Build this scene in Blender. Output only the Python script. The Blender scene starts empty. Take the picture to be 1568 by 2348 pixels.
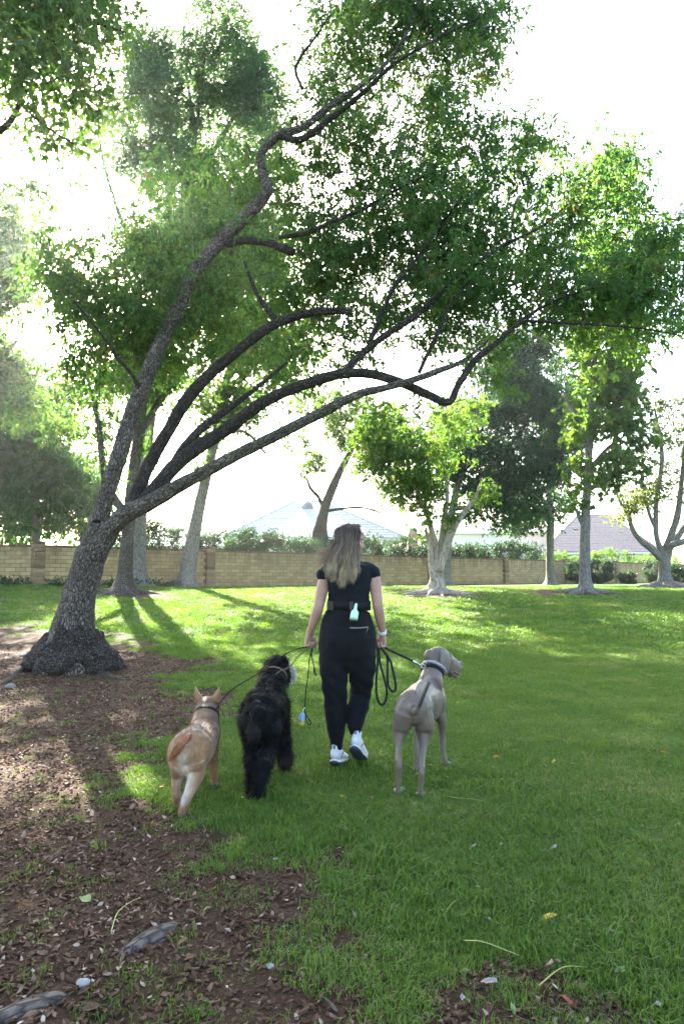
import bpy, math, random
import numpy as np
from mathutils import Vector, Matrix

# ------------------------------------------------------------------ camera, sky, sun, exposure
scene = bpy.context.scene
COL = scene.collection
random.seed(7)
RNG = np.random.default_rng(11)

CAM_Z = 1.27
FPX = 1565.0
PITCH = math.atan(151.0 / FPX)
cam_data = bpy.data.cameras.new('camera')
cam_data.sensor_fit = 'AUTO'
cam_data.sensor_width = 36.0
cam_data.lens = 24.0
cam_data.clip_start = 0.05
cam_data.clip_end = 2000.0
camera = bpy.data.objects.new('camera', cam_data)
camera.location = (0, 0, CAM_Z)
camera.rotation_euler = (math.pi / 2 + PITCH, 0, 0)
COL.objects.link(camera)
scene.camera = camera

SUN_EL = math.radians(28.5)
SUN_AZ = math.radians(-18.0)          # measured from +Y towards +X

world = bpy.data.worlds.new('World')
scene.world = world
world.use_nodes = True
wn = world.node_tree.nodes
wl = world.node_tree.links
wn.clear()
w_out = wn.new('ShaderNodeOutputWorld')
w_bg = wn.new('ShaderNodeBackground')
w_sky = wn.new('ShaderNodeTexSky')
w_sky.sky_type = 'NISHITA'
w_sky.sun_disc = False
w_sky.sun_elevation = SUN_EL
w_sky.sun_rotation = SUN_AZ
w_sky.air_density = 1.0
w_sky.dust_density = 2.5
w_sky.ozone_density = 1.0
w_bg.inputs['Strength'].default_value = 0.088
wl.new(w_sky.outputs[0], w_bg.inputs['Color'])
wl.new(w_bg.outputs[0], w_out.inputs['Surface'])

sun_data = bpy.data.lights.new('sun', 'SUN')
sun_data.energy = 5.0
sun_data.angle = math.radians(0.5)
sun_data.color = (1.0, 0.94, 0.84)
sun = bpy.data.objects.new('sun', sun_data)
sun_dir = Vector((math.sin(SUN_AZ) * math.cos(SUN_EL), math.cos(SUN_AZ) * math.cos(SUN_EL), math.sin(SUN_EL)))
sun.rotation_euler = (-sun_dir).to_track_quat('-Z', 'Y').to_euler()
sun.location = (-8, 20, 25)
COL.objects.link(sun)

scene.view_settings.view_transform = 'Standard'
scene.view_settings.look = 'None'
scene.view_settings.gamma = 1.0
scene.view_settings.use_curve_mapping = False
scene.view_settings.exposure = 3.5

scene.render.engine = 'CYCLES'
cy = scene.cycles
cy.use_denoising = True
cy.max_bounces = 7
cy.diffuse_bounces = 3
cy.glossy_bounces = 2
cy.transmission_bounces = 5
cy.transparent_max_bounces = 6
cy.volume_bounces = 0
cy.caustics_reflective = False
cy.caustics_refractive = False
cy.sample_clamp_indirect = 6.0

# ------------------------------------------------------------------ projection helpers
F_ = np.array((0, math.cos(PITCH), math.sin(PITCH)))
U_ = np.array((0, -math.sin(PITCH), math.cos(PITCH)))
R_ = np.array((1.0, 0, 0))
C_ = np.array((0, 0, CAM_Z))

def ray(x, y):
    return F_ * FPX + R_ * (x - 784.0) + U_ * (1174.0 - y)

def pt(x, y, Y):
    """point of the place that lies on the plane at distance Y"""
    d = ray(x, y)
    return C_ + d * (Y / d[1])

def smooth01(t):
    t = np.clip(t, 0, 1)
    return t * t * (3 - 2 * t)

# ------------------------------------------------------------------ noise
def _hash(ix, iy, iz, seed):
    with np.errstate(over='ignore'):
        n = (ix.astype(np.int64) * 374761393 + iy.astype(np.int64) * 668265263 + iz.astype(np.int64) * 1274126177 + seed * 974711) & 0xFFFFFFFF
        n = ((n ^ (n >> 13)) * 1274126177) & 0xFFFFFFFF
        n = ((n ^ (n >> 16)) * 2246822519) & 0xFFFFFFFF
        n = n ^ (n >> 15)
    return (n & 0xFFFFFF) / float(0xFFFFFF)

def vnoise(P, seed=0):
    """value noise in 0..1 for an (n,3) array"""
    P = np.asarray(P, float)
    i = np.floor(P).astype(np.int64)
    f = P - i
    f = f * f * (3 - 2 * f)
    r = 0
    for dx in (0, 1):
        wx = f[:, 0] if dx else 1 - f[:, 0]
        for dy in (0, 1):
            wy = f[:, 1] if dy else 1 - f[:, 1]
            for dz in (0, 1):
                wz = f[:, 2] if dz else 1 - f[:, 2]
                r = r + wx * wy * wz * _hash(i[:, 0] + dx, i[:, 1] + dy, i[:, 2] + dz, seed)
    return r

def fbm(P, seed=0, octaves=4):
    P = np.asarray(P, float)
    a, s, t = 1.0, 0, 0
    for k in range(octaves):
        s = s + a * vnoise(P * (2.03 ** k) + 17.3 * k, seed + k)
        t += a
        a *= 0.5
    return s / t

def xyz(X, Y, Z=0.0):
    X = np.asarray(X, float)
    return np.stack([X, np.asarray(Y, float) + 0 * X, np.zeros_like(X) + Z], -1)

# ------------------------------------------------------------------ terrain
def hgt(X, Y):
    X = np.asarray(X, float); Y = np.asarray(Y, float)
    shp = np.broadcast(X, Y).shape
    X = np.broadcast_to(X, shp).ravel(); Y = np.broadcast_to(Y, shp).ravel()
    z = 0.87 * smooth01((Y - 6) / 24.0)
    z = z + 0.24 * smooth01((-X - 4) / 9.0) * smooth01((Y - 11) / 13.0)
    z = z + (vnoise(xyz(X * .45, Y * .45), 3) - .5) * .05 * smooth01((Y - 1) / 6.0)
    z = z + (vnoise(xyz(X * 1.9, Y * 1.9), 4) - .5) * .022
    return z.reshape(shp)

def gnd(x, y):
    """where the line of sight through photo point (x, y) meets the ground"""
    d = ray(x, y)
    t = 0.0
    lo, hi = 0.0005, 60.0 / d[1]
    for k in range(36):
        m = (lo + hi) / 2
        p = C_ + d * m
        if p[2] > float(hgt(p[0], p[1])):
            lo = m
        else:
            hi = m
    return C_ + d * lo

# ------------------------------------------------------------------ mesh helpers
def mk_mesh(name, V, faces, mat=None, smooth=True, attrs=None):
    """V (n,3); faces: list of (m,k) index arrays; attrs: name -> array on points"""
    me = bpy.data.meshes.new(name)
    V = np.asarray(V, np.float32)
    me.vertices.add(len(V))
    me.vertices.foreach_set('co', V.ravel())
    faces = [np.asarray(f, np.int32) for f in faces if len(f)]
    nl = sum(f.size for f in faces)
    npoly = sum(len(f) for f in faces)
    me.loops.add(nl)
    me.polygons.add(npoly)
    me.loops.foreach_set('vertex_index', np.concatenate([f.ravel() for f in faces]))
    tot = np.concatenate([np.full(len(f), f.shape[1], np.int32) for f in faces])
    start = np.zeros(npoly, np.int32)
    start[1:] = np.cumsum(tot)[:-1]
    me.polygons.foreach_set('loop_start', start)
    me.polygons.foreach_set('use_smooth', np.full(npoly, bool(smooth)))
    if attrs:
        for k, a in attrs.items():
            a = np.asarray(a, np.float32)
            if a.ndim == 1:
                at = me.attributes.new(k, 'FLOAT', 'POINT'); at.data.foreach_set('value', a)
            elif a.shape[1] == 4:
                at = me.attributes.new(k, 'FLOAT_COLOR', 'POINT'); at.data.foreach_set('color', a.ravel())
            else:
                at = me.attributes.new(k, 'FLOAT_VECTOR', 'POINT'); at.data.foreach_set('vector', a.ravel())
    me.update(calc_edges=True)
    if mat:
        me.materials.append(mat)
    return me

def link(name, me, parent=None, loc=None):
    o = bpy.data.objects.new(name, me)
    COL.objects.link(o)
    if parent is not None:
        o.parent = parent
        off = parent.location if parent.parent is None else parent.location + parent.parent.location
        o.location = -off if loc is None else Vector(loc) - off
    elif loc is not None:
        o.location = loc
    return o

def thing(name, label, cat, loc=(0, 0, 0), group=None):
    o = bpy.data.objects.new(name, None)
    o.empty_display_size = .1
    COL.objects.link(o)
    o.location = Vector([float(v) for v in loc])
    tag(o, label, cat, group)
    return o

def tag(o, label, cat, group=None):
    o['label'] = label
    o['category'] = cat
    if group:
        o['group'] = group
    return o

def recentre(o):
    """put the origin of a one-mesh thing at its base"""
    me = o.data
    n = len(me.vertices)
    co = np.zeros(n * 3, np.float32)
    me.vertices.foreach_get('co', co)
    co = co.reshape(-1, 3)
    b = np.array([(co[:, 0].min() + co[:, 0].max()) / 2, (co[:, 1].min() + co[:, 1].max()) / 2, co[:, 2].min()], np.float32)
    me.vertices.foreach_set('co', (co - b).ravel())
    me.update()
    o.location = Vector([float(v) for v in b])
    return o

class Geo:
    """collects pieces (vertices, quads, tris) with point attributes"""
    def __init__(self):
        self.V = []; self.F = {}; self.A = {}; self.n = 0
    def add(self, V, faces, **attrs):
        V = np.asarray(V, float)
        for f in faces:
            f = np.asarray(f, int)
            if len(f):
                self.F.setdefault(f.shape[1], []).append(f + self.n)
        self.V.append(V)
        for k, a in attrs.items():
            a = np.asarray(a, float)
            if a.ndim == 0:
                a = np.full(len(V), float(a))
            self.A.setdefault(k, []).append(a)
        self.n += len(V)
        return self
    def mesh(self, name, mat=None, smooth=True):
        V = np.concatenate(self.V)
        F = [np.concatenate(v) for v in self.F.values()]
        A = {k: np.concatenate(v) for k, v in self.A.items()}
        return mk_mesh(name, V, F, mat, smooth, A)

def catmull(P, n):
    """smooth curve through the rows of P (any number of columns), n points"""
    P = np.asarray(P, float)
    if len(P) == 2:
        t = np.linspace(0, 1, n)[:, None]
        return P[0] * (1 - t) + P[1] * t
    Q = np.vstack([2 * P[0] - P[1], P, 2 * P[-1] - P[-2]])
    d = np.linalg.norm(np.diff(P[:, :3], axis=0), axis=1)
    s = np.concatenate([[0], np.cumsum(d)])
    u = np.linspace(0, s[-1], n)
    i = np.clip(np.searchsorted(s, u, side='right') - 1, 0, len(P) - 2)
    t = ((u - s[i]) / np.maximum(d[i], 1e-9))[:, None]
    p0, p1, p2, p3 = Q[i], Q[i + 1], Q[i + 2], Q[i + 3]
    return .5 * (2 * p1 + (p2 - p0) * t + (2 * p0 - 5 * p1 + 4 * p2 - p3) * t ** 2 + (3 * p1 - p0 - 3 * p2 + p3) * t ** 3)

def frames(P, hint=(0, 0, 1)):
    """tangent and two side vectors along a polyline, transported"""
    P = np.asarray(P, float)
    T = np.gradient(P, axis=0)
    T /= np.maximum(np.linalg.norm(T, axis=1), 1e-9)[:, None]
    h = np.asarray(hint, float)
    if abs(np.dot(h, T[0])) > .95:
        h = np.array((1.0, 0, 0)) if abs(T[0][0]) < .9 else np.array((0, 1.0, 0))
    A = np.zeros_like(P)
    a = h - T[0] * np.dot(h, T[0]); a /= np.linalg.norm(a)
    A[0] = a
    for k in range(1, len(P)):
        a = a - T[k] * np.dot(a, T[k])
        a /= max(np.linalg.norm(a), 1e-9)
        A[k] = a
    B = np.cross(T, A)
    return T, A, B

def tube(P, ra, rb=None, seg=12, hint=(0, 0, 1), cap=True):
    """P (n,3), ra radius along the hint side, rb radius across. returns V, faces, angle, length"""
    P = np.asarray(P, float)
    n = len(P)
    ra = np.broadcast_to(np.asarray(ra, float), (n,))
    rb = ra if rb is None else np.broadcast_to(np.asarray(rb, float), (n,))
    T, A, B = frames(P, hint)
    th = np.linspace(0, 2 * math.pi, seg, endpoint=False)
    c, s = np.cos(th), np.sin(th)
    V = P[:, None, :] + A[:, None, :] * (ra[:, None] * c)[:, :, None] + B[:, None, :] * (rb[:, None] * s)[:, :, None]
    V = V.reshape(-1, 3)
    i = np.arange(n - 1)[:, None] * seg
    j = np.arange(seg)[None, :]
    j2 = (j + 1) % seg
    Q = np.stack([i + j, i + j2, i + seg + j2, i + seg + j], -1).reshape(-1, 4)
    L = np.concatenate([[0], np.cumsum(np.linalg.norm(np.diff(P, axis=0), axis=1))])
    ang = np.tile(th, n)
    ln = np.repeat(L, seg)
    faces = [Q]
    if cap:
        V = np.vstack([V, P[0], P[-1]])
        a0, a1 = n * seg, n * seg + 1
        jj = np.arange(seg); jn = (jj + 1) % seg
        t0 = np.stack([np.full(seg, a0), jn, jj], -1)
        b = (n - 1) * seg
        t1 = np.stack([np.full(seg, a1), b + jj, b + jn], -1)
        faces.append(np.vstack([t0, t1]))
        ang = np.concatenate([ang, [0, 0]]); ln = np.concatenate([ln, [L[0], L[-1]]])
    return V, faces, ang, ln

def ellipsoid(c, r, axes=None, nu=20, nv=12):
    u = np.linspace(0, 2 * math.pi, nu, endpoint=False)
    v = np.linspace(0, math.pi, nv + 1)[1:-1]
    P = np.stack([np.sin(v)[:, None] * np.cos(u), np.sin(v)[:, None] * np.sin(u), np.cos(v)[:, None] + 0 * u], -1).reshape(-1, 3)
    P = np.vstack([P, (0, 0, 1), (0, 0, -1)])
    P = P * np.asarray(r, float)
    if axes is not None:
        P = P @ np.asarray(axes, float)
    P = P + np.asarray(c, float)
    m = nv - 1
    i = np.arange(m - 1)[:, None] * nu
    j = np.arange(nu)[None]; j2 = (j + 1) % nu
    Q = np.stack([i + j, i + nu + j, i + nu + j2, i + j2], -1).reshape(-1, 4)
    jj = np.arange(nu); jn = (jj + 1) % nu
    T = np.vstack([np.stack([np.full(nu, m * nu), jj, jn], -1), np.stack([np.full(nu, m * nu + 1), (m - 1) * nu + jn, (m - 1) * nu + jj], -1)])
    return P, [Q, T]

def box(c, half, rot=None):
    h = np.asarray(half, float)
    s = np.array([(-1, -1, -1), (1, -1, -1), (1, 1, -1), (-1, 1, -1), (-1, -1, 1), (1, -1, 1), (1, 1, 1), (-1, 1, 1)], float) * h
    if rot is not None:
        s = s @ np.asarray(rot, float).T
    return s + np.asarray(c, float), [np.array([(0, 3, 2, 1), (4, 5, 6, 7), (0, 1, 5, 4), (1, 2, 6, 5), (2, 3, 7, 6), (3, 0, 4, 7)])]

def bevel_box(c, half, b, rot=None):
    """box whose six faces are inset by b: 6 faces, 12 chamfers, 8 corners"""
    hx, hy, hz = half
    V = []; idx = {}
    for ax in range(3):
        for sg in (-1, 1):
            for s1 in (-1, 1):
                for s2 in (-1, 1):
                    h = [hx - b, hy - b, hz - b]
                    o = [a for a in range(3) if a != ax]
                    v = [0, 0, 0]
                    v[ax] = sg * (h[ax] + b); v[o[0]] = s1 * h[o[0]]; v[o[1]] = s2 * h[o[1]]
                    key = [0, 0, 0]; key[ax] = sg; key[o[0]] = s1; key[o[1]] = s2
                    idx[(ax, tuple(key))] = len(V); V.append(v)
    Q, T = [], []
    for ax in range(3):
        o = [a for a in range(3) if a != ax]
        for sg in (-1, 1):
            ring = []
            for s1, s2 in ((-1, -1), (1, -1), (1, 1), (-1, 1)):
                k = [0, 0, 0]; k[ax] = sg; k[o[0]] = s1; k[o[1]] = s2
                ring.append(idx[(ax, tuple(k))])
            Q.append(ring)
    for ax in range(3):                     # chamfers along axis ax
        o = [a for a in range(3) if a != ax]
        for s1 in (-1, 1):
            for s2 in (-1, 1):
                k0 = [0, 0, 0]; k0[o[0]] = s1; k0[o[1]] = s2
                ka = list(k0); ka[ax] = -1
                kb = list(k0); kb[ax] = 1
                Q.append([idx[(o[0], tuple(ka))], idx[(o[0], tuple(kb))], idx[(o[1], tuple(kb))], idx[(o[1], tuple(ka))]])
    for sx in (-1, 1):
        for sy in (-1, 1):
            for sz in (-1, 1):
                T.append([idx[(a, (sx, sy, sz))] for a in range(3)])
    V = np.array(V, float)
    Q = np.array(Q); T = np.array(T)
    def orient(F):
        out = []
        for f in F:
            p = V[f]
            nrm = np.cross(p[1] - p[0], p[2] - p[0])
            out.append(f if np.dot(nrm, p.mean(0)) > 0 else f[::-1])
        return np.array(out)
    Q, T = orient(Q), orient(T)
    if rot is not None:
        V = V @ np.asarray(rot, float).T
    return V + np.asarray(c, float), [Q, T]

def remesh(V, faces, voxel, smooth_iter=4, fac=.5):
    """one continuous skin from overlapping closed pieces"""
    me = mk_mesh('tmp', V, faces)
    ob = bpy.data.objects.new('tmp', me)
    COL.objects.link(ob)
    m = ob.modifiers.new('r', 'REMESH'); m.mode = 'VOXEL'; m.voxel_size = voxel; m.use_smooth_shade = True
    if smooth_iter:
        s = ob.modifiers.new('s', 'SMOOTH'); s.factor = fac; s.iterations = smooth_iter
    dg = bpy.context.evaluated_depsgraph_get()
    out = bpy.data.meshes.new_from_object(ob.evaluated_get(dg))
    bpy.data.objects.remove(ob)
    bpy.data.meshes.remove(me)
    n = len(out.vertices)
    co = np.zeros(n * 3, np.float32); out.vertices.foreach_get('co', co)
    vn = np.zeros(n * 3, np.float32); out.vertices.foreach_get('normal', vn)
    lp = np.zeros(len(out.loops), np.int32); out.loops.foreach_get('vertex_index', lp)
    tot = np.zeros(len(out.polygons), np.int32); out.polygons.foreach_get('loop_total', tot)
    st = np.zeros(len(out.polygons), np.int32); out.polygons.foreach_get('loop_start', st)
    bpy.data.meshes.remove(out)
    fs = []
    for k in (3, 4):
        s_ = st[tot == k]
        if len(s_):
            fs.append(lp[s_[:, None] + np.arange(k)])
    return co.reshape(-1, 3).astype(float), vn.reshape(-1, 3).astype(float), fs

# ------------------------------------------------------------------ material helpers
def new_mat(name):
    m = bpy.data.materials.new(name)
    m.use_nodes = True
    nt = m.node_tree
    nt.nodes.clear()
    out = nt.nodes.new('ShaderNodeOutputMaterial')
    return m, nt, out

def N(nt, kind, **kw):
    n = nt.nodes.new(kind)
    for k, v in kw.items():
        if k in n.inputs and not hasattr(n, k):
            n.inputs[k].default_value = v
        elif hasattr(n, k):
            setattr(n, k, v)
        else:
            n.inputs[k].default_value = v
    return n

def L(nt, a, b):
    nt.links.new(a, b)

def ramp(nt, fac, stops, interp='LINEAR'):
    r = nt.nodes.new('ShaderNodeValToRGB')
    r.color_ramp.interpolation = interp
    e = r.color_ramp.elements
    while len(e) < len(stops):
        e.new(.5)
    for el, (p, c) in zip(e, stops):
        el.position = p
        el.color = (*c, 1) if len(c) == 3 else c
    if fac is not None:
        nt.links.new(fac, r.inputs[0])
    return r

def attr(nt, name, kind='GEOMETRY'):
    a = nt.nodes.new('ShaderNodeAttribute')
    a.attribute_name = name
    a.attribute_type = kind
    return a

def math_n(nt, op, a, b=None, c=None, clamp=False):
    m = nt.nodes.new('ShaderNodeMath'); m.operation = op; m.use_clamp = clamp
    for k, v in enumerate((a, b, c)):
        if v is None:
            continue
        if isinstance(v, (int, float)):
            m.inputs[k].default_value = v
        else:
            nt.links.new(v, m.inputs[k])
    return m.outputs[0]

def mixc(nt, fac, a, b, mode='MIX'):
    m = nt.nodes.new('ShaderNodeMix'); m.data_type = 'RGBA'; m.blend_type = mode
    for sock, v in ((m.inputs[0], fac), (m.inputs[6], a), (m.inputs[7], b)):
        if isinstance(v, (int, float)):
            sock.default_value = v
        elif isinstance(v, (tuple, list)):
            sock.default_value = (*v, 1) if len(v) == 3 else v
        else:
            nt.links.new(v, sock)
    return m.outputs[2]

def noise_n(nt, vec, scale, detail=4, rough=.6):
    n = nt.nodes.new('ShaderNodeTexNoise')
    n.inputs['Scale'].default_value = scale
    n.inputs['Detail'].default_value = detail
    n.inputs['Roughness'].default_value = rough
    if vec is not None:
        nt.links.new(vec, n.inputs['Vector'])
    return n.outputs[0]

def bump_n(nt, h, strength, dist=.02):
    b = nt.nodes.new('ShaderNodeBump')
    b.inputs['Strength'].default_value = strength
    b.inputs['Distance'].default_value = dist
    nt.links.new(h, b.inputs['Height'])
    return b.outputs[0]

def pbsdf(nt, out, color=None, rough=.7, spec=.3, normal=None, **kw):
    p = nt.nodes.new('ShaderNodeBsdfPrincipled')
    if color is not None:
        if isinstance(color, tuple):
            p.inputs['Base Color'].default_value = (*color, 1)
        else:
            nt.links.new(color, p.inputs['Base Color'])
    if isinstance(rough, (int, float)):
        p.inputs['Roughness'].default_value = rough
    else:
        nt.links.new(rough, p.inputs['Roughness'])
    p.inputs['Specular IOR Level'].default_value = spec
    if normal is not None:
        nt.links.new(normal, p.inputs['Normal'])
    for k, v in kw.items():
        p.inputs[k.replace('_', ' ')].default_value = v
    if out is not None:
        nt.links.new(p.outputs[0], out.inputs[0])
    return p

def simple_mat(name, color, rough=.7, spec=.3, var=.15, scale=30., bump=.0, metallic=0.0):
    m, nt, out = new_mat(name)
    co = nt.nodes.new('ShaderNodeTexCoord').outputs['Object']
    n = noise_n(nt, co, scale)
    c = ramp(nt, n, [(.3, tuple(v * (1 - var) for v in color)), (.7, tuple(min(1, v * (1 + var)) for v in color))]).outputs[0]
    nm = bump_n(nt, n, bump, .01) if bump else None
    pbsdf(nt, out, c, rough, spec, nm, Metallic=metallic)
    return m

def leaf_mat(name, stops, trans=.45, tboost=(1.5, 1.7, .8), rough=.45, spec=.35):
    """leaf: colour by the per-leaf value, light passes through"""
    m, nt, out = new_mat(name)
    v = attr(nt, 'var').outputs['Fac']
    c = ramp(nt, v, stops).outputs[0]
    p = pbsdf(nt, None, c, rough, spec)
    tr = nt.nodes.new('ShaderNodeBsdfTranslucent')
    tc = mixc(nt, 1.0, c, tboost, 'MULTIPLY')
    L(nt, tc, tr.inputs['Color'])
    mx = nt.nodes.new('ShaderNodeMixShader'); mx.inputs[0].default_value = trans
    L(nt, p.outputs[0], mx.inputs[1]); L(nt, tr.outputs[0], mx.inputs[2])
    L(nt, mx.outputs[0], out.inputs[0])
    return m
# ------------------------------------------------------------------ the ground: where leaf litter covers bare soil
MULCH_PX = [(-500, 1405), (0, 1425), (120, 1440), (300, 1462), (420, 1490), (505, 1520), (545, 1570), (500, 1640),
            (455, 1700), (420, 1760), (405, 1830), (440, 1900), (560, 1930), (760, 1935), (900, 1985), (985, 2080), (1010, 2200),
            (985, 2348), (960, 3000), (-1200, 3000)]
MULCH = np.array([gnd(x, y)[:2] for x, y in MULCH_PX])
BARE = []           # round bare patches under the other trees: (x, y, radius)

def poly_sd(X, Y, poly):
    """signed distance to a polygon, negative inside"""
    px = np.stack([X, Y], -1)
    d = np.full(len(X), 1e9)
    inside = np.zeros(len(X), bool)
    m = len(poly)
    for i in range(m):
        a, b = poly[i], poly[(i + 1) % m]
        ab = b - a
        t = np.clip(((px - a) @ ab) / (ab @ ab), 0, 1)
        d = np.minimum(d, np.linalg.norm(px - a - t[:, None] * ab, axis=1))
        c = (a[1] > px[:, 1]) != (b[1] > px[:, 1])
        xi = a[0] + (px[:, 1] - a[1]) / (b[1] - a[1] + 1e-12) * ab[0]
        inside ^= c & (px[:, 0] < xi)
    return np.where(inside, -d, d)

def mulch_mask(X, Y):
    """1 = litter and bare soil, 0 = lawn"""
    X = np.asarray(X, float).ravel(); Y = np.asarray(Y, float).ravel()
    sd = poly_sd(X, Y, MULCH)
    n1 = fbm(xyz(X * 1.6, Y * 1.6), 21, 4) - .5
    n2 = vnoise(xyz(X * 6, Y * 6), 31) - .5
    w = .24 + .03 * np.clip(Y, 0, 20) + .16 * smooth01((4.2 - Y) / 1.2)
    v = -sd / w * .5 + n1 * 2.4 + n2 * .8 + .3 + .2 * smooth01((4.0 - Y) / 1.0)
    m = smooth01(v)
    for bx, by, br in BARE:
        d = np.hypot(X - bx, (Y - by) * .8)
        m = np.maximum(m, smooth01((br - d) / (.45 * br) + n1 * 2.5 + n2))
    # worn tufts break the litter up near the camera
    tuft = smooth01((vnoise(xyz(X * 2.3, Y * 2.3), 41) * .6 + vnoise(xyz(X * 7, Y * 7), 42) * .4 - .56) / .1)
    return m * (1 - .3 * tuft * smooth01((6.5 - Y) / 2.5) * smooth01((X + .9) / .8))
# ------------------------------------------------------------------ materials
def bark_mat(name, dark, mid, light, scale=22., stretch=.38, bump=1.0, crack=.09, patch=.35):
    """plates and fissures running along the limb; coordinates come with the limb"""
    m, nt, out = new_mat(name)
    a = attr(nt, 'bark').outputs['Vector']
    mp = nt.nodes.new('ShaderNodeMapping'); L(nt, a, mp.inputs['Vector'])
    mp.inputs['Scale'].default_value = (1, 1, stretch)
    wob = nt.nodes.new('ShaderNodeTexNoise'); wob.inputs['Scale'].default_value = scale * .35; wob.inputs['Detail'].default_value = 3
    L(nt, mp.outputs[0], wob.inputs['Vector'])
    ad = nt.nodes.new('ShaderNodeVectorMath'); ad.operation = 'MULTIPLY_ADD'
    L(nt, wob.outputs['Color'], ad.inputs[0]); ad.inputs[1].default_value = (.06, .06, .06); L(nt, mp.outputs[0], ad.inputs[2])
    vo = nt.nodes.new('ShaderNodeTexVoronoi'); vo.feature = 'DISTANCE_TO_EDGE'; vo.inputs['Scale'].default_value = scale
    L(nt, ad.outputs[0], vo.inputs['Vector'])
    edge = math_n(nt, 'SMOOTH_MIN', math_n(nt, 'DIVIDE', vo.outputs['Distance'], crack * 2), 1.0, .3)
    vc = nt.nodes.new('ShaderNodeTexVoronoi'); vc.inputs['Scale'].default_value = scale
    L(nt, ad.outputs[0], vc.inputs['Vector'])
    cell = nt.nodes.new('ShaderNodeSeparateColor'); L(nt, vc.outputs['Color'], cell.inputs[0])
    fine = noise_n(nt, mp.outputs[0], scale * 2.2, 5, .65)
    big = noise_n(nt, a, 2.2, 4, .6)
    t = math_n(nt, 'ADD', math_n(nt, 'MULTIPLY', fine, .6), math_n(nt, 'MULTIPLY', cell.outputs[0], .4))
    c = ramp(nt, t, [(.25, mid), (.75, light)]).outputs[0]
    pf = math_n(nt, 'MULTIPLY', ramp(nt, big, [(.42, (0, 0, 0)), (.62, (1, 1, 1))]).outputs[0], patch)
    c = mixc(nt, pf, c, tuple(v * .55 for v in mid))
    c = mixc(nt, math_n(nt, 'POWER', edge, .8), dark, c)
    h = math_n(nt, 'ADD', edge, math_n(nt, 'MULTIPLY', fine, .5))
    nm = bump_n(nt, h, bump, .02)
    pbsdf(nt, out, c, .9, .15, nm)
    return m

def hue(c, k):
    return tuple(v * k for v in c)

M = {}
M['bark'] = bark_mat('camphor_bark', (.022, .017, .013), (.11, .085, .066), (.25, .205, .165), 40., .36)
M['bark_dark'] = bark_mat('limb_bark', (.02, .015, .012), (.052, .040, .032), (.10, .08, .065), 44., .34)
M['bark_pale'] = bark_mat('pale_bark', (.13, .105, .08), (.36, .29, .22), (.52, .43, .34), 16., .16, .4, .05, .3)
M['bark_grey'] = bark_mat('grey_bark', (.07, .06, .05), (.19, .17, .145), (.30, .27, .235), 26., .2, .6, .07, .25)
M['root'] = bark_mat('root_bark', (.03, .024, .02), (.12, .098, .08), (.15, .125, .105), 34., .45, .6)
M['burl'] = bark_mat('burl_bark', (.018, .014, .011), (.075, .058, .046), (.19, .155, .125), 48., .7, 1.2)
M['twig'] = simple_mat('twig_bark', (.06, .046, .036), .9, .1)

GREEN_CAMPHOR = [(.0, (.030, .066, .026)), (.4, (.056, .105, .032)), (.75, (.092, .145, .038)), (.93, (.135, .15, .04)), (.985, (.16, .075, .03))]
GREEN_DARK = [(.0, (.022, .052, .030)), (.6, (.036, .080, .042)), (.95, (.058, .108, .044))]
GREEN_SWEET = [(.0, (.036, .078, .022)), (.5, (.066, .122, .030)), (.9, (.11, .155, .036)), (.99, (.22, .17, .03))]
GREEN_PALE = [(.0, (.05, .075, .024)), (.5, (.10, .125, .04)), (.95, (.16, .16, .06))]
GREEN_TALL = [(.0, (.04, .085, .035)), (.5, (.065, .125, .05)), (.95, (.10, .15, .055))]
GREEN_HEDGE = [(.0, (.010, .032, .013)), (.6, (.024, .058, .020)), (.95, (.05, .09, .026))]
M['leaf_camphor'] = leaf_mat('camphor_leaf', GREEN_CAMPHOR, .58, (2.0, 2.3, 1.1))
M['leaf_dark'] = leaf_mat('dark_leaf', GREEN_DARK, .38, (1.7, 1.9, 1.0), .38, .4)
M['leaf_sweet'] = leaf_mat('sweetgum_leaf', GREEN_SWEET, .58, (1.9, 2.1, .9))
M['leaf_pale'] = leaf_mat('pale_leaf', GREEN_PALE, .55, (1.8, 1.9, 1.0))
M['leaf_tall'] = leaf_mat('tall_leaf', GREEN_TALL, .58, (1.8, 2.0, 1.1))
M['leaf_willow'] = leaf_mat('willowy_leaf', [(.0, (.024, .07, .022)), (.5, (.045, .112, .032)), (.95, (.08, .14, .045))], .5, (1.6, 2.0, .8))
M['leaf_hedge'] = leaf_mat('hedge_leaf', GREEN_HEDGE, .35, (1.5, 1.7, .8))

def ground_mat():
    m, nt, out = new_mat('ground_soil_and_turf')
    geo = nt.nodes.new('ShaderNodeNewGeometry').outputs['Position']
    mu = attr(nt, 'mulch').outputs['Fac']
    n1 = noise_n(nt, geo, 60, 6, .7)
    n2 = noise_n(nt, geo, 9, 5, .65)
    n3 = noise_n(nt, geo, 1.1, 4, .6)
    soil = ramp(nt, math_n(nt, 'ADD', math_n(nt, 'MULTIPLY', n1, .6), math_n(nt, 'MULTIPLY', n2, .4)),
                [(.32, (.028, .016, .009)), (.52, (.072, .040, .023)), (.68, (.135, .083, .052))]).outputs[0]
    turf = ramp(nt, math_n(nt, 'ADD', math_n(nt, 'MULTIPLY', n1, .5), math_n(nt, 'MULTIPLY', n3, .5)),
                [(.3, (.024, .052, .010)), (.5, (.040, .092, .014)), (.72, (.072, .13, .02))]).outputs[0]
    c = mixc(nt, mu, turf, soil)
    h = math_n(nt, 'ADD', n1, math_n(nt, 'MULTIPLY', n2, .8))
    nm = bump_n(nt, h, .9, .03)
    pbsdf(nt, out, c, .95, .1, nm)
    return m
M['ground'] = ground_mat()

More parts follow.
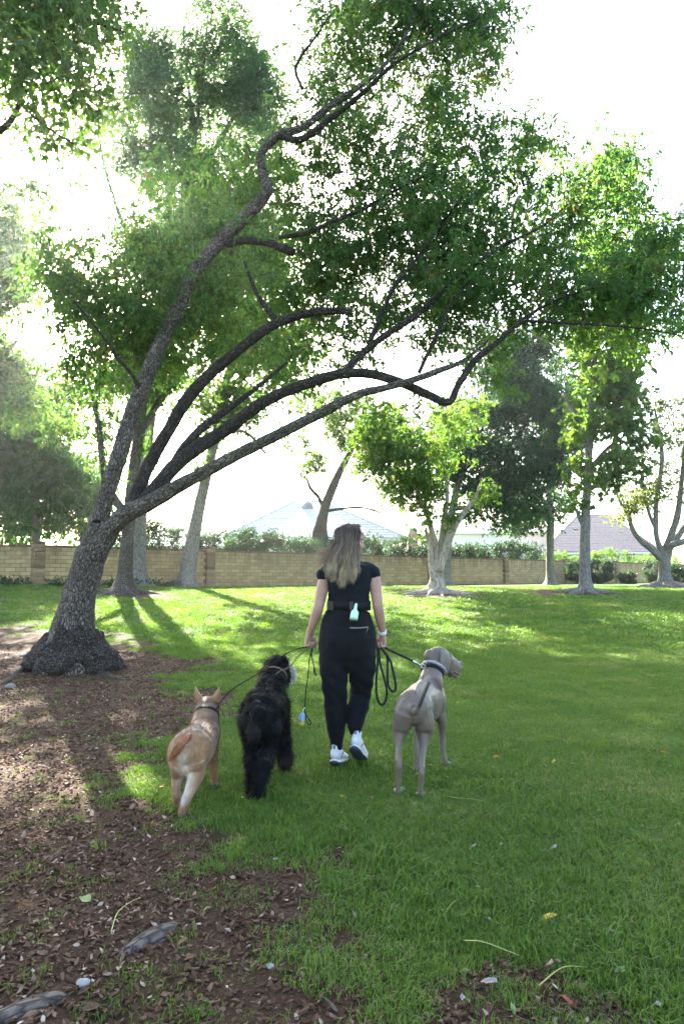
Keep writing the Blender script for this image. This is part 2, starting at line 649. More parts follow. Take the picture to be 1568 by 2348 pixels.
def instance_mat(name, stops, trans=.0, rough=.6, spec=.25, tboost=(1.4, 1.6, .7), dry=False):
    """colour differs from instance to instance, and from foot to tip"""
    m, nt, out = new_mat(name)
    r = nt.nodes.new('ShaderNodeObjectInfo').outputs['Random']
    ti = attr(nt, 'var').outputs['Fac']
    f = math_n(nt, 'ADD', math_n(nt, 'MULTIPLY', r, .6), math_n(nt, 'MULTIPLY', ti, .4))
    if dry:
        loc = nt.nodes.new('ShaderNodeNewGeometry').outputs['Position']
        big = noise_n(nt, loc, .75, 5, .65)
        f = math_n(nt, 'ADD', f, ramp(nt, big, [(.44, (0, 0, 0)), (.70, (.42, .42, .42))]).outputs[0])
        f = math_n(nt, 'SUBTRACT', f, .06)
    c = ramp(nt, f, stops).outputs[0]
    p = pbsdf(nt, None, c, rough, spec)
    if trans:
        tr = nt.nodes.new('ShaderNodeBsdfTranslucent')
        L(nt, mixc(nt, 1.0, c, tboost, 'MULTIPLY'), tr.inputs['Color'])
        mx = nt.nodes.new('ShaderNodeMixShader'); mx.inputs[0].default_value = trans
        L(nt, p.outputs[0], mx.inputs[1]); L(nt, tr.outputs[0], mx.inputs[2])
        L(nt, mx.outputs[0], out.inputs[0])
    else:
        L(nt, p.outputs[0], out.inputs[0])
    return m
M['grass'] = instance_mat('grass_blade', [(0., (.050, .094, .012)), (.35, (.078, .144, .017)), (.7, (.110, .178, .023)), (.9, (.15, .185, .045)), (1., (.27, .23, .11))], .4, .5, .3, (1.4, 1.6, .6), True)
M['litter'] = instance_mat('dead_leaf_litter', [(0., (.05, .028, .018)), (.4, (.115, .064, .036)), (.7, (.21, .13, .082)), (.9, (.35, .25, .18)), (1., (.5, .40, .31))], .12, .75, .2, (1.2, 1., .8))
M['mulch'] = instance_mat('bark_mulch', [(0., (.028, .016, .009)), (.5, (.072, .039, .022)), (1., (.145, .088, .056))], 0, .9, .1)
# ------------------------------------------------------------------ ground sheet
TREE_FEET = {'mid': gnd(283, 1362), 'back': gnd(322, 1345), 'ivy': gnd(430, 1346), 'multi': gnd(1001, 1361),
             'multi_back': gnd(1025, 1345), 'grey': gnd(1262, 1342.5), 'sweet': gnd(1341, 1359), 'spread': gnd(1524, 1346)}
for k, r in (('mid', 1.7), ('multi', 2.0), ('sweet', 1.4), ('spread', 2.0)):
    BARE.append((TREE_FEET[k][0], TREE_FEET[k][1], r))
BARE.append((-11.5, 17.5, 2.6)); BARE.append((-7.4, 13.3, 1.9)); BARE.append((7.5, 24.5, 1.6))

def axis(segs):
    out = [np.linspace(a, b, n, endpoint=False) for a, b, n in segs]
    return np.concatenate(out + [[segs[-1][1]]])
gx = axis([(-420, -40, 10), (-40, -12, 24), (-12, -4.5, 60), (-4.5, 6.5, 240), (6.5, 14, 50), (14, 60, 40), (60, 420, 10)])
gy = axis([(-30, 0, 14), (0, 1.2, 12), (1.2, 7, 145), (7, 12, 85), (12, 30, 90), (30, 70, 30), (70, 600, 16)])
GX, GY = np.meshgrid(gx, gy)
gz = hgt(GX, GY)
mm = mulch_mask(GX, GY)
near = (GY.ravel() < 12) & (np.abs(GX.ravel()) < 9)
gz = gz.ravel() + np.where(near, (vnoise(xyz(GX.ravel() * 11, GY.ravel() * 11), 8) - .5) * .012 * mm, 0)
nx, ny = len(gx), len(gy)
ii = np.arange(ny - 1)[:, None] * nx; jj = np.arange(nx - 1)[None]
GQ = np.stack([ii + jj, ii + jj + 1, ii + nx + jj + 1, ii + nx + jj], -1).reshape(-1, 4)
ground = link('ground', mk_mesh('ground', np.stack([GX.ravel(), GY.ravel(), gz], -1), [GQ], M['ground'], True, {'mulch': mm}))
ground['kind'] = 'structure'

# ------------------------------------------------------------------ scattered ground cover
def scatter(name, P, rot, scl, idx, variants, mat):
    """one object: small meshes set on the given points (ground cover nobody could count)"""
    me = mk_mesh(name, P, [], None, False, {'rot': rot, 'scl': scl, 'idx': idx}) if False else bpy.data.meshes.new(name)
    me.vertices.add(len(P))
    me.vertices.foreach_set('co', np.asarray(P, np.float32).ravel())
    a = me.attributes.new('rot', 'FLOAT_VECTOR', 'POINT'); a.data.foreach_set('vector', np.asarray(rot, np.float32).ravel())
    a = me.attributes.new('scl', 'FLOAT_VECTOR', 'POINT'); a.data.foreach_set('vector', np.asarray(scl, np.float32).ravel())
    a = me.attributes.new('idx', 'INT', 'POINT'); a.data.foreach_set('value', np.asarray(idx, np.int32))
    me.update()
    ob = link(name, me)
    ob['kind'] = 'stuff'
    ng = bpy.data.node_groups.new(name, 'GeometryNodeTree')
    ng.interface.new_socket('Geometry', in_out='INPUT', socket_type='NodeSocketGeometry')
    ng.interface.new_socket('Geometry', in_out='OUTPUT', socket_type='NodeSocketGeometry')
    gi = ng.nodes.new('NodeGroupInput'); go = ng.nodes.new('NodeGroupOutput')
    join = ng.nodes.new('GeometryNodeJoinGeometry')
    def named(n, t):
        q = ng.nodes.new('GeometryNodeInputNamedAttribute'); q.data_type = t; q.inputs['Name'].default_value = n
        return q.outputs[0]
    rt, sc = named('rot', 'FLOAT_VECTOR'), named('scl', 'FLOAT_VECTOR')
    e2r = ng.nodes.new('FunctionNodeEulerToRotation'); ng.links.new(rt, e2r.inputs[0])
    for k, vm in enumerate(variants):
        src = bpy.data.objects.new(name + '_piece', vm)
        oi = ng.nodes.new('GeometryNodeObjectInfo'); oi.inputs['Object'].default_value = src
        oi.inputs['As Instance'].default_value = True
        cmp_ = ng.nodes.new('FunctionNodeCompare'); cmp_.data_type = 'INT'; cmp_.operation = 'EQUAL'
        ng.links.new(named('idx', 'INT'), cmp_.inputs[2]); cmp_.inputs[3].default_value = k
        ins = ng.nodes.new('GeometryNodeInstanceOnPoints')
        ng.links.new(gi.outputs[0], ins.inputs['Points'])
        ng.links.new(cmp_.outputs[0], ins.inputs['Selection'])
        ng.links.new(oi.outputs['Geometry'], ins.inputs['Instance'])
        ng.links.new(e2r.outputs[0], ins.inputs['Rotation'])
        ng.links.new(sc, ins.inputs['Scale'])
        ng.links.new(ins.outputs[0], join.inputs[0])
    ng.links.new(join.outputs[0], go.inputs[0])
    md = ob.modifiers.new('scatter', 'NODES'); md.node_group = ng
    me.materials.append(mat)
    return ob

def blade_tuft(name, n, rad, hmin, hmax, w, seed, lean=.5, mat=None):
    r = np.random.default_rng(seed)
    g = Geo()
    for k in range(n):
        a = r.uniform(0, 6.283); q = rad * math.sqrt(r.uniform())
        b = np.array((math.cos(a) * q, math.sin(a) * q, -.004))
        h = r.uniform(hmin, hmax)
        d = r.uniform(0, 6.283); le = lean * r.uniform(.25, 1.3)
        D = np.array((math.cos(d), math.sin(d), 0)); S = np.array((-math.sin(d + r.uniform(-.8, .8)), math.cos(d), 0))
        p1 = b + D * h * le * .25 + np.array((0, 0, h * .55)); p2 = b + D * h * le + np.array((0, 0, h * (1 - .28 * le)))
        V = [b - S * w * .5, b + S * w * .5, p1 + S * w * .42, p1 - S * w * .42, p2]
        t = r.uniform(0, 1)
        g.add(V, [np.array([(0, 1, 2, 3)]), np.array([(3, 2, 4)])], var=np.array([.0, .0, .35, .35, .6]) + .4 * t)
    return g.mesh(name, mat, True)

def curled_leaf(name, seed, mat, ln=1., wd=.5, curl=.5):
    r = np.random.default_rng(seed)
    u = np.linspace(0, 1, 6); v = np.linspace(-1, 1, 3)
    prof = np.sin(np.pi * np.clip(u, .03, .97)) ** .75
    V = []
    bend, cup = r.uniform(-curl, curl), r.uniform(.1, curl)
    tw = r.uniform(-.5, .5)
    for i, a in enumerate(u):
        for b in v:
            y = b * wd * .5 * prof[i] * r.uniform(.85, 1.12)
            z = .35 * bend * (a - .5) ** 2 * 4 * .5 + cup * abs(b) * prof[i] * wd * .45 + tw * b * (a - .5) * wd + .04
            V.append((a - .5, y, z))
    V = np.array(V) * ln
    i = np.arange(5)[:, None] * 3; j = np.arange(2)[None]
    Q = np.stack([i + j, i + j + 1, i + 3 + j + 1, i + 3 + j], -1).reshape(-1, 4)
    return mk_mesh(name, V, [Q], mat, True, {'var': np.full(len(V), r.uniform()) + r.uniform(-.1, .1, len(V))})

def view_points(n, y0, y1, power=1.0, pad=1.12, xmin=-50, xmax=50):
    """random points of the ground in the part of the place the camera faces"""
    u = RNG.uniform(0, 1, n)
    Y = (y0 ** (2 - power) + u * (y1 ** (2 - power) - y0 ** (2 - power))) ** (1 / (2 - power)) if power != 2 else y0 * (y1 / y0) ** u
    X = RNG.uniform(-.5, .5, n) * (Y * 1.002 * pad + .5)
    return X, Y

# grass blades: dense lawn close by, wider tufts further off
T = [blade_tuft('grass_tuft', 28, .075, .014, .045, .0036, s, .9, M['grass']) for s in (1, 2, 3)]
T += [blade_tuft('grass_tuft_far', 22, .16, .03, .06, .011, s, .9, M['grass']) for s in (4, 5)]
T += [blade_tuft('long_grass_tuft', 16, .05, .035, .085, .0042, s, .8, M['grass']) for s in (6, 7)]
def turf_points(n, y0, y1, power, keep):
    X, Y = view_points(n, y0, y1, power)
    m = mulch_mask(X, Y)
    dens = (1 - m) * (.60 + .75 * (fbm(xyz(X * 1.1, Y * 1.1), 55, 3) - .42)) + .012 * (Y < 9)
    k = RNG.uniform(0, 1, n) < dens * keep
    return X[k], Y[k], m[k]
xs, ys, rs, ss, ks = [], [], [], [], []
for n, y0, y1, pw, kinds, s0, s1 in ((125000, 1.45, 12.5, 1.0, (0, 1, 2), .75, 1.25), (30000, 11.0, 31, .9, (3, 4), .8, 1.3), (3000, 1.5, 8, 1.0, (5, 6), .6, 1.1)):
    X, Y, mk = turf_points(n, y0, y1, pw, 1.0)
    s = RNG.uniform(s0, s1, len(X)) * (.8 + .5 * vnoise(xyz(X * 2.1, Y * 2.1), 57)) * (1 - .3 * mk)
    xs.append(X); ys.append(Y); ss.append(s); ks.append(RNG.choice(kinds, len(X)))
X = np.concatenate(xs); Y = np.concatenate(ys); S = np.concatenate(ss); K = np.concatenate(ks)
n = len(X)
rot = np.stack([RNG.normal(0, .12, n), RNG.normal(0, .12, n), RNG.uniform(0, 6.283, n)], -1)
scatter('grass', np.stack([X, Y, hgt(X, Y)], -1), rot, np.stack([S, S, S * RNG.uniform(.8, 1.2, n)], -1), K, T, M['grass'])

# dead leaves and crumbs of bark on the bare soil
LV = [curled_leaf('litter_leaf', s, M['litter'], 1., RNG.uniform(.35, .6), .7) for s in range(6)]
X, Y = view_points(105000, 1.45, 12, 1.0, xmax=6)
m = mulch_mask(X, Y)
clump = smooth01((fbm(xyz(X * 1.7, Y * 1.7), 66, 3) - .34) / .3)
k = RNG.uniform(0, 1, len(X)) < (m * (.25 + .75 * clump) + .045) * .62
X, Y = X[k], Y[k]; n = len(X)
S = RNG.uniform(.008, .032, n) * np.where(RNG.uniform(0, 1, n) < .07, 1.7, 1)
rot = np.stack([RNG.normal(0, .45, n), RNG.normal(0, .45, n), RNG.uniform(0, 6.283, n)], -1)
scatter('leaf_litter', np.stack([X, Y, hgt(X, Y) + .004], -1), rot, np.stack([S, S, S], -1), RNG.integers(0, 6, n), LV, M['litter'])

def crumb(name, seed):
    r = np.random.default_rng(seed)
    V, F = box((0, 0, .15), (.5, .22, .14))
    V = V + r.normal(0, .09, V.shape)
    return mk_mesh(name, V, F, M['mulch'], False, {'var': np.full(8, r.uniform())})
X, Y = view_points(60000, 1.45, 11, 1.0)
k = RNG.uniform(0, 1, len(X)) < mulch_mask(X, Y) * .8
X, Y = X[k], Y[k]; n = len(X)
S = RNG.uniform(.008, .026, n)
rot = np.stack([RNG.normal(0, .35, n), RNG.normal(0, .35, n), RNG.uniform(0, 6.283, n)], -1)
scatter('bark_mulch', np.stack([X, Y, hgt(X, Y)], -1), rot, np.stack([S * RNG.uniform(.7, 1.6, n), S, S], -1), RNG.integers(0, 3, n), [crumb('mulch_crumb', s) for s in range(3)], M['mulch'])
# ------------------------------------------------------------------ trees
def px_limb(rows):
    """rows (photo x, photo y, distance, half width in photo pixels) -> (n,4) points with a radius"""
    out = []
    for x, y, Y, hw in rows:
        p = pt(x, y, Y)
        out.append((*p, hw * Y / FPX))
    return np.array(out)

def limb_mesh(rows4, step, seg, mat, seed=0, lump=.10, fine=.05, flare=None, name='limb'):
    P = catmull(rows4, max(6, int(np.linalg.norm(np.diff(rows4[:, :3], axis=0), axis=1).sum() / step)))
    r = np.maximum(P[:, 3], .004)
    V, F, ang, ln = tube(P[:, :3], r, seg=seg)
    n = len(P)
    cen = np.vstack([np.repeat(P[:, :3], seg, 0), P[0, :3], P[-1, :3]])
    rr = np.concatenate([np.repeat(r, seg), [r[0], r[-1]]])
    d = V - cen
    k = 1 + lump * 2 * (fbm(V / np.maximum(r.mean() * 1.6, .03), seed, 3) - .5) + fine * 2 * (vnoise(xyz(np.cos(ang) * rr * 16, np.sin(ang) * rr * 16, ln * 6), seed + 5) - .5)
    if flare is not None:
        k = k * flare(ang, V)
    V = cen + d * k[:, None]
    bark = np.stack([np.cos(ang) * rr, np.sin(ang) * rr, ln], -1)
    return mk_mesh(name, V, F, mat, True, {'bark': bark}), P

def leaf_geo(p, d, nrm, ln, wd, fold, var, rounded=False):
    """four-point folded leaves, or six-point ones; all arrays of length n"""
    s = np.cross(d, nrm); s /= np.maximum(np.linalg.norm(s, axis=1), 1e-6)[:, None]
    n2 = np.cross(s, d)
    L_ = ln[:, None]; W = wd[:, None]; Fd = fold[:, None]
    a = p
    b = p + d * L_ * .42 + s * W * .5 + n2 * Fd * W
    c = p + d * L_ - n2 * L_ * .12
    e = p + d * L_ * .42 - s * W * .5 + n2 * Fd * W
    V = np.stack([a, b, c, e], 1).reshape(-1, 3)
    i = np.arange(len(p))[:, None] * 4
    F = np.vstack([i + np.array([0, 1, 2]), i + np.array([0, 2, 3])])
    return V, F, np.repeat(var, 4)

def unit(v):
    return v / np.maximum(np.linalg.norm(v, axis=-1), 1e-9)[..., None]

def make_leaves(centres, radii, rng, sprigs, per, L0, asp, droop=.45, flat=.75, spread=.11, varbase=None):
    """centres of clumps -> sprigs -> leaves"""
    nc = len(centres)
    ns = rng.poisson(sprigs, nc)
    ci = np.repeat(np.arange(nc), ns)
    off = unit(rng.normal(0, 1, (len(ci), 3))) * (rng.uniform(0, 1, (len(ci), 1)) ** .45)
    off[:, 2] *= flat
    sp = centres[ci] + off * radii[ci][:, None]
    nl = rng.poisson(per, len(ci))
    si = np.repeat(np.arange(len(ci)), nl)
    n = len(si)
    axis_ = unit(off + rng.normal(0, .35, off.shape) + np.array((0, 0, -.15)))
    q = rng.uniform(-.5, .7, n)
    p = sp[si] + axis_[si] * (q * spread * 2)[:, None] + rng.normal(0, spread * .25, (n, 3))
    d = unit(axis_[si] * .6 + rng.normal(0, .6, (n, 3)) + np.array((0, 0, -droop)))
    nrm = unit(rng.normal(0, .7, (n, 3)) + np.array((0, 0, .8)))
    ln = L0 * rng.uniform(.65, 1.2, n)
    vb = rng.uniform(0, .5, nc) if varbase is None else varbase
    vs = rng.uniform(-.12, .12, len(ci))
    var = np.clip(vb[ci][si] + vs[si] + rng.uniform(0, .45, n) + (rng.uniform(0, 1, n) > .985) * .5, 0, 1)
    return leaf_geo(p, d, nrm, ln, ln * asp * rng.uniform(.8, 1.2, n), rng.uniform(.05, .35, n), var)

def sample_blobs(blobs, n, rng, shell=.5, gap=.42, gs=1.0):
    """clump centres inside ellipsoids (photo x, y, distance, rx px, ry px, depth radius m[, weight])"""
    vol = np.array([b[3] * b[4] * (b[2] / FPX) ** 2 * b[5] * (b[6] if len(b) > 6 else 1) for b in blobs])
    want = n
    n = int(n * 1.8)
    cnt = rng.multinomial(n, vol / vol.sum())
    out = []
    for b, k in zip(blobs, cnt):
        c = pt(b[0], b[1], b[2])
        r = np.array((b[3] * b[2] / FPX, b[5], b[4] * b[2] / FPX))
        o = unit(rng.normal(0, 1, (k, 3))) * rng.uniform(0, 1, (k, 1)) ** shell
        out.append(c + o * r)
    P = np.vstack(out)
    P = P[fbm(P * gs, int(rng.integers(0, 9999)), 3) > gap]
    rng.shuffle(P)
    return P[:want]

def twigs_to(centres, skel, rng, r_end=.004, r_k=.006, sag=.12, seg=4):
    """thin branches from the nearest limb (or earlier twig) to every clump"""
    g = Geo()
    cand = [skel[:, :3]]
    rad = [skel[:, 3]]
    D = np.array([np.min(np.linalg.norm(skel[:, :3] - c, axis=1)) for c in centres])
    for i in np.argsort(D):
        c = centres[i]
        Q = np.vstack(cand); R = np.concatenate(rad)
        dv = c - Q
        dist = np.linalg.norm(dv, axis=1) + np.maximum(0, Q[:, 2] - c[2]) * .9
        j = int(np.argmin(dist))
        a = Q[j]
        ln = np.linalg.norm(c - a)
        if ln < .05:
            continue
        r0 = min(R[j] * .65, r_end + r_k * ln)
        mid = (a + c) / 2 + rng.normal(0, sag * ln * .5, 3) + np.array((0, 0, sag * ln * .6))
        P = catmull(np.vstack([a, mid, c]), max(4, int(ln / .25)))
        rr = np.linspace(r0, r_end, len(P))
        V, F, an, l_ = tube(P, rr, seg=seg, cap=False)
        g.add(V, F)
        cand.append(P[1:]); rad.append(rr[1:])
    return g

def build_tree(name, label, cat, foot, trunk, limbs, blobs, n_clump, clump_r, sprigs, per, L0, asp, leafm, barkm, seed,
               group=None, droop=.45, shell=.5, gap=.42, gs=1.0, step=.12, seg=14, roots=0, lump=.1, flare_r=.9, twig_r=.006, spread=.11, flat=.75):
    rng = np.random.default_rng(seed)
    root = thing(name, label, cat, foot, group)
    fz = foot[2]
    def flare(ang, V):
        h = np.clip((V[:, 2] - fz) / flare_r, 0, 1)
        return 1 + (.55 + .35 * np.sin(ang * 5 + seed) + .2 * np.sin(ang * 3 + 2 * seed)) * (1 - h) ** 3
    me, P = limb_mesh(px_limb(trunk), step, seg + 6, barkm, seed, lump, .05, flare)
    link('trunk', me, root)
    skel = [P]
    for k, lr in enumerate(limbs):
        me, P = limb_mesh(px_limb(lr), step, seg, barkm, seed + k + 1, lump * .8)
        link('branch', me, root)
        skel.append(P)
    if roots:
        for k in range(roots):
            a = 2 * math.pi * (k + rng.uniform(-.3, .3)) / roots
            ln = rng.uniform(.7, 1.7)
            r0 = trunk[0][3] * trunk[0][2] / FPX
            rows = []
            bend = rng.uniform(-.5, .5)
            for t in np.linspace(0, 1, 6):
                x = foot[0] + math.cos(a + bend * t) * (r0 * .7 + ln * t); y = foot[1] + math.sin(a + bend * t) * (r0 * .7 + ln * t)
                rows.append((x, y, float(hgt(x, y)) + .07 * (1 - t) - .03 * t, max(.02, r0 * .42 * (1 - t) ** 1.2)))
            me, _ = limb_mesh(np.array(rows), .1, 8, barkm, seed + 40 + k, .15)
            link('root', me, root)
    skel = np.vstack(skel)
    C = sample_blobs(blobs, n_clump, rng, shell, gap, gs)
    g = twigs_to(C, skel[skel[:, 2] > fz + .8], rng, r_k=twig_r)
    tw = link('twigs', g.mesh('twigs', M['twig']), root); tw['kind'] = 'stuff'
    V, F, var = make_leaves(C, np.full(len(C), clump_r) * rng.uniform(.6, 1.3, len(C)), rng, sprigs * .62, per, L0, asp, droop, flat, spread)
    cr = link('crown', mk_mesh('crown', V, [F], leafm, False, {'var': var}), root); cr['kind'] = 'stuff'
    return root

# ---- the big leaning camphor tree in front
BIG = gnd(165, 1535)
YB = float(BIG[1])
big = thing('camphor_tree', 'big leaning tree with swollen dark base and long limbs reaching right over the lawn', 'tree', BIG)
def yb(d):
    return YB + d
def big_flare(ang, V):
    h = (V[:, 2] - BIG[2])
    lumps = fbm(V * 4.5, 77, 3)
    ring = np.exp(-((h - .12) / .30) ** 2)
    k = 1 + ring * (.22 + .4 * (lumps - .5) + .18 * np.sin(ang * 6 + 1)) + .2 * np.exp(-np.maximum(h, 0) / .12)
    return k
trunk_rows = [(158, 1585, yb(0), 62), (160, 1545, yb(0), 62), (163, 1500, yb(0), 58), (166, 1455, yb(0), 49), (175, 1400, yb(.02), 40), (188, 1345, yb(.05), 37), (203, 1295, yb(.08), 35),
              (222, 1240, yb(.1), 32), (228, 1200, yb(.1), 23), (238, 1160, yb(.12), 19), (252, 1110, yb(.15), 19.5), (272, 1050, yb(.2), 19), (292, 985, yb(.3), 18),
              (310, 930, yb(.4), 18), (335, 870, yb(.5), 18), (365, 795, yb(.6), 17), (405, 715, yb(.7), 16), (450, 620, yb(.8), 15.5), (500, 560, yb(.9), 15.5),
              (560, 500, yb(.9), 15), (612, 440, yb(.8), 13), (602, 392, yb(.8), 11), (600, 350, yb(.8), 10), (640, 310, yb(.8), 11), (695, 292, yb(.8), 9), (755, 245, yb(.9), 8), (815, 205, yb(1), 7), (880, 150, yb(1.1), 5), (940, 60, yb(1.2), 3.5), (980, -60, yb(1.3), 2)]
me, Pt = limb_mesh(px_limb(trunk_rows), .045, 44, M['bark'], 3, .09, .05, big_flare)
link('trunk', me, big)
big_limbs = [
    # lowest heavy limb: fork, then out to the right
    [(218, 1275, yb(.05), 26), (240, 1235, yb(0), 24), (262, 1205, yb(-.05), 21), (295, 1175, yb(-.1), 21), (340, 1155, yb(-.15), 19), (400, 1120, yb(-.2), 17), (455, 1090, yb(-.25), 15), (540, 1045, yb(-.3), 14), (640, 995, yb(-.4), 13), (740, 945, yb(-.5), 12), (820, 905, yb(-.6), 10), (880, 890, yb(-.6), 9), (950, 870, yb(-.5), 8), (1010, 848, yb(-.4), 7.5), (1060, 828, yb(-.3), 5), (1120, 780, yb(-.3), 3)],
    # second limb, arching, with the sharp elbow at its end
    [(315, 1168, yb(-.1), 18), (352, 1128, yb(0), 18), (400, 1070, yb(.1), 17), (455, 1025, yb(.1), 17), (520, 985, yb(.1), 15), (600, 925, yb(.05), 14), (690, 885, yb(0), 13), (780, 858, yb(-.1), 12), (850, 858, yb(-.2), 11), (920, 878, yb(-.3), 11), (980, 905, yb(-.35), 10), (1028, 922, yb(-.4), 9), (1052, 880, yb(-.4), 8), (1090, 825, yb(-.4), 7.5), (1140, 785, yb(-.4), 6.5), (1195, 735, yb(-.4), 5), (1270, 690, yb(-.4), 3.5), (1360, 660, yb(-.4), 2.5)],
    # third limb ending in a cut stub
    [(305, 1170, yb(0), 17), (318, 1120, yb(.1), 16), (345, 1060, yb(.2), 15), (385, 990, yb(.25), 14.5), (430, 915, yb(.3), 14.5), (485, 855, yb(.3), 13.5), (545, 805, yb(.3), 12.5), (600, 762, yb(.3), 11.5), (650, 735, yb(.3), 10.5), (710, 718, yb(.3), 9.5), (770, 713, yb(.25), 8.5), (806, 717, yb(.2), 7)],
    # thin crossing limb between
    [(395, 1075, yb(.1), 12), (420, 1030, yb(.15), 11), (460, 985, yb(.2), 10.5), (500, 955, yb(.25), 9), (535, 930, yb(.3), 7), (600, 880, yb(.4), 5), (660, 830, yb(.5), 3)],
    [(790, 855, yb(-.1), 9), (830, 810, yb(-.1), 8.5), (890, 765, yb(-.1), 8), (960, 718, yb(-.1), 7), (1030, 655, yb(-.05), 6), (1090, 605, yb(0), 5), (1160, 560, yb(.1), 4), (1240, 520, yb(.2), 3), (1300, 470, yb(.3), 2)],
    [(845, 790, yb(-.1), 6), (875, 720, yb(0), 5.5), (905, 655, yb(.1), 5), (950, 600, yb(.2), 4), (1000, 530, yb(.3), 3), (1060, 450, yb(.4), 2)],
    [(960, 855, yb(-.4), 5), (985, 800, yb(-.4), 4.5), (1015, 740, yb(-.35), 4), (1035, 690, yb(-.3), 3), (1080, 640, yb(-.3), 2)],
    [(520, 560, yb(.9), 9), (560, 552, yb(.8), 9), (610, 556, yb(.7), 9), (650, 570, yb(.6), 10), (674, 580, yb(.6), 9)],
    [(322, 905, yb(.4), 6), (310, 870, yb(.3), 5), (292, 845, yb(.2), 4.5), (268, 820, yb(.1), 4), (255, 795, yb(0), 3.5), (215, 745, yb(-.1), 2.5), (170, 690, yb(-.1), 2)],
    [(640, 545, yb(.6), 4), (700, 535, yb(.5), 6), (760, 510, yb(.5), 5), (830, 480, yb(.5), 4), (900, 440, yb(.5), 3), (980, 400, yb(.5), 2)],
    [(645, 745, yb(.3), 6), (610, 705, yb(.4), 6), (590, 675, yb(.5), 5), (575, 640, yb(.6), 4), (560, 600, yb(.7), 2.5)],
    [(640, 310, yb(.8), 9), (690, 320, yb(.6), 8), (760, 270, yb(.5), 7), (830, 215, yb(.4), 6), (900, 150, yb(.3), 4), (1000, 90, yb(.2), 3), (1100, 40, yb(.1), 2)],
    [(1195, 735, yb(-.4), 4), (1280, 740, yb(-.5), 3.5), (1380, 745, yb(-.6), 3), (1480, 755, yb(-.7), 2.2), (1560, 770, yb(-.8), 1.5)],
    [(695, 205, yb(.8), 3), (678, 165, yb(.8), 4), (690, 130, yb(.8), 3.5), (720, 90, yb(.9), 3), (760, 30, yb(1), 2)],
]
skel = [Pt]
for k, lr in enumerate(big_limbs):
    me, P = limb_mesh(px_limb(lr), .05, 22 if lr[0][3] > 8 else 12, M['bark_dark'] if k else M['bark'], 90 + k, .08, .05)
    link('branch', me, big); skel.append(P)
skel = np.vstack(skel)
# surface roots around the foot, and the two grey ones that surface near the camera
for k, (pts, r0) in enumerate([([(70, 1520), (20, 1560), (-60, 1590), (-160, 1610)], .07), ([(230, 1545), (290, 1560), (345, 1548), (400, 1552)], .05), ([(60, 1500), (10, 1515), (-60, 1530)], .05),
                              ([(250, 1520), (300, 1528), (350, 1520)], .04), ([(260, 2195), (320, 2165), (385, 2130), (430, 2105)], .062), ([(-60, 2345), (30, 2318), (110, 2290), (170, 2270)], .062)]):
    rows = []
    for i, (x, y) in enumerate(pts):
        g_ = gnd(x, y); t = i / (len(pts) - 1)
        far = k >= 4
        rows.append((g_[0], g_[1], g_[2] + (-.046 + .010 * math.sin(3.14 * t) if far else -.02 * (1 - t) - .035 * t), (r0 * (.55 + .45 * math.sin(3.14 * t)) if far else r0 * (1 - t) + .015)))
    me, _ = limb_mesh(np.array(rows), .04, 14, M['root'] if k >= 4 else M['burl'], 130 + k, .2, .06)
    link('root', me, big)
# swollen dark burl round the foot
BV0, BF0 = ellipsoid((0, 0, 0), (1, 1, 1), None, 72, 40)
n0 = fbm(BV0 * 2.6, 301, 3) - .5
n1 = fbm(BV0 * 8, 302, 3) - .5
BV0 = BV0 * (1 + .65 * n0 + .30 * n1)[:, None] * np.array((.455, .455, .47))
BV0[:, 0] *= 1 + .35 * np.exp(-((BV0[:, 2] + .0) / .25) ** 2)
V = BV0 + np.array((BIG[0] + .02, BIG[1] - .03, BIG[2] + .10))
link('burl', mk_mesh('burl', V, BF0, M['burl'], True, {'bark': V}), big)
# dark hollow scar where the limb was cut, and the pale stub ends
V, F = ellipsoid(pt(222, 1196, YB - .02), (.06, .035, .03), nu=14, nv=8)
link('scar', mk_mesh('scar', V, F, simple_mat('scar_wood', (.02, .015, .012), .95, .05)), big)

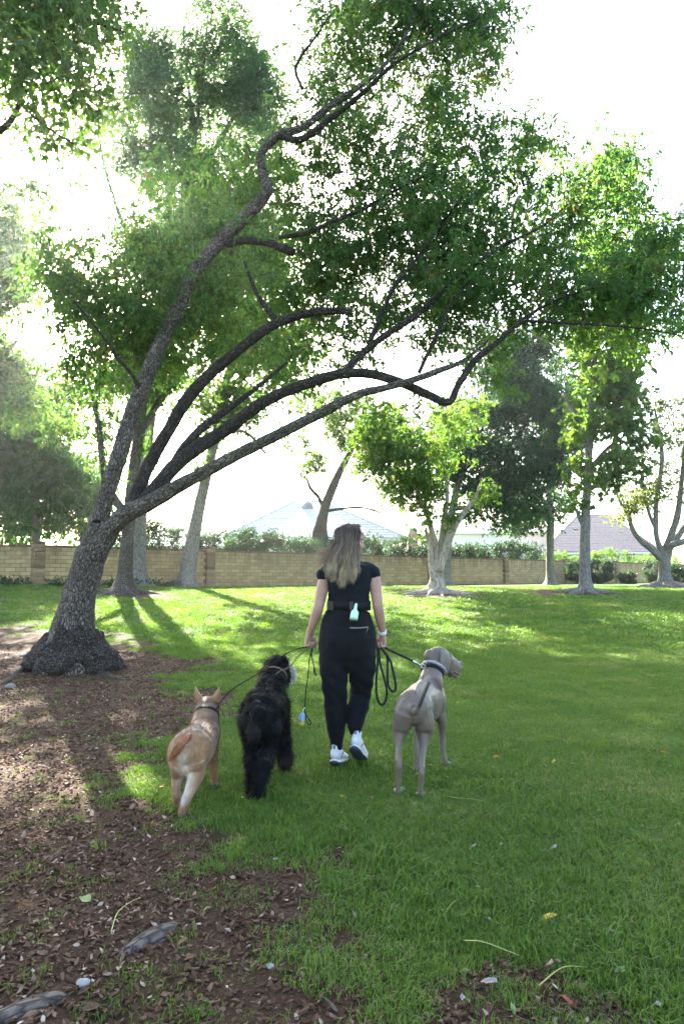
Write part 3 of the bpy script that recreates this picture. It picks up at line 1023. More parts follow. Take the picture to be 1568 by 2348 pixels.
big_blobs = [
    (910, 100, yb(.8), 230, 150, 1.4, 1.3), (1000, 30, yb(.7), 170, 80, 1.2, 1.2), (1090, 100, yb(.6), 105, 120, 1.1), (1130, 200, yb(.5), 55, 40, .4, 1.5), (1020, 235, yb(.6), 60, 40, .5, 1.2), (780, 170, yb(.9), 130, 120, 1.2), (900, -120, yb(.8), 320, 160, 1.8),
    (720, 360, yb(1), 190, 110, 1.4), (960, 400, yb(.6), 150, 110, 1.4), (1110, 400, yb(.5), 180, 110, 1.4), (1240, 350, yb(.4), 70, 70, .8), (1395, 330, yb(.6), 55, 90, .6, .9), (1400, 430, yb(.5), 70, 80, .8), (1330, 520, yb(.3), 170, 130, 1.5),
    (1130, 560, yb(.2), 240, 140, 1.7), (890, 560, yb(.7), 230, 150, 1.7), (600, 620, yb(1), 160, 170, 1.5, .8), (1500, 600, yb(0), 110, 130, 1.2), (1480, 730, yb(-.4), 140, 110, 1.2), (1290, 680, yb(-.2), 190, 120, 1.5),
    (1080, 720, yb(-.2), 190, 110, 1.4), (880, 740, yb(.2), 150, 90, 1.2, .8), (700, 800, yb(.5), 150, 90, 1.1, .8), (980, 640, yb(0), 110, 110, 1.4, .7),
    (300, 690, yb(.4), 200, 130, 1.4, 1.2), (170, 650, yb(.2), 115, 110, 1.1, 1.2), (400, 600, yb(.8), 140, 100, 1.1), (140, 560, yb(.3), 80, 60, .8, .8), (450, 480, yb(1), 110, 100, 1.2, .7), (260, 590, yb(.6), 90, 50, .8, .7), (200, 760, yb(.2), 90, 60, .8, .7),
    (600, 880, yb(.5), 90, 60, .8, .7), (1130, 850, yb(-.4), 90, 60, .9, .8), (930, 940, yb(-.5), 110, 55, .8, .8), (1420, 840, yb(-.5), 80, 40, .7, .6), (560, 430, yb(1.1), 90, 90, 1, .7), (1500, 560, yb(.2), 90, 90, 1, 1.2), (1420, 640, yb(0), 140, 110, 1.3), (720, 620, yb(.8), 140, 120, 1.4), (480, 760, yb(.8), 130, 100, 1.2), (820, 300, yb(.9), 120, 80, 1.2), (640, 480, yb(1.1), 120, 90, 1.2), (200, 850, yb(.5), 80, 60, .9), (1000, 300, yb(.8), 110, 70, 1.1), (330, 800, yb(.8), 150, 80, 1.2), (110, 700, yb(.3), 70, 90, .9), (500, 560, yb(1.2), 130, 90, 1.2), (690, 700, yb(1), 130, 90, 1.2), (780, 430, yb(1), 110, 90, 1.2),
]
rng = np.random.default_rng(5)
big_blobs = [(b[0], b[1], b[2] + .8, b[3] * 1.05, b[4] * 1.05, b[5] * .95, *b[6:]) for b in big_blobs]
CB = sample_blobs(big_blobs, 2700, rng, .5, .395, 1.1)
# part of the crown hangs over the camera's side, out of the frame, and shades the near ground
over = [(500, -260, YB - 2.2, 420, 150, 1.5), (1150, -330, YB - 2.6, 420, 150, 1.5)]
CB = np.vstack([CB, sample_blobs(over, 90, rng, .6)])
g = twigs_to(CB, skel[skel[:, 2] > 2.4], rng, r_end=.0035, r_k=.009, sag=.13, seg=5)
tw = link('twigs', g.mesh('twigs', M['twig']), big); tw['kind'] = 'stuff'
RB = rng.uniform(.20, .42, len(CB))
V, F, var = make_leaves(CB, RB, rng, 6, 9, .098, .42, .55, .7, .10)
cr = link('crown', mk_mesh('crown', V, [F], M['leaf_camphor'], False, {'var': var}), big); cr['kind'] = 'stuff'
# ------------------------------------------------------------------ the other trees
def foot(k):
    return TREE_FEET[k]
def D(k):
    return float(TREE_FEET[k][1])

# dark rough trunk behind the big tree
d = D('mid')
build_tree('shade_tree', 'dark straight trunk with spreading surface roots just behind the leaning tree', 'tree', foot('mid'),
    [(283, 1372, d, 26), (284, 1350, d, 22), (288, 1310, d, 17), (292, 1250, d, 15), (298, 1180, d, 14), (305, 1100, d, 13), (318, 1000, d, 12), (330, 900, d, 11), (350, 780, d, 9), (380, 640, d, 7), (410, 520, d, 5)],
    [[(296, 1190, d, 11), (250, 1120, d - .5, 9), (236, 1060, d - .8, 8), (225, 960, d - 1, 6), (200, 860, d - 1.2, 4)], [(318, 1000, d, 9), (380, 900, d + .4, 7), (450, 820, d + .6, 5), (540, 740, d + .8, 3)], [(335, 880, d, 8), (260, 760, d + .4, 6), (180, 700, d + .6, 4), (110, 680, d + .6, 3)]],
    [(280, 860, d, 150, 110, 2.2), (200, 960, d - .8, 90, 90, 1.6), (430, 850, d + .4, 150, 110, 2.4), (560, 760, d + .8, 140, 130, 2.4), (400, 660, d, 190, 130, 2.6), (420, 520, d, 150, 110, 2.4), (250, 1060, d - .8, 70, 60, 1.2), (500, 960, d + .8, 90, 50, 1.4), (300, 1020, d, 80, 60, 1.4)],
    460, .66, 21, 9, .13, .5, M['leaf_camphor'], M['bark'], 201, None, gap=.46, gs=.8, roots=7, seg=14)

# tall pale trunk behind it, thin upright crown against the sky
d = D('back')
build_tree('tall_tree', 'thick grey trunk with very tall thin crown rising behind the leaning tree', 'tree', foot('back'),
    [(321, 1352, d, 23), (321, 1335, d, 18), (320, 1280, d, 15.5), (321, 1200, d, 15), (328, 1100, d, 14), (345, 960, d, 12), (360, 800, d, 11), (390, 640, d, 9), (420, 460, d, 7), (450, 300, d, 5), (470, 120, d, 3), (480, 0, d, 2)],
    [[(375, 720, d, 7), (320, 600, d, 6), (270, 480, d, 5), (240, 380, d, 3.5), (225, 300, d, 2)], [(405, 560, d, 7), (380, 420, d, 5), (350, 330, d, 4), (330, 200, d, 2.5)], [(430, 420, d, 6), (500, 330, d, 5), (560, 220, d, 4), (600, 120, d, 2.5)], [(450, 300, d, 4), (430, 180, d, 3), (420, 60, d, 2)], [(385, 660, d, 7), (470, 560, d, 5), (560, 470, d, 4), (620, 380, d, 2)]],
    [(470, 140, d, 105, 180, 2.2), (380, 230, d - .5, 90, 170, 2), (570, 250, d + .5, 95, 120, 2), (620, 330, d + .5, 90, 100, 2), (330, 330, d, 70, 110, 1.8), (470, 400, d, 120, 110, 2.2), (270, 430, d, 50, 60, 1.2, .5), (520, 530, d, 130, 100, 2.4), (430, 620, d, 120, 90, 2.2), (250, 280, d, 60, 90, 1.4, .8), (350, 560, d, 110, 70, 2, .8), (290, 400, d, 60, 80, 1.4, .8), (180, 330, d, 50, 60, 1.2, .5), (200, 420, d, 60, 60, 1.2, .6), (330, 180, d, 60, 100, 1.6), (600, 170, d, 60, 90, 1.6), (520, 60, d, 80, 80, 1.8)],
    900, .66, 25, 9, .19, .32, M['leaf_tall'], M['bark_grey'], 202, None, droop=-.35, roots=0, seg=12, spread=.2, twig_r=.005)

# leaning grey trunk wrapped in green shoots
d = D('ivy')
build_tree('leaning_sweetgum', 'leaning grey trunk clad in green shoots, standing at the wall left of the woman', 'tree', foot('ivy'),
    [(424, 1352, d, 27), (428, 1335, d, 20), (436, 1280, d, 17), (446, 1220, d, 15), (460, 1150, d, 13), (476, 1080, d, 12), (495, 1000, d, 11), (515, 900, d, 10), (540, 780, d, 8), (560, 620, d, 6), (575, 480, d, 4)],
    [[(515, 900, d, 7), (580, 840, d, 5), (640, 790, d, 4), (700, 740, d, 3)], [(530, 820, d, 7), (480, 720, d, 5), (440, 640, d, 3)], [(495, 1000, d, 6), (560, 990, d, 4), (610, 1040, d, 3)]],
    [(468, 1110, d - .3, 26, 100, .5, 2.2), (500, 980, d, 60, 70, 1.2), (560, 880, d, 130, 100, 2.6), (640, 780, d, 150, 120, 2.6), (520, 760, d, 120, 110, 2.4), (600, 620, d, 150, 130, 2.6), (580, 480, d, 120, 110, 2.4), (600, 1085, d, 48, 42, .9, 2.0), (660, 930, d, 90, 60, 1.6), (550, 930, d, 120, 60, 2), (640, 985, d, 90, 40, 1.4), (480, 900, d, 90, 60, 1.8)],
    460, .66, 20, 9, .14, .75, M['leaf_camphor'], M['bark_grey'], 203, None, gap=.49, gs=.7, seg=12)

# crooked tree beyond the wall, just left of the woman's head
d = 37.0
f5 = pt(733, 1300, d); f5[2] = float(hgt(f5[0], f5[1]))
build_tree('crooked_tree', "crooked dark trunk rising beyond the wall beside the woman's head", 'tree', f5,
    [(733, 1345, d, 18), (735, 1290, d, 17), (737, 1245, d, 17), (733, 1222, d, 17), (741, 1180, d, 11), (752, 1145, d, 11), (768, 1105, d, 10), (785, 1070, d, 8), (800, 1042, d, 7), (815, 1005, d, 6), (835, 940, d, 4)],
    [[(745, 1170, d, 4), (730, 1140, d, 4), (712, 1120, d, 3.5), (703, 1095, d, 2.5)], [(748, 1172, d - .2, 4), (785, 1166, d - .5, 3), (830, 1164, d - .8, 2.5), (870, 1175, d - 1, 2), (910, 1190, d - 1, 1.3)]],
    [(720, 1045, d, 55, 50, 1.6), (775, 1000, d, 75, 50, 2), (850, 1080, d, 55, 70, 2), (870, 990, d, 110, 70, 2.6), (850, 1150, d - .8, 40, 25, 1), (690, 1080, d, 20, 40, .8), (780, 930, d, 120, 60, 2.6), (900, 1120, d - .5, 50, 60, 1.4)],
    260, .62, 18, 9, .16, .5, M['leaf_sweet'], M['bark_dark'], 205, None, gap=.49, gs=.75, seg=10)

# pale several-stemmed tree right of the woman
d = D('multi')
build_tree('pale_stem_tree', 'pale peeling trunk of several stems on sprawling roots to the right of the woman', 'tree', foot('multi'),
    [(1001, 1372, d, 24), (1001, 1352, d, 18), (1001, 1325, d, 15), (1000, 1290, d, 13), (997, 1255, d, 9), (990, 1225, d, 7), (982, 1190, d, 6), (960, 1140, d, 5), (940, 1080, d, 3.5), (925, 1010, d, 2.5)],
    [[(1004, 1320, d, 11), (1010, 1270, d, 9), (1014, 1230, d, 8), (1018, 1190, d, 7), (1025, 1140, d, 5), (1020, 1080, d, 4), (1000, 1000, d, 3)], [(1006, 1310, d - .1, 11), (1018, 1265, d - .2, 10), (1032, 1225, d - .3, 9), (1052, 1190, d - .3, 8), (1072, 1165, d - .3, 5.5), (1090, 1140, d - .3, 3.5), (1100, 1110, d - .3, 2)], [(996, 1330, d - .1, 9), (988, 1290, d - .15, 7), (986, 1250, d - .2, 6), (975, 1215, d - .3, 4)]],
    [(945, 1080, d, 90, 90, 2, 1.2), (1000, 1175, d - .4, 50, 60, 1, 1.8), (900, 1010, d, 90, 80, 2), (1000, 1010, d, 80, 70, 1.8), (870, 1130, d, 40, 40, 1), (1085, 1125, d - .3, 40, 35, .9, 1.4), (860, 1050, d, 60, 60, 1.6), (1040, 960, d, 70, 50, 1.6)],
    260, .56, 18, 9, .135, .5, M['leaf_sweet'], M['bark_pale'], 206, None, gap=.49, gs=.75, roots=9, seg=14, lump=.16)

# grey trunk right behind it, carrying the dense dark crown
d = D('multi_back')
build_tree('dark_evergreen', 'dense dark green crown on the grey trunk half hidden behind the pale stems', 'tree', foot('multi_back'),
    [(1025, 1352, d, 16), (1024, 1335, d, 11), (1024, 1290, d, 9.5), (1027, 1240, d, 9), (1035, 1180, d, 9), (1052, 1100, d, 8), (1075, 1020, d, 7), (1100, 940, d, 5), (1120, 860, d, 4)],
    [[(1045, 1140, d, 7), (1090, 1100, d, 5.5), (1140, 1050, d, 4.5), (1190, 990, d, 3.5), (1230, 920, d, 2.5)], [(1050, 1110, d, 6), (1045, 1040, d, 5), (1030, 980, d, 4), (1010, 930, d, 3)], [(1040, 1165, d, 6), (1100, 1160, d, 5), (1160, 1130, d, 4), (1220, 1090, d, 3)]],
    [(1080, 1010, d, 110, 110, 2.4, 1.2), (1170, 1080, d, 120, 100, 2.4, 1.3), (1230, 960, d, 110, 130, 2.6, 1.2), (1160, 1180, d - .4, 90, 40, 1.4, 1.4), (1060, 1150, d - .2, 50, 40, 1.2), (1150, 900, d, 130, 100, 2.6), (1210, 860, d, 90, 70, 2), (1040, 1080, d, 60, 70, 1.6), (1120, 1140, d - .3, 70, 45, 1.4), (1260, 1090, d, 80, 100, 1.8), (1290, 980, d, 60, 100, 1.8), (1160, 800, d, 110, 60, 2.2), (1260, 790, d, 80, 60, 2), (1010, 1000, d, 70, 80, 1.8)],
    720, .68, 25, 10, .15, .55, M['leaf_dark'], M['bark_grey'], 207, None, seg=10)

# slim pale grey trunk at the wall, small drooping crown
d = D('grey')
build_tree('grey_stem_tree', 'slim bare grey trunk close to the wall, left of the two clipped bushes', 'tree', foot('grey'),
    [(1262, 1348, d, 15), (1262, 1335, d, 10.5), (1260, 1290, d, 9), (1260, 1240, d, 8.5), (1262, 1190, d, 8), (1258, 1120, d, 7), (1262, 1030, d, 6), (1275, 940, d, 5), (1285, 840, d, 3)],
    [[(1262, 1190, d, 6), (1225, 1160, d, 5), (1190, 1140, d, 3)], [(1260, 1130, d, 6), (1300, 1080, d, 5), (1320, 1030, d, 3)]],
    [(1215, 1165, d, 85, 60, 1.8, 1.4), (1265, 1120, d, 70, 60, 1.8), (1290, 1010, d, 70, 110, 2.2), (1270, 900, d, 90, 80, 2.2), (1180, 1190, d - .3, 50, 40, 1.2), (1260, 1190, d - .4, 50, 30, 1)],
    200, .68, 20, 10, .16, .5, M['leaf_dark'], M['bark_grey'], 208, None, gap=.49, gs=.75, seg=10)

# tall narrow sweetgum with bright leaves
d = D('sweet')
build_tree('bright_sweetgum', 'tall narrow tree with bright lime leaves and straight grey trunk standing clear of the wall', 'tree', foot('sweet'),
    [(1341, 1366, d, 19), (1341, 1350, d, 14.5), (1340, 1310, d, 12.5), (1340, 1250, d, 11.5), (1342, 1180, d, 10.5), (1346, 1100, d, 9), (1352, 1000, d, 8), (1360, 860, d, 6.5), (1372, 700, d, 5), (1385, 520, d, 3.5), (1398, 330, d, 2)],
    [[(1340, 1210, d, 6), (1328, 1190, d, 4), (1318, 1165, d, 3)], [(1347, 1080, d, 5), (1390, 1030, d, 4), (1430, 1000, d, 2.5)], [(1350, 1010, d, 5), (1315, 950, d, 4), (1290, 900, d, 2.5)], [(1356, 920, d, 5), (1400, 860, d, 3.5), (1440, 800, d, 2)], [(1346, 1120, d, 4), (1390, 1100, d, 3), (1430, 1090, d, 2)]],
    [(1400, 1080, d, 75, 70, 1.6, 1.1), (1370, 1150, d, 45, 45, 1), (1420, 990, d, 70, 70, 1.6), (1340, 960, d, 60, 80, 1.6), (1400, 880, d, 85, 80, 1.8), (1380, 760, d, 90, 90, 1.8), (1400, 600, d, 75, 110, 1.6, .8), (1400, 440, d, 60, 110, 1.4, .7), (1450, 900, d, 40, 50, 1, .7), (1310, 1090, d, 25, 50, .8, .7), (1316, 1160, d, 22, 25, .5, 1.6)],
    300, .6, 14, 9, .17, .85, M['leaf_sweet'], M['bark_grey'], 209, None, gap=.49, gs=.75, roots=5, seg=12)

# spreading, thinly leaved tree at the right edge
d = D('spread')
build_tree('spreading_tree', 'pale thin-leaved tree at the right edge with many limbs fanning from a short trunk', 'tree', foot('spread'),
    [(1524, 1352, d, 26), (1524, 1335, d, 15), (1523, 1310, d, 13), (1522, 1285, d, 13.5), (1528, 1262, d, 12), (1540, 1220, d, 8), (1552, 1180, d, 7), (1562, 1100, d, 5), (1570, 1000, d, 3)],
    [[(1520, 1285, d, 10), (1492, 1258, d, 8), (1468, 1240, d, 6.5), (1450, 1215, d, 5.5), (1438, 1180, d, 4.5), (1420, 1150, d, 3), (1405, 1110, d, 2)], [(1520, 1275, d, 9), (1506, 1240, d, 6), (1502, 1200, d, 6), (1505, 1140, d, 5), (1516, 1060, d, 5), (1512, 1000, d, 4), (1500, 940, d, 2.5)], [(1526, 1270, d, 9), (1540, 1250, d - .3, 8), (1570, 1240, d - .5, 7), (1620, 1215, d - .6, 5), (1680, 1180, d - .6, 3)], [(1504, 1215, d, 5), (1488, 1180, d, 4), (1478, 1140, d, 3.5), (1470, 1100, d, 2)], [(1530, 1262, d + .3, 8), (1580, 1190, d + .5, 6), (1620, 1110, d + .5, 4), (1650, 1020, d + .5, 2)]],
    [(1430, 1130, d, 50, 50, 1.6, .8), (1470, 1060, d, 60, 60, 1.8, .7), (1520, 1000, d, 70, 70, 2, .6), (1590, 1060, d, 80, 110, 2.2, .7), (1500, 1130, d, 50, 40, 1.4), (1425, 1190, d, 40, 40, 1, 1.2), (1540, 920, d, 60, 40, 1.6, .6), (1475, 1240, d - .5, 40, 15, .8), (1640, 1120, d, 80, 90, 2)],
    190, .66, 14, 8, .15, .45, M['leaf_pale'], M['bark_grey'], 210, None, roots=6, seg=12, twig_r=.005)

# dense evergreen beyond the wall at the left edge
d = 29.0
fl = pt(70, 1320, d); fl[2] = float(hgt(fl[0], fl[1]))
build_tree('willowy_evergreen', 'dense dark drooping evergreen beyond the wall at the left edge', 'tree', fl,
    [(70, 1330, d, 12), (80, 1260, d, 10), (84, 1190, d, 9), (80, 1100, d, 8), (70, 980, d, 6), (60, 860, d, 4)],
    [[(84, 1200, d, 5), (110, 1150, d, 4), (130, 1080, d, 3), (150, 1000, d, 2)], [(88, 1245, d, 4), (100, 1180, d, 3), (105, 1100, d, 2)], [(80, 1100, d, 5), (30, 1040, d, 4), (-30, 980, d, 3)]],
    [(90, 1120, d, 110, 120, 2.4, 1.2), (10, 1100, d, 100, 140, 2.4, 1.2), (60, 970, d, 110, 100, 2.4), (160, 1060, d, 60, 80, 1.6), (0, 900, d, 90, 100, 2.4), (130, 950, d, 80, 70, 2), (200, 1130, d, 50, 80, 1.4), (-60, 1020, d, 90, 200, 3), (60, 1220, d + .8, 120, 35, 1.2, 1.4)],
    640, .7, 32, 10, .19, .32, M['leaf_willow'], M['bark_grey'], 211, None, droop=.9, seg=8)

# sunlit small-leaved tree left of it, trunk outside the picture
d = 22.0
fs = pt(-150, 1340, d); fs[2] = float(hgt(fs[0], fs[1]))
build_tree('sunlit_tree', 'yellow-green sunlit foliage reaching in at the left edge above the wall', 'tree', fs,
    [(-150, 1365, d, 20), (-150, 1300, d, 15), (-140, 1200, d, 14), (-120, 1080, d, 12), (-80, 960, d, 10), (-20, 860, d, 7), (40, 780, d, 4)],
    [[(-80, 960, d, 7), (0, 930, d, 5), (80, 930, d, 3)], [(-120, 1080, d, 7), (-180, 960, d, 5), (-220, 850, d, 3)]],
    [(60, 920, d, 75, 60, 1.4, 1.2), (20, 830, d, 70, 60, 1.6), (110, 985, d, 50, 30, .8), (-80, 860, d, 110, 120, 2.2), (-200, 900, d, 120, 150, 2.4), (20, 560, d, 80, 130, 1.8, 1.), (-60, 640, d, 90, 140, 2), (150, 1000, d, 40, 20, .5), (20, 700, d, 70, 80, 1.6, .8), (70, 430, d, 50, 70, 1.4, .5)],
    600, .6, 22, 9, .14, .5, M['leaf_camphor'], M['bark_grey'], 212, None, seg=10)

# yellow-green bush-like tree behind the wall between the trunks
d = 31.0
fb = pt(185, 1300, d); fb[2] = float(hgt(fb[0], fb[1]))
build_tree('bushy_tree', 'bright yellow-green bushy growth above the wall behind the leaning trunk', 'tree', fb,
    [(185, 1320, d, 6), (188, 1250, d, 5), (190, 1180, d, 4), (195, 1110, d, 3)], [[(188, 1240, d, 3.5), (215, 1190, d, 3), (225, 1130, d, 2)]],
    [(190, 1190, d, 50, 50, 1.2), (215, 1110, d, 45, 60, 1.2), (165, 1120, d, 40, 50, 1.2), (250, 1200, d, 30, 50, 1, .8), (200, 1240, d, 60, 20, .8)],
    110, .55, 18, 9, .15, .5, M['leaf_sweet'], M['bark_grey'], 213, None, seg=8)

# ---- the near sweetgum whose branches hang in at the top left
d = 5.6
fn = np.array((-5.2, 6.4, float(hgt(-5.2, 6.4))))
near_tree = thing('near_sweetgum', 'near branches with lobed green and a few yellow leaves hanging in at the top left', 'tree', fn)
wp = lambda rows: np.array(rows, float)
trk = wp([(-5.2, 6.4, -.1, .26), (-5.2, 6.4, .3, .2), (-5.15, 6.35, 1.5, .17), (-5.05, 6.3, 3., .15), (-4.9, 6.2, 4.6, .12), (-4.7, 6.1, 6.4, .09), (-4.6, 6.1, 8., .05), (-4.6, 6.1, 9.2, .02)])
me, P0 = limb_mesh(trk, .08, 20, M['bark_grey'], 301, .1)
link('trunk', me, near_tree)
skel2 = [P0]
for k, lr in enumerate(([(-150, 420, 6.2, 14), (-60, 330, 6, 9), (0, 300, 5.8, 8), (30, 270, 5.7, 7), (50, 215, 5.6, 6), (40, 130, 5.5, 5), (70, 40, 5.4, 4), (120, -40, 5.3, 3)],
                        [(-80, 200, 6, 7), (0, 215, 5.8, 4), (40, 232, 5.7, 3.5), (70, 260, 5.6, 3), (120, 300, 5.6, 2.5), (170, 330, 5.6, 1.6)],
                        [(-100, -60, 6, 8), (20, -20, 5.7, 6), (110, 20, 5.6, 5), (180, 40, 5.5, 4), (240, 60, 5.5, 3), (290, 75, 5.5, 2)],
                        [(50, 215, 5.6, 4), (110, 190, 5.5, 3), (150, 170, 5.5, 2.5), (200, 150, 5.5, 1.6)], [(110, 20, 5.6, 3), (120, 80, 5.5, 2.5), (140, 140, 5.4, 2), (150, 220, 5.4, 1.4)])):
    q = px_limb(lr)
    if k in (0, 1, 2):
        q = np.vstack([[*P0[int(len(P0) * (.52, .58, .72)[k]), :3], .06], q])
    me, P = limb_mesh(q, .05, 10, M['bark_dark'], 310 + k, .06)
    link('branch', me, near_tree); skel2.append(P)
skel2 = np.vstack(skel2)
rng = np.random.default_rng(33)
CN = sample_blobs([(60, 80, d, 130, 120, .7, 1.4), (180, 100, d, 110, 110, .7, 1.1), (90, 220, d, 110, 70, .6, 1.1), (230, 230, d + .2, 70, 110, .6, .8), (-80, 100, d, 120, 200, 1), (130, -90, d, 220, 100, .9), (290, 60, d + .2, 50, 50, .4, .6), (160, 300, d + .2, 90, 50, .5, .7), (-120, -300, d + .5, 300, 200, 1.4, .35)], 330, rng, .55)
g = twigs_to(CN, skel2, rng, r_end=.002, r_k=.006, sag=.1, seg=5)
tw = link('twigs', g.mesh('twigs', M['twig']), near_tree); tw['kind'] = 'stuff'

def lobed_leaf():
    """five-lobed outline, unit length, a little cupped"""
    out = []
    lob = [(-125, .62), (-98, .30), (-62, .80), (-32, .36), (0, 1.0), (32, .36), (62, .80), (98, .30), (125, .62), (180, .12)]
    pts = [(0, .0, 0)]
    for a, r in lob:
        q = math.radians(a)
        pts.append((math.cos(q) * r, math.sin(q) * r, -.22 * r * r + .05))
    V = np.array(pts) + np.array((.2, 0, 0))
    n = len(lob)
    F = np.array([(0, 1 + i, 1 + (i + 1) % n) for i in range(n)])
    return V, F
LV0, LF0 = lobed_leaf()
nl = rng.poisson(34, len(CN))
ci = np.repeat(np.arange(len(CN)), nl)
n = len(ci)
p = CN[ci] + unit(rng.normal(0, 1, (n, 3))) * (rng.uniform(0, 1, (n, 1)) ** .5) * .34 * np.array((1, 1, .8))
dx = unit(rng.normal(0, .7, (n, 3)) + np.array((0, 0, -.55)))
nn = unit(rng.normal(0, .6, (n, 3)) + np.array((0, -.1, .8)))
sy = unit(np.cross(nn, dx)); nz = np.cross(dx, sy)
S = rng.uniform(.042, .075, n)
var = np.clip(rng.uniform(0, .25, len(CN))[ci] + rng.uniform(0, .6, n), 0, .9)
var = np.where(rng.uniform(0, 1, n) > .985, 1.0, var)
# the largest in view are leaves of their own, the rest one mass
rel = p - C_
dep = rel @ F_
px_, py_ = 784 + FPX * (rel @ R_) / dep, 1174 - FPX * (rel @ U_) / dep
vis = (px_ > 0) & (px_ < 400) & (py_ > 0) & (py_ < 420)
score = np.where(vis, S / dep, 0)
top = np.argsort(-score)[:300]
rest = np.setdiff1d(np.arange(n), top)
Vr = p[rest][:, None] + S[rest][:, None, None] * (LV0[None, :, 0, None] * dx[rest][:, None] + LV0[None, :, 1, None] * sy[rest][:, None] + LV0[None, :, 2, None] * nz[rest][:, None])
Fr = (np.arange(len(rest))[:, None, None] * len(LV0) + LF0[None]).reshape(-1, 3)
cr = link('crown', mk_mesh('crown', Vr.reshape(-1, 3), [Fr], M['leaf_sweet'], False, {'var': np.repeat(var[rest], len(LV0))}), near_tree); cr['kind'] = 'stuff'
leafs = [mk_mesh('leaf', LV0, [LF0], M['leaf_sweet'], False, {'var': np.full(len(LV0), v)}) for v in (.1, .3, .5, .75, 1.)]
for i in top:
    o = link('leaf', leafs[4 if var[i] > .97 else min(3, int(var[i] * 4))], near_tree)
    mt = Matrix((( *dx[i], 0), (*sy[i], 0), (*nz[i], 0), (0, 0, 0, 1))).transposed()
    o.matrix_basis = Matrix.Translation(Vector(p[i]) - near_tree.location) @ mt @ Matrix.Scale(float(S[i]), 4)
# ------------------------------------------------------------------ the block wall
def block_mat():
    m, nt, out = new_mat('slump_block')
    geo = nt.nodes.new('ShaderNodeNewGeometry')
    orr = nt.nodes.new('ShaderNodeObjectInfo').outputs['Random']
    f = math_n(nt, 'FRACT', math_n(nt, 'ADD', geo.outputs['Random Per Island'], orr))
    n1 = noise_n(nt, geo.outputs['Position'], 14, 5, .7)
    n2 = noise_n(nt, geo.outputs['Position'], .8, 4, .6)
    base = ramp(nt, f, [(0, (.36, .25, .115)), (.5, (.44, .31, .15)), (1, (.52, .38, .195))]).outputs[0]
    c = mixc(nt, math_n(nt, 'MULTIPLY', ramp(nt, n1, [(.35, (1, 1, 1)), (.65, (0, 0, 0))]).outputs[0], .35), base, (.30, .205, .11))
    c = mixc(nt, math_n(nt, 'MULTIPLY', ramp(nt, n2, [(.5, (0, 0, 0)), (.72, (1, 1, 1))]).outputs[0], .45), c, (.29, .215, .13))
    # rain streaks under the cap
    mp = nt.nodes.new('ShaderNodeMapping'); L(nt, geo.outputs['Position'], mp.inputs['Vector']); mp.inputs['Scale'].default_value = (3.5, 3.5, .35)
    st = noise_n(nt, mp.outputs[0], 1.0, 4, .6)
    sx = nt.nodes.new('ShaderNodeSeparateXYZ'); L(nt, geo.outputs['Position'], sx.inputs[0])
    hi = math_n(nt, 'MULTIPLY_ADD', sx.outputs[2], 1.2, -2.05, True)
    lo = math_n(nt, 'MULTIPLY_ADD', sx.outputs[2], -3.0, 3.6, True)
    wet = math_n(nt, 'MULTIPLY', math_n(nt, 'MAXIMUM', hi, math_n(nt, 'MULTIPLY', lo, .6)), ramp(nt, st, [(.38, (0, 0, 0)), (.6, (1, 1, 1))]).outputs[0])
    c = mixc(nt, math_n(nt, 'MULTIPLY', wet, .85), c, (.13, .092, .055))
    pbsdf(nt, out, c, .92, .1, bump_n(nt, n1, .5, .01))
    return m
M['block'] = block_mat()
M['mortar'] = simple_mat('mortar', (.17, .125, .08), .95, .05, .2, 20, .3)
M['cap'] = simple_mat('weathered_cap', (.15, .105, .065), .95, .05, .35, 4, .4)
def streak_mat():
    m, nt, out = new_mat('pilaster_block')
    geo = nt.nodes.new('ShaderNodeNewGeometry')
    f = geo.outputs['Random Per Island']
    n1 = noise_n(nt, geo.outputs['Position'], 10, 5, .7)
    c = ramp(nt, math_n(nt, 'ADD', math_n(nt, 'MULTIPLY', f, .4), math_n(nt, 'MULTIPLY', n1, .6)), [(.25, (.14, .095, .055)), (.6, (.27, .19, .105)), (.85, (.35, .255, .14))]).outputs[0]
    pbsdf(nt, out, c, .92, .1, bump_n(nt, n1, .5, .01))
    return m
M['pilaster'] = streak_mat()

WX0 = pt(68, 1290, 25.0)[:2]
WX1 = pt(480, 1290, 30.0)[:2]
WDIR = (WX1 - WX0) / np.linalg.norm(WX1 - WX0)
WDIR = np.array((.757, .653)); WDIR /= np.linalg.norm(WDIR)
WNRM = np.array((WDIR[1], -WDIR[0]))               # towards the lawn
BAY = 7.16
WTOP = 2.50
CH, CL = .152, .405
def wpt(s, off=0.0):
    return WX1 + WDIR * s + WNRM * off

wall = thing('block_wall', 'long tan block wall with square pilasters behind the lawn, hedge growing over it', 'wall', (*WX1, .8))
LW = np.array((-1.0, .06)); LW /= np.linalg.norm(LW)     # the short wing at the left turns away
LWN = np.array((LW[1], -LW[0])); LWN = LWN if LWN[1] < 0 else -LWN
S0, S1 = -BAY, 52.0
corner = wpt(S0)
def core(a, b, nrm, name):
    mid = (a + b) / 2 - nrm * .085
    u = (b - a); ln = np.linalg.norm(u); u = u / ln
    R = np.array(((u[0], nrm[0], 0), (u[1], nrm[1], 0), (0, 0, 1)))
    V, F = box((mid[0], mid[1], (.45 + WTOP - .08) / 2), (ln / 2, .075, (WTOP - .08 - .45) / 2), R)
    link(name, mk_mesh(name, V, F, M['mortar'], False), wall)
core(wpt(S0), wpt(S1), WNRM, 'mortar')
core(corner + LW * 14, corner, LWN, 'mortar')

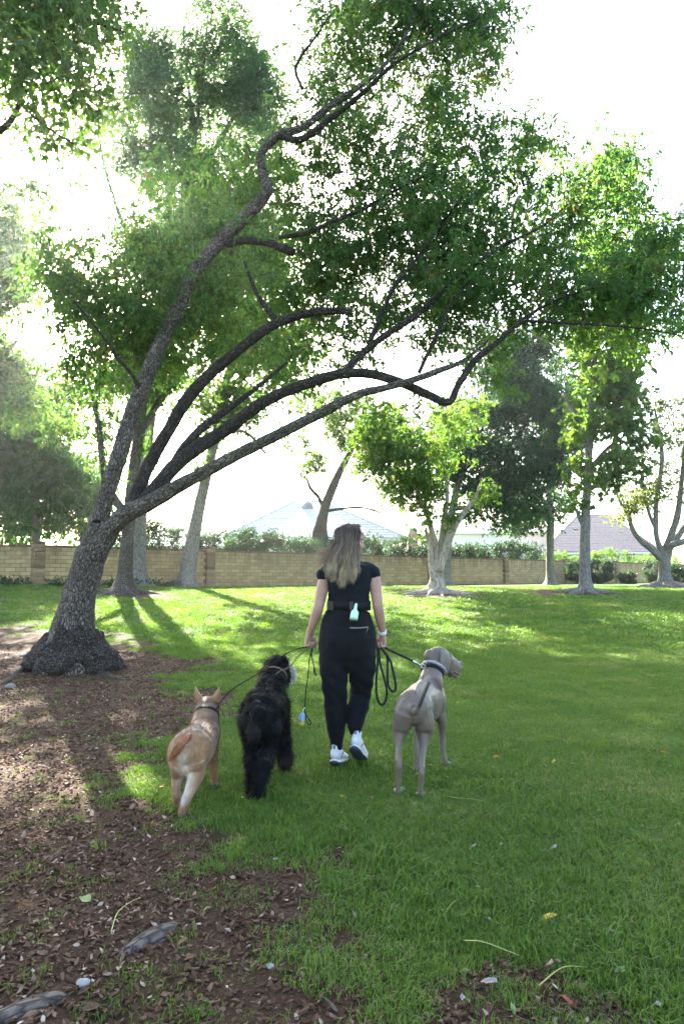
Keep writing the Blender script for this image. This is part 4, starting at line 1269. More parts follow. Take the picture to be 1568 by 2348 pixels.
variants = []
for k in range(5):
    V, F = bevel_box((0, 0, 0), (.1955, .03, .0695), .010)
    r = np.random.default_rng(50 + k)
    V = V + r.normal(0, .0025, V.shape)
    variants.append(mk_mesh('brick', V, F, M['block'], False))
def vcopy(k):
    me = variants[k]; n = len(me.vertices)
    co = np.zeros(n * 3, np.float32); me.vertices.foreach_get('co', co)
    return co.reshape(-1, 3).astype(float)
VARV = [vcopy(k) for k in range(5)]
_, BF = bevel_box((0, 0, 0), (.1955, .03, .0695), .010)
bricks = []
def run(origin, u, nrm, length, skip):
    ang = math.atan2(u[1], u[0])
    for c in range(13):
        z = WTOP - .085 - CH * (c + .5)
        if z < .55:
            continue
        off = (c % 2) * CL * .5
        for i in range(int(length / CL) + 1):
            s = off + (i + .5) * CL
            if s > length or any(abs(s - q) < .12 for q in skip):
                continue
            p = origin + u * s + nrm * (.002 + RNG.uniform(-.006, .006))
            bricks.append((p[0], p[1], z + RNG.uniform(-.003, .003), ang + RNG.normal(0, .006)))
pil_s = [S0 + BAY * k for k in range(0, 9)]
run(wpt(S0), WDIR, WNRM, S1 - S0, [q - S0 for q in pil_s])
nb = len(bricks)
run(corner + LW * 14, -LW, LWN, 14, [14.0, 14 - BAY])
bricks = np.array(bricks)
rel = bricks[:, :3] - C_
dep = rel @ F_
bx, by = 784 + FPX * (rel @ R_) / dep, 1174 - FPX * (rel @ U_) / dep
hidden = bricks[:, 2] < hgt(bricks[:, 0], bricks[:, 1]) - .02
seen = (bx > -10) & (bx < 1578) & ~hidden & ~((bx > 735) & (bx < 868))
order = np.argsort(np.where(seen, dep, 1e6))
solo = order[:300]
for k, i in enumerate(solo):
    o = bpy.data.objects.new('brick', variants[k % 5]); COL.objects.link(o)
    o.parent = wall
    o.location = Vector(bricks[i, :3]) - wall.location
    o.rotation_euler = (0, 0, bricks[i, 3])
g = Geo()
for k, i in enumerate(np.setdiff1d(np.arange(len(bricks)), solo)):
    if hidden[i]:
        continue
    a = bricks[i, 3]
    R = np.array(((math.cos(a), -math.sin(a), 0), (math.sin(a), math.cos(a), 0), (0, 0, 1)))
    g.add(VARV[k % 5] @ R.T + bricks[i, :3], BF)
o = link('bricks', g.mesh('bricks', M['block'], False), wall); o['kind'] = 'stuff'
# cap course
def cap(a, u, nrm, length):
    n = int(length / CL)
    ang = math.atan2(u[1], u[0])
    R = np.array(((math.cos(ang), -math.sin(ang), 0), (math.sin(ang), math.cos(ang), 0), (0, 0, 1)))
    g = Geo()
    for i in range(n):
        p = a + u * (i + .5) * CL - nrm * .07
        V, F = bevel_box((0, 0, 0), (CL / 2 - .004, .118, .04), .008)
        g.add(V @ R.T + np.array((p[0], p[1], WTOP - .04 + RNG.uniform(-.004, .004))), F)
    o = link('cap_course', g.mesh('cap_course', M['cap'], False), wall)
    o['kind'] = 'stuff'
cap(wpt(S0), WDIR, WNRM, S1 - S0)
cap(corner + LW * 14, -LW, LWN, 14)
# pilasters: stacked blocks with a slab on top
for k, s in enumerate(pil_s):
    p = wpt(s, .0)
    ang = math.atan2(WDIR[1], WDIR[0])
    R = np.array(((math.cos(ang), -math.sin(ang), 0), (math.sin(ang), math.cos(ang), 0), (0, 0, 1)))
    g = Geo()
    for c in range(13):
        z = WTOP + .03 - CH * (c + .5)
        if z < .5:
            break
        V, F = bevel_box((0, 0, 0), (.205, .19, CH / 2 - .004), .010)
        g.add((V + RNG.normal(0, .0015, V.shape)) @ R.T + np.array((p[0], p[1], z)), F)
    po = link('pilaster', g.mesh('pilaster', M['pilaster'], False), wall)
    V, F = bevel_box((0, 0, 0), (.225, .21, .035), .012)
    link('pilaster_cap', mk_mesh('pilaster_cap', V @ R.T + np.array((p[0], p[1], WTOP + .066)), F, M['cap'], False), po)
    if k == 4:
        lamp_spot = np.array((p[0], p[1], WTOP + .101))
# little finial on one pilaster
g = Geo()
V, F, _, _ = tube([lamp_spot, lamp_spot + (0, 0, .05), lamp_spot + (0, 0, .06), lamp_spot + (0, 0, .16), lamp_spot + (0, 0, .24), lamp_spot + (0, 0, .27)], [.1, .08, .05, .12, .15, .1], seg=12, hint=(1, 0, 0))
g.add(V, F)
fin = link('finial', g.mesh('finial', simple_mat('stone_urn', (.38, .35, .32), .85, .1)))
tag(recentre(fin), 'small pale stone urn on top of a wall pilaster', 'urn')

# ------------------------------------------------------------------ hedges and clipped bushes
def leafy(name, label, cat, clumps, rad, sprigs, per, L0, asp, mat, seed, stem=None, group=None, droop=.2):
    rng = np.random.default_rng(seed)
    c = clumps.mean(0)
    base = (c[0], c[1], float(hgt(c[0], c[1])))
    root = thing(name, label, cat, base, group)
    V, F, var = make_leaves(clumps, np.full(len(clumps), rad), rng, sprigs, per, L0, asp, droop, .9, .1)
    o = link('foliage', mk_mesh('foliage', V, [F], mat, False, {'var': var}), root); o['kind'] = 'stuff'
    g = Geo()
    for k in range(0, len(clumps), 3):
        q = clumps[k]
        b = np.array((q[0] + rng.normal(0, .05), q[1] + rng.normal(0, .05), float(hgt(q[0], q[1])) - .05)) if stem is None else stem + rng.normal(0, .05, 3) * (1, 1, 0)
        P = catmull(np.vstack([b, (b + q) / 2 + rng.normal(0, .05, 3), q]), 6)
        V, F, _, _ = tube(P, np.linspace(.03, .008, 6), seg=5, cap=False)
        g.add(V, F)
    s = link('stems', g.mesh('stems', M['twig']), root); s['kind'] = 'stuff'
    return root

rng = np.random.default_rng(71)
def hedge_clumps(s0, s1, n, back, h0, h1):
    s = rng.uniform(s0, s1, n)
    b = rng.uniform(.0, 1.0, n)
    top = h0 + (h1 - h0) * vnoise(xyz(s * .5, s * 0), 5) 
    z = WTOP + .0 + rng.uniform(-.5, 1, n) * top
    P = np.array([wpt(a, -back - w * .9) for a, w in zip(s, b)])
    return np.column_stack([P, z])
leafy('wall_hedge', 'dark leafy hedge topping the tan wall left of the woman, below the grey roof', 'hedge', hedge_clumps(-4.2, 6.8, 210, .5, .6, 1.4), .36, 19, 9, .10, .6, M['leaf_hedge'], 72)
leafy('wall_hedge', 'dark leafy hedge topping the tan wall right of the woman, behind the pale stems', 'hedge', hedge_clumps(7.0, 27.2, 300, .5, .6, 1.25), .38, 19, 9, .11, .6, M['leaf_hedge'], 73)
leafy('wall_hedge', 'low loose shrubs above the wall in front of the red tiled roof', 'hedge', hedge_clumps(27.6, 50, 120, .8, .3, 1.1), .36, 14, 8, .12, .6, M['leaf_sweet'], 74)

def bush(label, x, y, Y, rx, ry, rd, seed, boxy=.7, stem_h=.25):
    rng = np.random.default_rng(seed)
    c = pt(x, y, Y)
    r = np.array((rx * Y / FPX, rd, ry * Y / FPX))
    n = int(70 * max(.5, r[0] * r[2] / .6))
    o = unit(rng.normal(0, 1, (n, 3)))
    o = np.sign(o) * np.abs(o) ** boxy
    o = o / np.maximum(np.abs(o).max(1, keepdims=True), np.linalg.norm(o, axis=1, keepdims=True) * .85)
    C = c + o * r * rng.uniform(.72, .92, (n, 1))
    st = np.array((c[0], c[1], float(hgt(c[0], c[1])) - .05))
    return leafy('clipped_bush', label, 'bush', C, .15, 34, 9, .075, .6, M['leaf_hedge'], seed, st, 'clipped bushes along the wall')
bush('clipped dark bush on bare stems between the grey trunk and the bright tree', 1322, 1308, 46, 24, 22, .7, 81)
bush('larger square clipped bush just right of the bright tree', 1372, 1308, 47, 32, 26, .8, 82)
bush('smallest rounded clipped bush alone in front of the wall', 1437, 1327, 46, 16, 15, .45, 83)
bush('clipped bush at the right, left of the spreading tree trunk', 1495, 1308, 46, 20, 22, .6, 84)
bush('clipped bush at the right edge behind the spreading tree trunk', 1556, 1316, 42, 30, 20, .6, 85)
# low ivy at the foot of the wall on the left
V0 = []
for k in range(130):
    t = rng.uniform(-4, 5.5)
    p = wpt(S0 + t, .35 + rng.uniform(0, .9)) if t > 0 else corner + LW * (-t) + LWN * (.3 + rng.uniform(0, .7))
    V0.append((p[0], p[1], float(hgt(p[0], p[1])) + rng.uniform(0, .12)))
leafy('ground_ivy', 'low dark ivy creeping along the foot of the wall at the left', 'ivy', np.array(V0), .22, 8, 7, .07, .8, M['leaf_hedge'], 86)
# ------------------------------------------------------------------ houses beyond the wall
M['roof_grey'] = simple_mat('grey_concrete_tile', (.52, .50, .48), .8, .2, .25, 6, .2)
M['roof_edge'] = simple_mat('dark_roof_grey', (.22, .21, .2), .9, .1)  # plain dark grey, used on the roof vent and chimney pot
M['roof_red'] = simple_mat('red_clay_tile', (.36, .265, .225), .85, .2, .3, 7, .2)
M['stucco'] = simple_mat('stucco', (.55, .49, .42), .9, .1, .08, 12, .1)
M['stucco_pale'] = simple_mat('pale_stucco', (.66, .62, .57), .9, .1, .08, 12, .1)
M['glass'] = simple_mat('window_glass', (.05, .06, .07), .12, .6)
M['white_frame'] = simple_mat('painted_frame', (.7, .69, .66), .6, .3, .05)
M['chimney'] = simple_mat('chimney_brick', (.33, .16, .12), .9, .1, .25, 16, .3)
M['black_metal'] = simple_mat('black_metal', (.02, .02, .022), .5, .4)

def hip_house(name, label, cx, cy, ang, wx, wy, zb, ze, zr, ridge, roofm, wallm, courses, solo=True, over=.6, wins=((-.6, 0), (.2, 0))):
    root = thing(name, label, 'house', (cx, cy, zb))
    ca, sa = math.cos(ang), math.sin(ang)
    R = np.array(((ca, -sa, 0), (sa, ca, 0), (0, 0, 1)))
    tr = lambda V: np.asarray(V) @ R.T + np.array((cx, cy, 0))
    V, F = box((0, 0, (zb + ze) / 2 - .02), (wx, wy, (ze - zb) / 2 - .02))
    link('wall', mk_mesh('wall', tr(V), F, wallm, False), root)
    ex, ey = wx + over, wy + over
    # each course of tiles is a thin stepped frame round the hip, lapping over the one below
    rows = []
    for k in range(courses):
        t0, t1 = k / courses, min(1.0, (k + 1.25) / courses)
        def ring(t, dz):
            hx = ex * (1 - t) + ridge * t; hy = ey * (1 - t) + .02 * t
            z = ze + (zr - ze) * t + dz
            return [(-hx, -hy, z), (hx, -hy, z), (hx, hy, z), (-hx, hy, z)]
        th = .07
        V = np.array(ring(t0, 0) + ring(t0, th) + ring(t1, .012) )
        Q = []
        for i in range(4):
            j = (i + 1) % 4
            Q += [(i, j, 4 + j, 4 + i), (4 + i, 4 + j, 8 + j, 8 + i)]
        rows.append((tr(V), np.array(Q)))
    rf = link('roof', mk_mesh('roof', tr(np.array([(-ex, -ey, ze - .02), (ex, -ey, ze - .02), (ex, ey, ze - .02), (-ex, ey, ze - .02), (-ex, -ey, ze - .2), (ex, -ey, ze - .2), (ex, ey, ze - .2), (-ex, ey, ze - .2)])),
              [np.array([(0, 1, 2, 3), (4, 7, 6, 5), (0, 4, 5, 1), (1, 5, 6, 2), (2, 6, 7, 3), (3, 7, 4, 0)])], M['white_frame'], False), root)
    for V, Q in rows:
        link('tile_course', mk_mesh('tile_course', V, [Q], roofm, False), rf)
    # ridge and hip caps
    g = Geo()
    pts = [((-ridge, 0, zr + .03), (ridge, 0, zr + .03))] + [((sx * ex, sy * ey, ze + .05), (sx * ridge, 0, zr + .05)) for sx in (-1, 1) for sy in (-1, 1)]
    for a, b in pts:
        V, F, _, _ = tube(np.linspace(a, b, 14), .09, seg=6)
        g.add(tr(V), F)
    link('ridge_caps', g.mesh('ridge_caps', roofm), rf)
    for wx_, _ in wins:
        V, F = box((wx_ * wx, -wy - .02, zb + 1.5), (.8, .05, .6))
        w = link('window', mk_mesh('window', tr(V), F, M['white_frame'], False), root)
        V, F = box((wx_ * wx, -wy - .06, zb + 1.5), (.72, .02, .52))
        link('pane', mk_mesh('pane', tr(V), F, M['glass'], False), w)
    return root, tr, rf

ap = pt(692, 1152, 54)
h1, tr1, rf1 = hip_house('house', 'house with a grey tiled hip roof beyond the hedge, behind the woman', ap[0] + .5, 54, math.radians(9), 5.9, 5.6, .9, 4.1, float(pt(692, 1150, 54)[2]), 1.0, M['roof_grey'], M['stucco_pale'], 15)
# small vent dormer near the ridge
V, F, _, _ = tube([(-.2, -1.6, 6.55), (-.2, -.6, 6.75)], [.55, .45], [.42, .4], seg=14)
o = link('roof_vent', mk_mesh('roof_vent', tr1(V), F, M['roof_edge'], True), h1)
a2 = pt(430, 1225, 62)
hip_house('house', 'low grey roof of a house seen between the tall trunks at the left', a2[0], 62, math.radians(6), 5.0, 4.5, .9, 3.9, 5.6, 1.6, M['roof_grey'], M['stucco_pale'], 9)
a3 = pt(1380, 1240, 74)
hip_house('house', 'house with a red clay tile roof beyond the right end of the wall', a3[0] - .2, 76, math.radians(-14), 5.2, 5.5, .9, 3.9, float(pt(1380, 1182, 76)[2]), 1.6, M['roof_red'], M['stucco'], 14)
a4 = pt(1110, 1215, 80)
hip_house('house', 'pale low house front beyond the hedge, behind the pale stems', a4[0], 82, math.radians(4), 6.5, 5, .9, 6.4, 7.4, 3.0, M['roof_grey'], M['stucco_pale'], 7)
# chimney of a house hidden by the hedge
c5 = pt(946, 1230, 60)
ch_root = thing('chimney', 'brick chimney sticking up above the hedge, left of the pale stems', 'chimney', (c5[0], 60, .9))
V, F = bevel_box((c5[0], 60, 3.0), (.42, .4, 2.1), .01)
link('shaft', mk_mesh('shaft', V, F, M['chimney'], False), ch_root)
V, F = bevel_box((c5[0], 60, 5.2), (.34, .33, .42), .01)
link('chimney_pot', mk_mesh('chimney_pot', V, F, M['roof_edge'], False), ch_root)
V, F = bevel_box((c5[0], 60, 5.13), (.48, .46, .04), .01)
link('crown_slab', mk_mesh('crown_slab', V, F, M['chimney'], False), ch_root)

# black railing above the wall on the right
fr = thing('metal_fence', 'thin black metal posts and rail above the wall in front of the red roof', 'fence', (*wpt(29, -1.6), 1.0))
prev = None
for k in range(9):
    p = wpt(29 + k * 2.7, -1.8)
    V, F = bevel_box((p[0], p[1], 2.15), (.05, .05, 1.25), .008)
    link('post', mk_mesh('post', V, F, M['black_metal'], False), fr)
    q = wpt(29 + k * 2.7 + 1.35, -1.8)
    if k < 8:
        for z in (3.3, 2.75):
            a = wpt(29 + k * 2.7 + .06, -1.8); b = wpt(29 + k * 2.7 + 2.64, -1.8)
            V, F, _, _ = tube([(a[0], a[1], z), (b[0], b[1], z)], .022, seg=6)
            link('rail', mk_mesh('rail', V, F, M['black_metal'], False), fr)
# ------------------------------------------------------------------ bodies
class Body:
    """overlapping closed pieces that are then skinned into one surface"""
    def __init__(self):
        self.g = Geo()
    def tube(self, rows, n=14, seg=16, hint=(0, 1, 0)):
        """rows (x, y, z, ra, rb): ra along the hint direction, rb across it"""
        R = catmull(np.asarray(rows, float), n)
        V, F, _, _ = tube(R[:, :3], R[:, 3], R[:, 4] if R.shape[1] > 4 else None, seg, hint)
        V2 = [V]
        self.g.add(V, F)
        # round the two ends
        for e in (0, -1):
            r = min(R[e, 3], R[e, 4] if R.shape[1] > 4 else R[e, 3])
            self.ball(R[e, :3], r * .98)
        return self
    def ball(self, c, r, axes=None, nu=16, nv=10):
        r = np.broadcast_to(np.asarray(r, float), (3,))
        V, F = ellipsoid(c, r, axes, nu, nv)
        self.g.add(V, F)
        return self
    def skin(self, voxel, it=4, fac=.5):
        V = np.concatenate(self.g.V)
        F = [np.concatenate(v) for v in self.g.F.values()]
        return remesh(V, F, voxel, it, fac)

PY = 4.70
PXM = PY / FPX                              # metres per photo pixel at the woman
def q(x, y, dy, rx, ry):
    """photo point at the woman's distance plus dy; half width rx in pixels, half depth ry in metres"""
    p = pt(x, y, PY + dy)
    return (*p, ry, rx * PXM)

def rotm(axis, ang):
    return np.array(Matrix.Rotation(ang, 3, Vector(axis)))

# ---- head, turned to the right
HEAD_YAW = math.radians(-58)                # away from +Y towards +X
HC = pt(802, 1241, PY - .005)
HR = np.array(Matrix.Rotation(HEAD_YAW, 3, 'Z')) @ np.array(Matrix.Rotation(math.radians(-3), 3, 'X'))
def hd(v):
    return HC + HR @ np.asarray(v, float)
def hball(B, c, r):
    B.ball(hd(c), r, HR.T)
skin_b = Body()
hball(skin_b, (0, -.012, .030), (.074, .093, .082))
hball(skin_b, (0, .030, -.035), (.056, .062, .072))
hball(skin_b, (0, .062, -.088), (.024, .022, .020))
for s in (-1, 1):
    hball(skin_b, (s * .036, .058, -.030), (.026, .026, .026))
    hball(skin_b, (s * .032, .076, .022), (.024, .012, .010))
    hball(skin_b, (s * .076, -.005, -.010), (.010, .019, .030))
hball(skin_b, (0, .088, .045), (.040, .014, .030))
skin_b.tube([(*hd((0, .088, .020)), .009, .009), (*hd((0, .101, -.005)), .010, .011), (*hd((0, .112, -.027)), .012, .014)], 6, 10)
hball(skin_b, (0, .103, -.032), (.016, .012, .009))
hball(skin_b, (0, .092, -.052), (.021, .010, .007))
hball(skin_b, (0, .090, -.064), (.019, .011, .008))
# neck, chest, arms
skin_b.tube([q(803, 1258, -.005, 16, .055), q(802, 1282, -.01, 17, .056), q(801, 1302, -.01, 30, .07)], 8)
skin_b.tube([q(801, 1296, 0, 40, .07), q(800, 1315, 0, 46, .09), q(799, 1350, 0, 40, .09), q(799, 1385, 0, 42, .092), q(798, 1410, 0, 46, .10)], 14, 24)
L_SH, L_EL, L_WR = pt(748, 1306, PY), pt(730, 1394, PY - .03), pt(709.5, 1453, PY + .05)
R_SH, R_EL, R_WR = pt(855, 1306, PY), pt(866, 1390, PY - .03), pt(878, 1455, PY + .05)
def arm(sh, el, wr):
    m1 = sh * .6 + el * .4; m2 = el * .68 + wr * .32
    skin_b.tube([(*sh, .040, .038), (*m1, .044, .042), (*(sh * .15 + el * .85), .037, .037), (*el, .035, .036), (*m2, .036, .035), (*(el * .25 + wr * .75), .027, .026), (*wr, .021, .024)], 22, 16)
arm(L_SH, L_EL, L_WR); arm(R_SH, R_EL, R_WR)

def hand(wr, down, palm, side, curl, reach=1.0):
    """wrist, direction of the hand, direction the palm faces, direction of the thumb side; fingers curl towards the palm"""
    d = unit(np.asarray(down, float)); n = np.asarray(palm, float); n = unit(n - d * np.dot(n, d))
    s = np.cross(d, n); s = s if np.dot(s, side) > 0 else -s
    P = lambda a, b, c: wr + d * a + s * b + n * c
    # palm
    skin_b.tube([(*P(-.01, 0, 0), .018, .024), (*P(.025, .002, 0), .016, .033), (*P(.060, 0, .002), .0145, .039), (*P(.084, -.002, .006), .012, .038)], 8, 14, hint=n)
    skin_b.ball(P(.035, .026, .008), (.018, .018, .018))
    tips = []
    for k, (b, ln) in enumerate(((.029, .070), (.010, .078), (-.010, .073), (-.029, .058))):
        c = P(.078 - .004 * abs(k - 1), b, .004)
        ang = 0; pts = [P(.050, b * .85, .0), c]
        for j, (f, a) in enumerate(((.44, curl[0] + .06 * k), (.31, curl[1]), (.25, curl[2]))):
            ang += a
            c = c + (d * math.cos(ang) + n * math.sin(ang)) * ln * f
            pts.append(c)
        r = np.array([.0095, .0098, .0092, .0082, .0068]) * (.9 if k == 3 else 1)
        skin_b.tube(np.column_stack([np.array(pts), r, r]), 12, 10, hint=s)
        tips.append((pts[2], pts[3]))
    t0 = P(.022, .026, .006); t1 = P(.048, .046, .016); t2 = P(.070, .040, .032); t3 = P(.084, .026, .042)
    skin_b.tube([(*t0, .015, .015), (*t1, .0118, .0118), (*t2, .0102, .0102), (*t3, .0078, .0078)], 10, 10)
    hold = P(.086, 0, .028)
    return hold, (d, n, s)
L_HOLD, L_AX = hand(L_WR, pt(704, 1490, PY + .06) - L_WR, (.75, -.55, -.1), (.2, .9, 0), (1.15, 1.25, .8))
R_HOLD, R_AX = hand(R_WR, pt(876, 1492, PY + .06) - R_WR, (-.75, -.55, -.1), (-.2, .9, 0), (1.15, 1.25, .8))

# hips and legs, under the clothes
def leg_rows(grow):
    left = [q(768, 1480, -.01, 28 + grow, .095 + grow * PXM), q(765, 1520, -.005, 27 + grow, .085 + grow * PXM), q(766, 1565, .0, 24 + grow, .074 + grow * PXM), q(769, 1605, .01, 20 + grow, .062 + grow * PXM),
            q(770, 1645, -.005, 18 + grow, .06 + grow * PXM), q(771, 1685, -.015, 12.5 + grow, .044 + grow * PXM), q(771.5, 1712, -.02, 9 + grow * .8, .034 + grow * PXM * .8)]
    right = [q(826, 1480, -.01, 28 + grow, .095 + grow * PXM), q(829, 1520, .02, 27 + grow, .085 + grow * PXM), q(829, 1558, .07, 22 + grow, .072 + grow * PXM), q(826, 1590, .09, 18.5 + grow, .062 + grow * PXM),
             q(820, 1625, .04, 17.5 + grow, .058 + grow * PXM), q(815, 1655, -.03, 12.5 + grow, .044 + grow * PXM), q(814, 1677, -.07, 8.5 + grow * .8, .033 + grow * PXM * .8)]
    return left, right
Lr, Rr = leg_rows(-4)
skin_b.tube(Lr, 24, 16); skin_b.tube(Rr, 24, 16)
skin_b.tube([q(798, 1400, 0, 44, .095), q(797, 1440, -.01, 56, .105), q(797, 1478, -.01, 58, .115), q(797, 1500, 0, 50, .10)], 10, 20)
# ankles down into the shoes
L_ANK, R_ANK = pt(771.5, 1718, PY - .02), pt(813.5, 1686, PY - .08)
skin_b.tube([(*pt(771.5, 1706, PY - .02), .030, .028), (*L_ANK, .028, .026), (*pt(771, 1738, PY + .0), .030, .028)], 6)
skin_b.tube([(*pt(814, 1668, PY - .06), .030, .028), (*R_ANK, .028, .026), (*pt(815, 1700, PY - .075), .030, .028)], 6)
V, NV, F = skin_b.skin(.0042, 3, .45)

def skin_mat():
    m, nt, out = new_mat('skin')
    co = nt.nodes.new('ShaderNodeTexCoord').outputs['Object']
    n = noise_n(nt, co, 18, 4)
    n2 = noise_n(nt, co, 260, 2)
    c = ramp(nt, n, [(.3, (.36, .185, .135)), (.7, (.44, .245, .185))]).outputs[0]
    p = pbsdf(nt, out, c, .5, .35, bump_n(nt, n2, .15, .002))
    p.inputs['Subsurface Weight'].default_value = .15
    p.inputs['Subsurface Radius'].default_value = (.012, .004, .002)
    return m
M['skin'] = skin_mat()
person = thing('person', 'woman in black t-shirt and black trousers walking away, long hair, head turned right', 'person', (*pt(795, 1750, PY)[:2], 0.0))
person.location.z = float(hgt(person.location.x, person.location.y))
link('body', mk_mesh('body', V, F, M['skin'], True), person)
# eyes and lips
M['eye'] = simple_mat('eye_white', (.7, .68, .65), .25, .5, .02)
M['lip'] = simple_mat('lips', (.45, .17, .15), .45, .4, .05)
for s in (-1, 1):
    E, EF = ellipsoid(hd((s * .031, .0815, .004)), (.012, .0085, .0065), HR.T, 12, 8)
    link('eye', mk_mesh('eye', E, EF, M['eye']), person)
E, EF = ellipsoid(hd((0, .0985, -.058)), (.020, .0065, .0062), HR.T, 14, 8)
link('lips', mk_mesh('lips', E, EF, M['lip']), person)

# ---- clothes
def cloth_mat(name, col, rough=.9, sheen=.25, scale=900):
    m, nt, out = new_mat(name)
    co = nt.nodes.new('ShaderNodeTexCoord').outputs['Object']
    n = noise_n(nt, co, scale, 2)
    n2 = noise_n(nt, co, 7, 4)
    c = ramp(nt, n2, [(.3, hue(col, .8)), (.7, hue(col, 1.25))]).outputs[0]
    p = pbsdf(nt, out, c, rough, .2, bump_n(nt, n, .3, .002))
    p.inputs['Sheen Weight'].default_value = sheen
    p.inputs['Sheen Roughness'].default_value = .5
    return m
M['tee'] = cloth_mat('black_cotton', (.007, .0075, .010), .9, .05)
M['trouser'] = cloth_mat('black_trouser_cloth', (.005, .005, .006), .85, .03)
M['strap'] = cloth_mat('black_webbing', (.006, .006, .007), .7, .03, 400)

def folds(V, NV, amp, sc, seed, stretch=(1, 1, 1)):
    n = fbm(V * np.asarray(stretch) * sc, seed, 3) - .5
    n2 = np.abs(vnoise(V * np.asarray(stretch) * sc * 1.7, seed + 9) - .5)
    return V + NV * ((n * 1.2 + (.18 - n2)) * amp)[:, None]

tee = Body()
tee.tube([q(802.5, 1281, -.01, 20, .064), q(801, 1288, -.005, 46, .072), q(801, 1298, 0, 59, .084), q(800, 1318, -.005, 55, .104), q(799.5, 1342, -.005, 51, .108), q(799, 1360, -.002, 47.5, .104), q(799, 1378, 0, 47.5, .106), q(799, 1390, 0, 49, .108)], 26, 32)
for sh, el, sg in ((L_SH, L_EL, -1), (R_SH, R_EL, 1)):
    a = sh + np.array((-sg * .035, 0, .012)); e = sh * .84 + el * .16
    e2 = pt(740, 1318, PY - .005) if sg < 0 else pt(855.5, 1318, PY - .005)
    tee.tube([(*(sh + np.array((-sg * .05, 0, .020))), .052, .036), (*(sh + (-sg * .006, 0, -.008)), .053, .045), (*e, .054, .0475), (*e2, .053, .0475)], 10, 20)
V, NV, F = tee.skin(.006, 5)
V = folds(V, NV, .010, 9, 61, (1, 1, 1.6))
link('t_shirt', mk_mesh('t_shirt', V, F, M['tee'], True), person)

trs = Body()
Lr, Rr = leg_rows(2.2)
Lr, Rr = leg_rows(6.0)
trs.tube(Lr, 40, 24); trs.tube(Rr, 40, 24)
trs.tube([q(799, 1400, 0, 49, .108), q(798, 1415, -.005, 54, .112), q(797, 1440, -.012, 62, .120), q(796.5, 1468, -.015, 66, .128), q(796.5, 1492, -.008, 64, .122), q(797, 1508, .0, 56, .105)], 22, 36)
for x in (771, 823):
    trs.ball(pt(x, 1466, PY - .060), (.086, .075, .10))
trs.ball(pt(744, 1498, PY + .01), (.026, .07, .075)); trs.ball(pt(851, 1502, PY + .03), (.026, .07, .075))
for x, y, dy, rx, ry in ((771.5, 1708, -.02, 11.5, .040), (814, 1672, -.066, 11, .039)):
    trs.ball(pt(x, y, PY + dy), (rx * PXM, ry, .025))
V, NV, F = trs.skin(.006, 12)
zz = V[:, 2] - person.location.z
V = folds(V, NV, .010, 7, 63, (1, 1, 1.4))
knee = np.exp(-((zz - .55) / .16) ** 2)
V = V + NV * (knee * .0035 * np.sin(zz * 62 + V[:, 0] * 45 + 3 * vnoise(V * 9, 2)))[:, None]
link('trousers', mk_mesh('trousers', V, F, M['trouser'], True), person)
# back pocket zip with its pull
zp = [pt(802, 1440, PY - .150), pt(815, 1440.5, PY - .149), pt(830, 1440, PY - .140), pt(844, 1438.5, PY - .124)]
def press_to(V, pts, off):
    """lay points on the surface seen from behind"""
    out = []
    for p in pts:
        d2 = (V[:, 0] - p[0]) ** 2 + (V[:, 2] - p[2]) ** 2
        near = d2 < .012 ** 2
        out.append((p[0], V[near, 1].min() - off if near.any() else p[1], p[2]))
    return np.array(out)
M['zip'] = simple_mat('grey_zip', (.16, .13, .125), .5, .3)
P = press_to(V, catmull(np.array(zp), 14), .002)
TV, TF, _, _ = tube(P, .0022, .0055, 8, hint=(0, 1, 0))
link('pocket_zip', mk_mesh('pocket_zip', TV, TF, M['zip']), person)
e = P[-1]
TV, TF, _, _ = tube([e, e + (-.006, -.004, -.02), e + (-.014, -.004, -.034)], .003, seg=6)
link('zip_pull', mk_mesh('zip_pull', TV, TF, M['zip']), person)

# waist pack strap with buckles
def ring_band(cx, cy, rx, ry, z0, z1, th, n=48):
    th_ = np.linspace(0, 2 * math.pi, n, endpoint=False)
    c, s = np.cos(th_), np.sin(th_)
    rows = []
    for rr, z in ((0, z0), (th, z0), (th, z1), (0, z1)):
        rows.append(np.stack([cx + (rx + rr) * c, cy + (ry + rr) * s, np.full(n, z) + .004 * np.sin(th_ * 2)], -1))
    V = np.concatenate(rows)
    i = np.arange(4)[:, None] * n; i2 = ((np.arange(4) + 1) % 4)[:, None] * n
    j = np.arange(n)[None]; j2 = (j + 1) % n
    Q = np.stack([i + j, i + j2, i2 + j2, i2 + j], -1).reshape(-1, 4)
    return V, [Q]
w0, w1 = pt(800, 1398, PY), pt(800, 1378, PY)
BV, BF_ = ring_band(w0[0], PY - .001, 48.5 * PXM, .109, w0[2], w1[2], .003)
pack = thing('waist_pack', "black webbing waist strap with buckles round the woman's waist", 'waist pack', (w0[0], PY, w0[2]))
link('strap', mk_mesh('strap', BV, BF_, M['strap']), pack)
for x, hw in ((757, 8), (806, 5)):
    p = press_to(np.vstack([BV, catmull(BV[:48], 48)]), [pt(x, 1388, PY - .115)], .004)[0]
    ang = math.atan2((x - 799) / 50., 1) * .9
    R = rotm((0, 0, 1), math.radians(-(799 - x) * .55))
    yb_ = PY - .118 * math.sqrt(max(.05, 1 - ((x - 799) / 51.) ** 2)) - .006
    CV, CF = bevel_box((p[0], yb_, (w0[2] + w1[2]) / 2), (hw * PXM, .007, .032), .004, R)
    link('buckle', mk_mesh('buckle', CV, CF, simple_mat('black_plastic', (.012, .012, .013), .35, .4), False), pack)
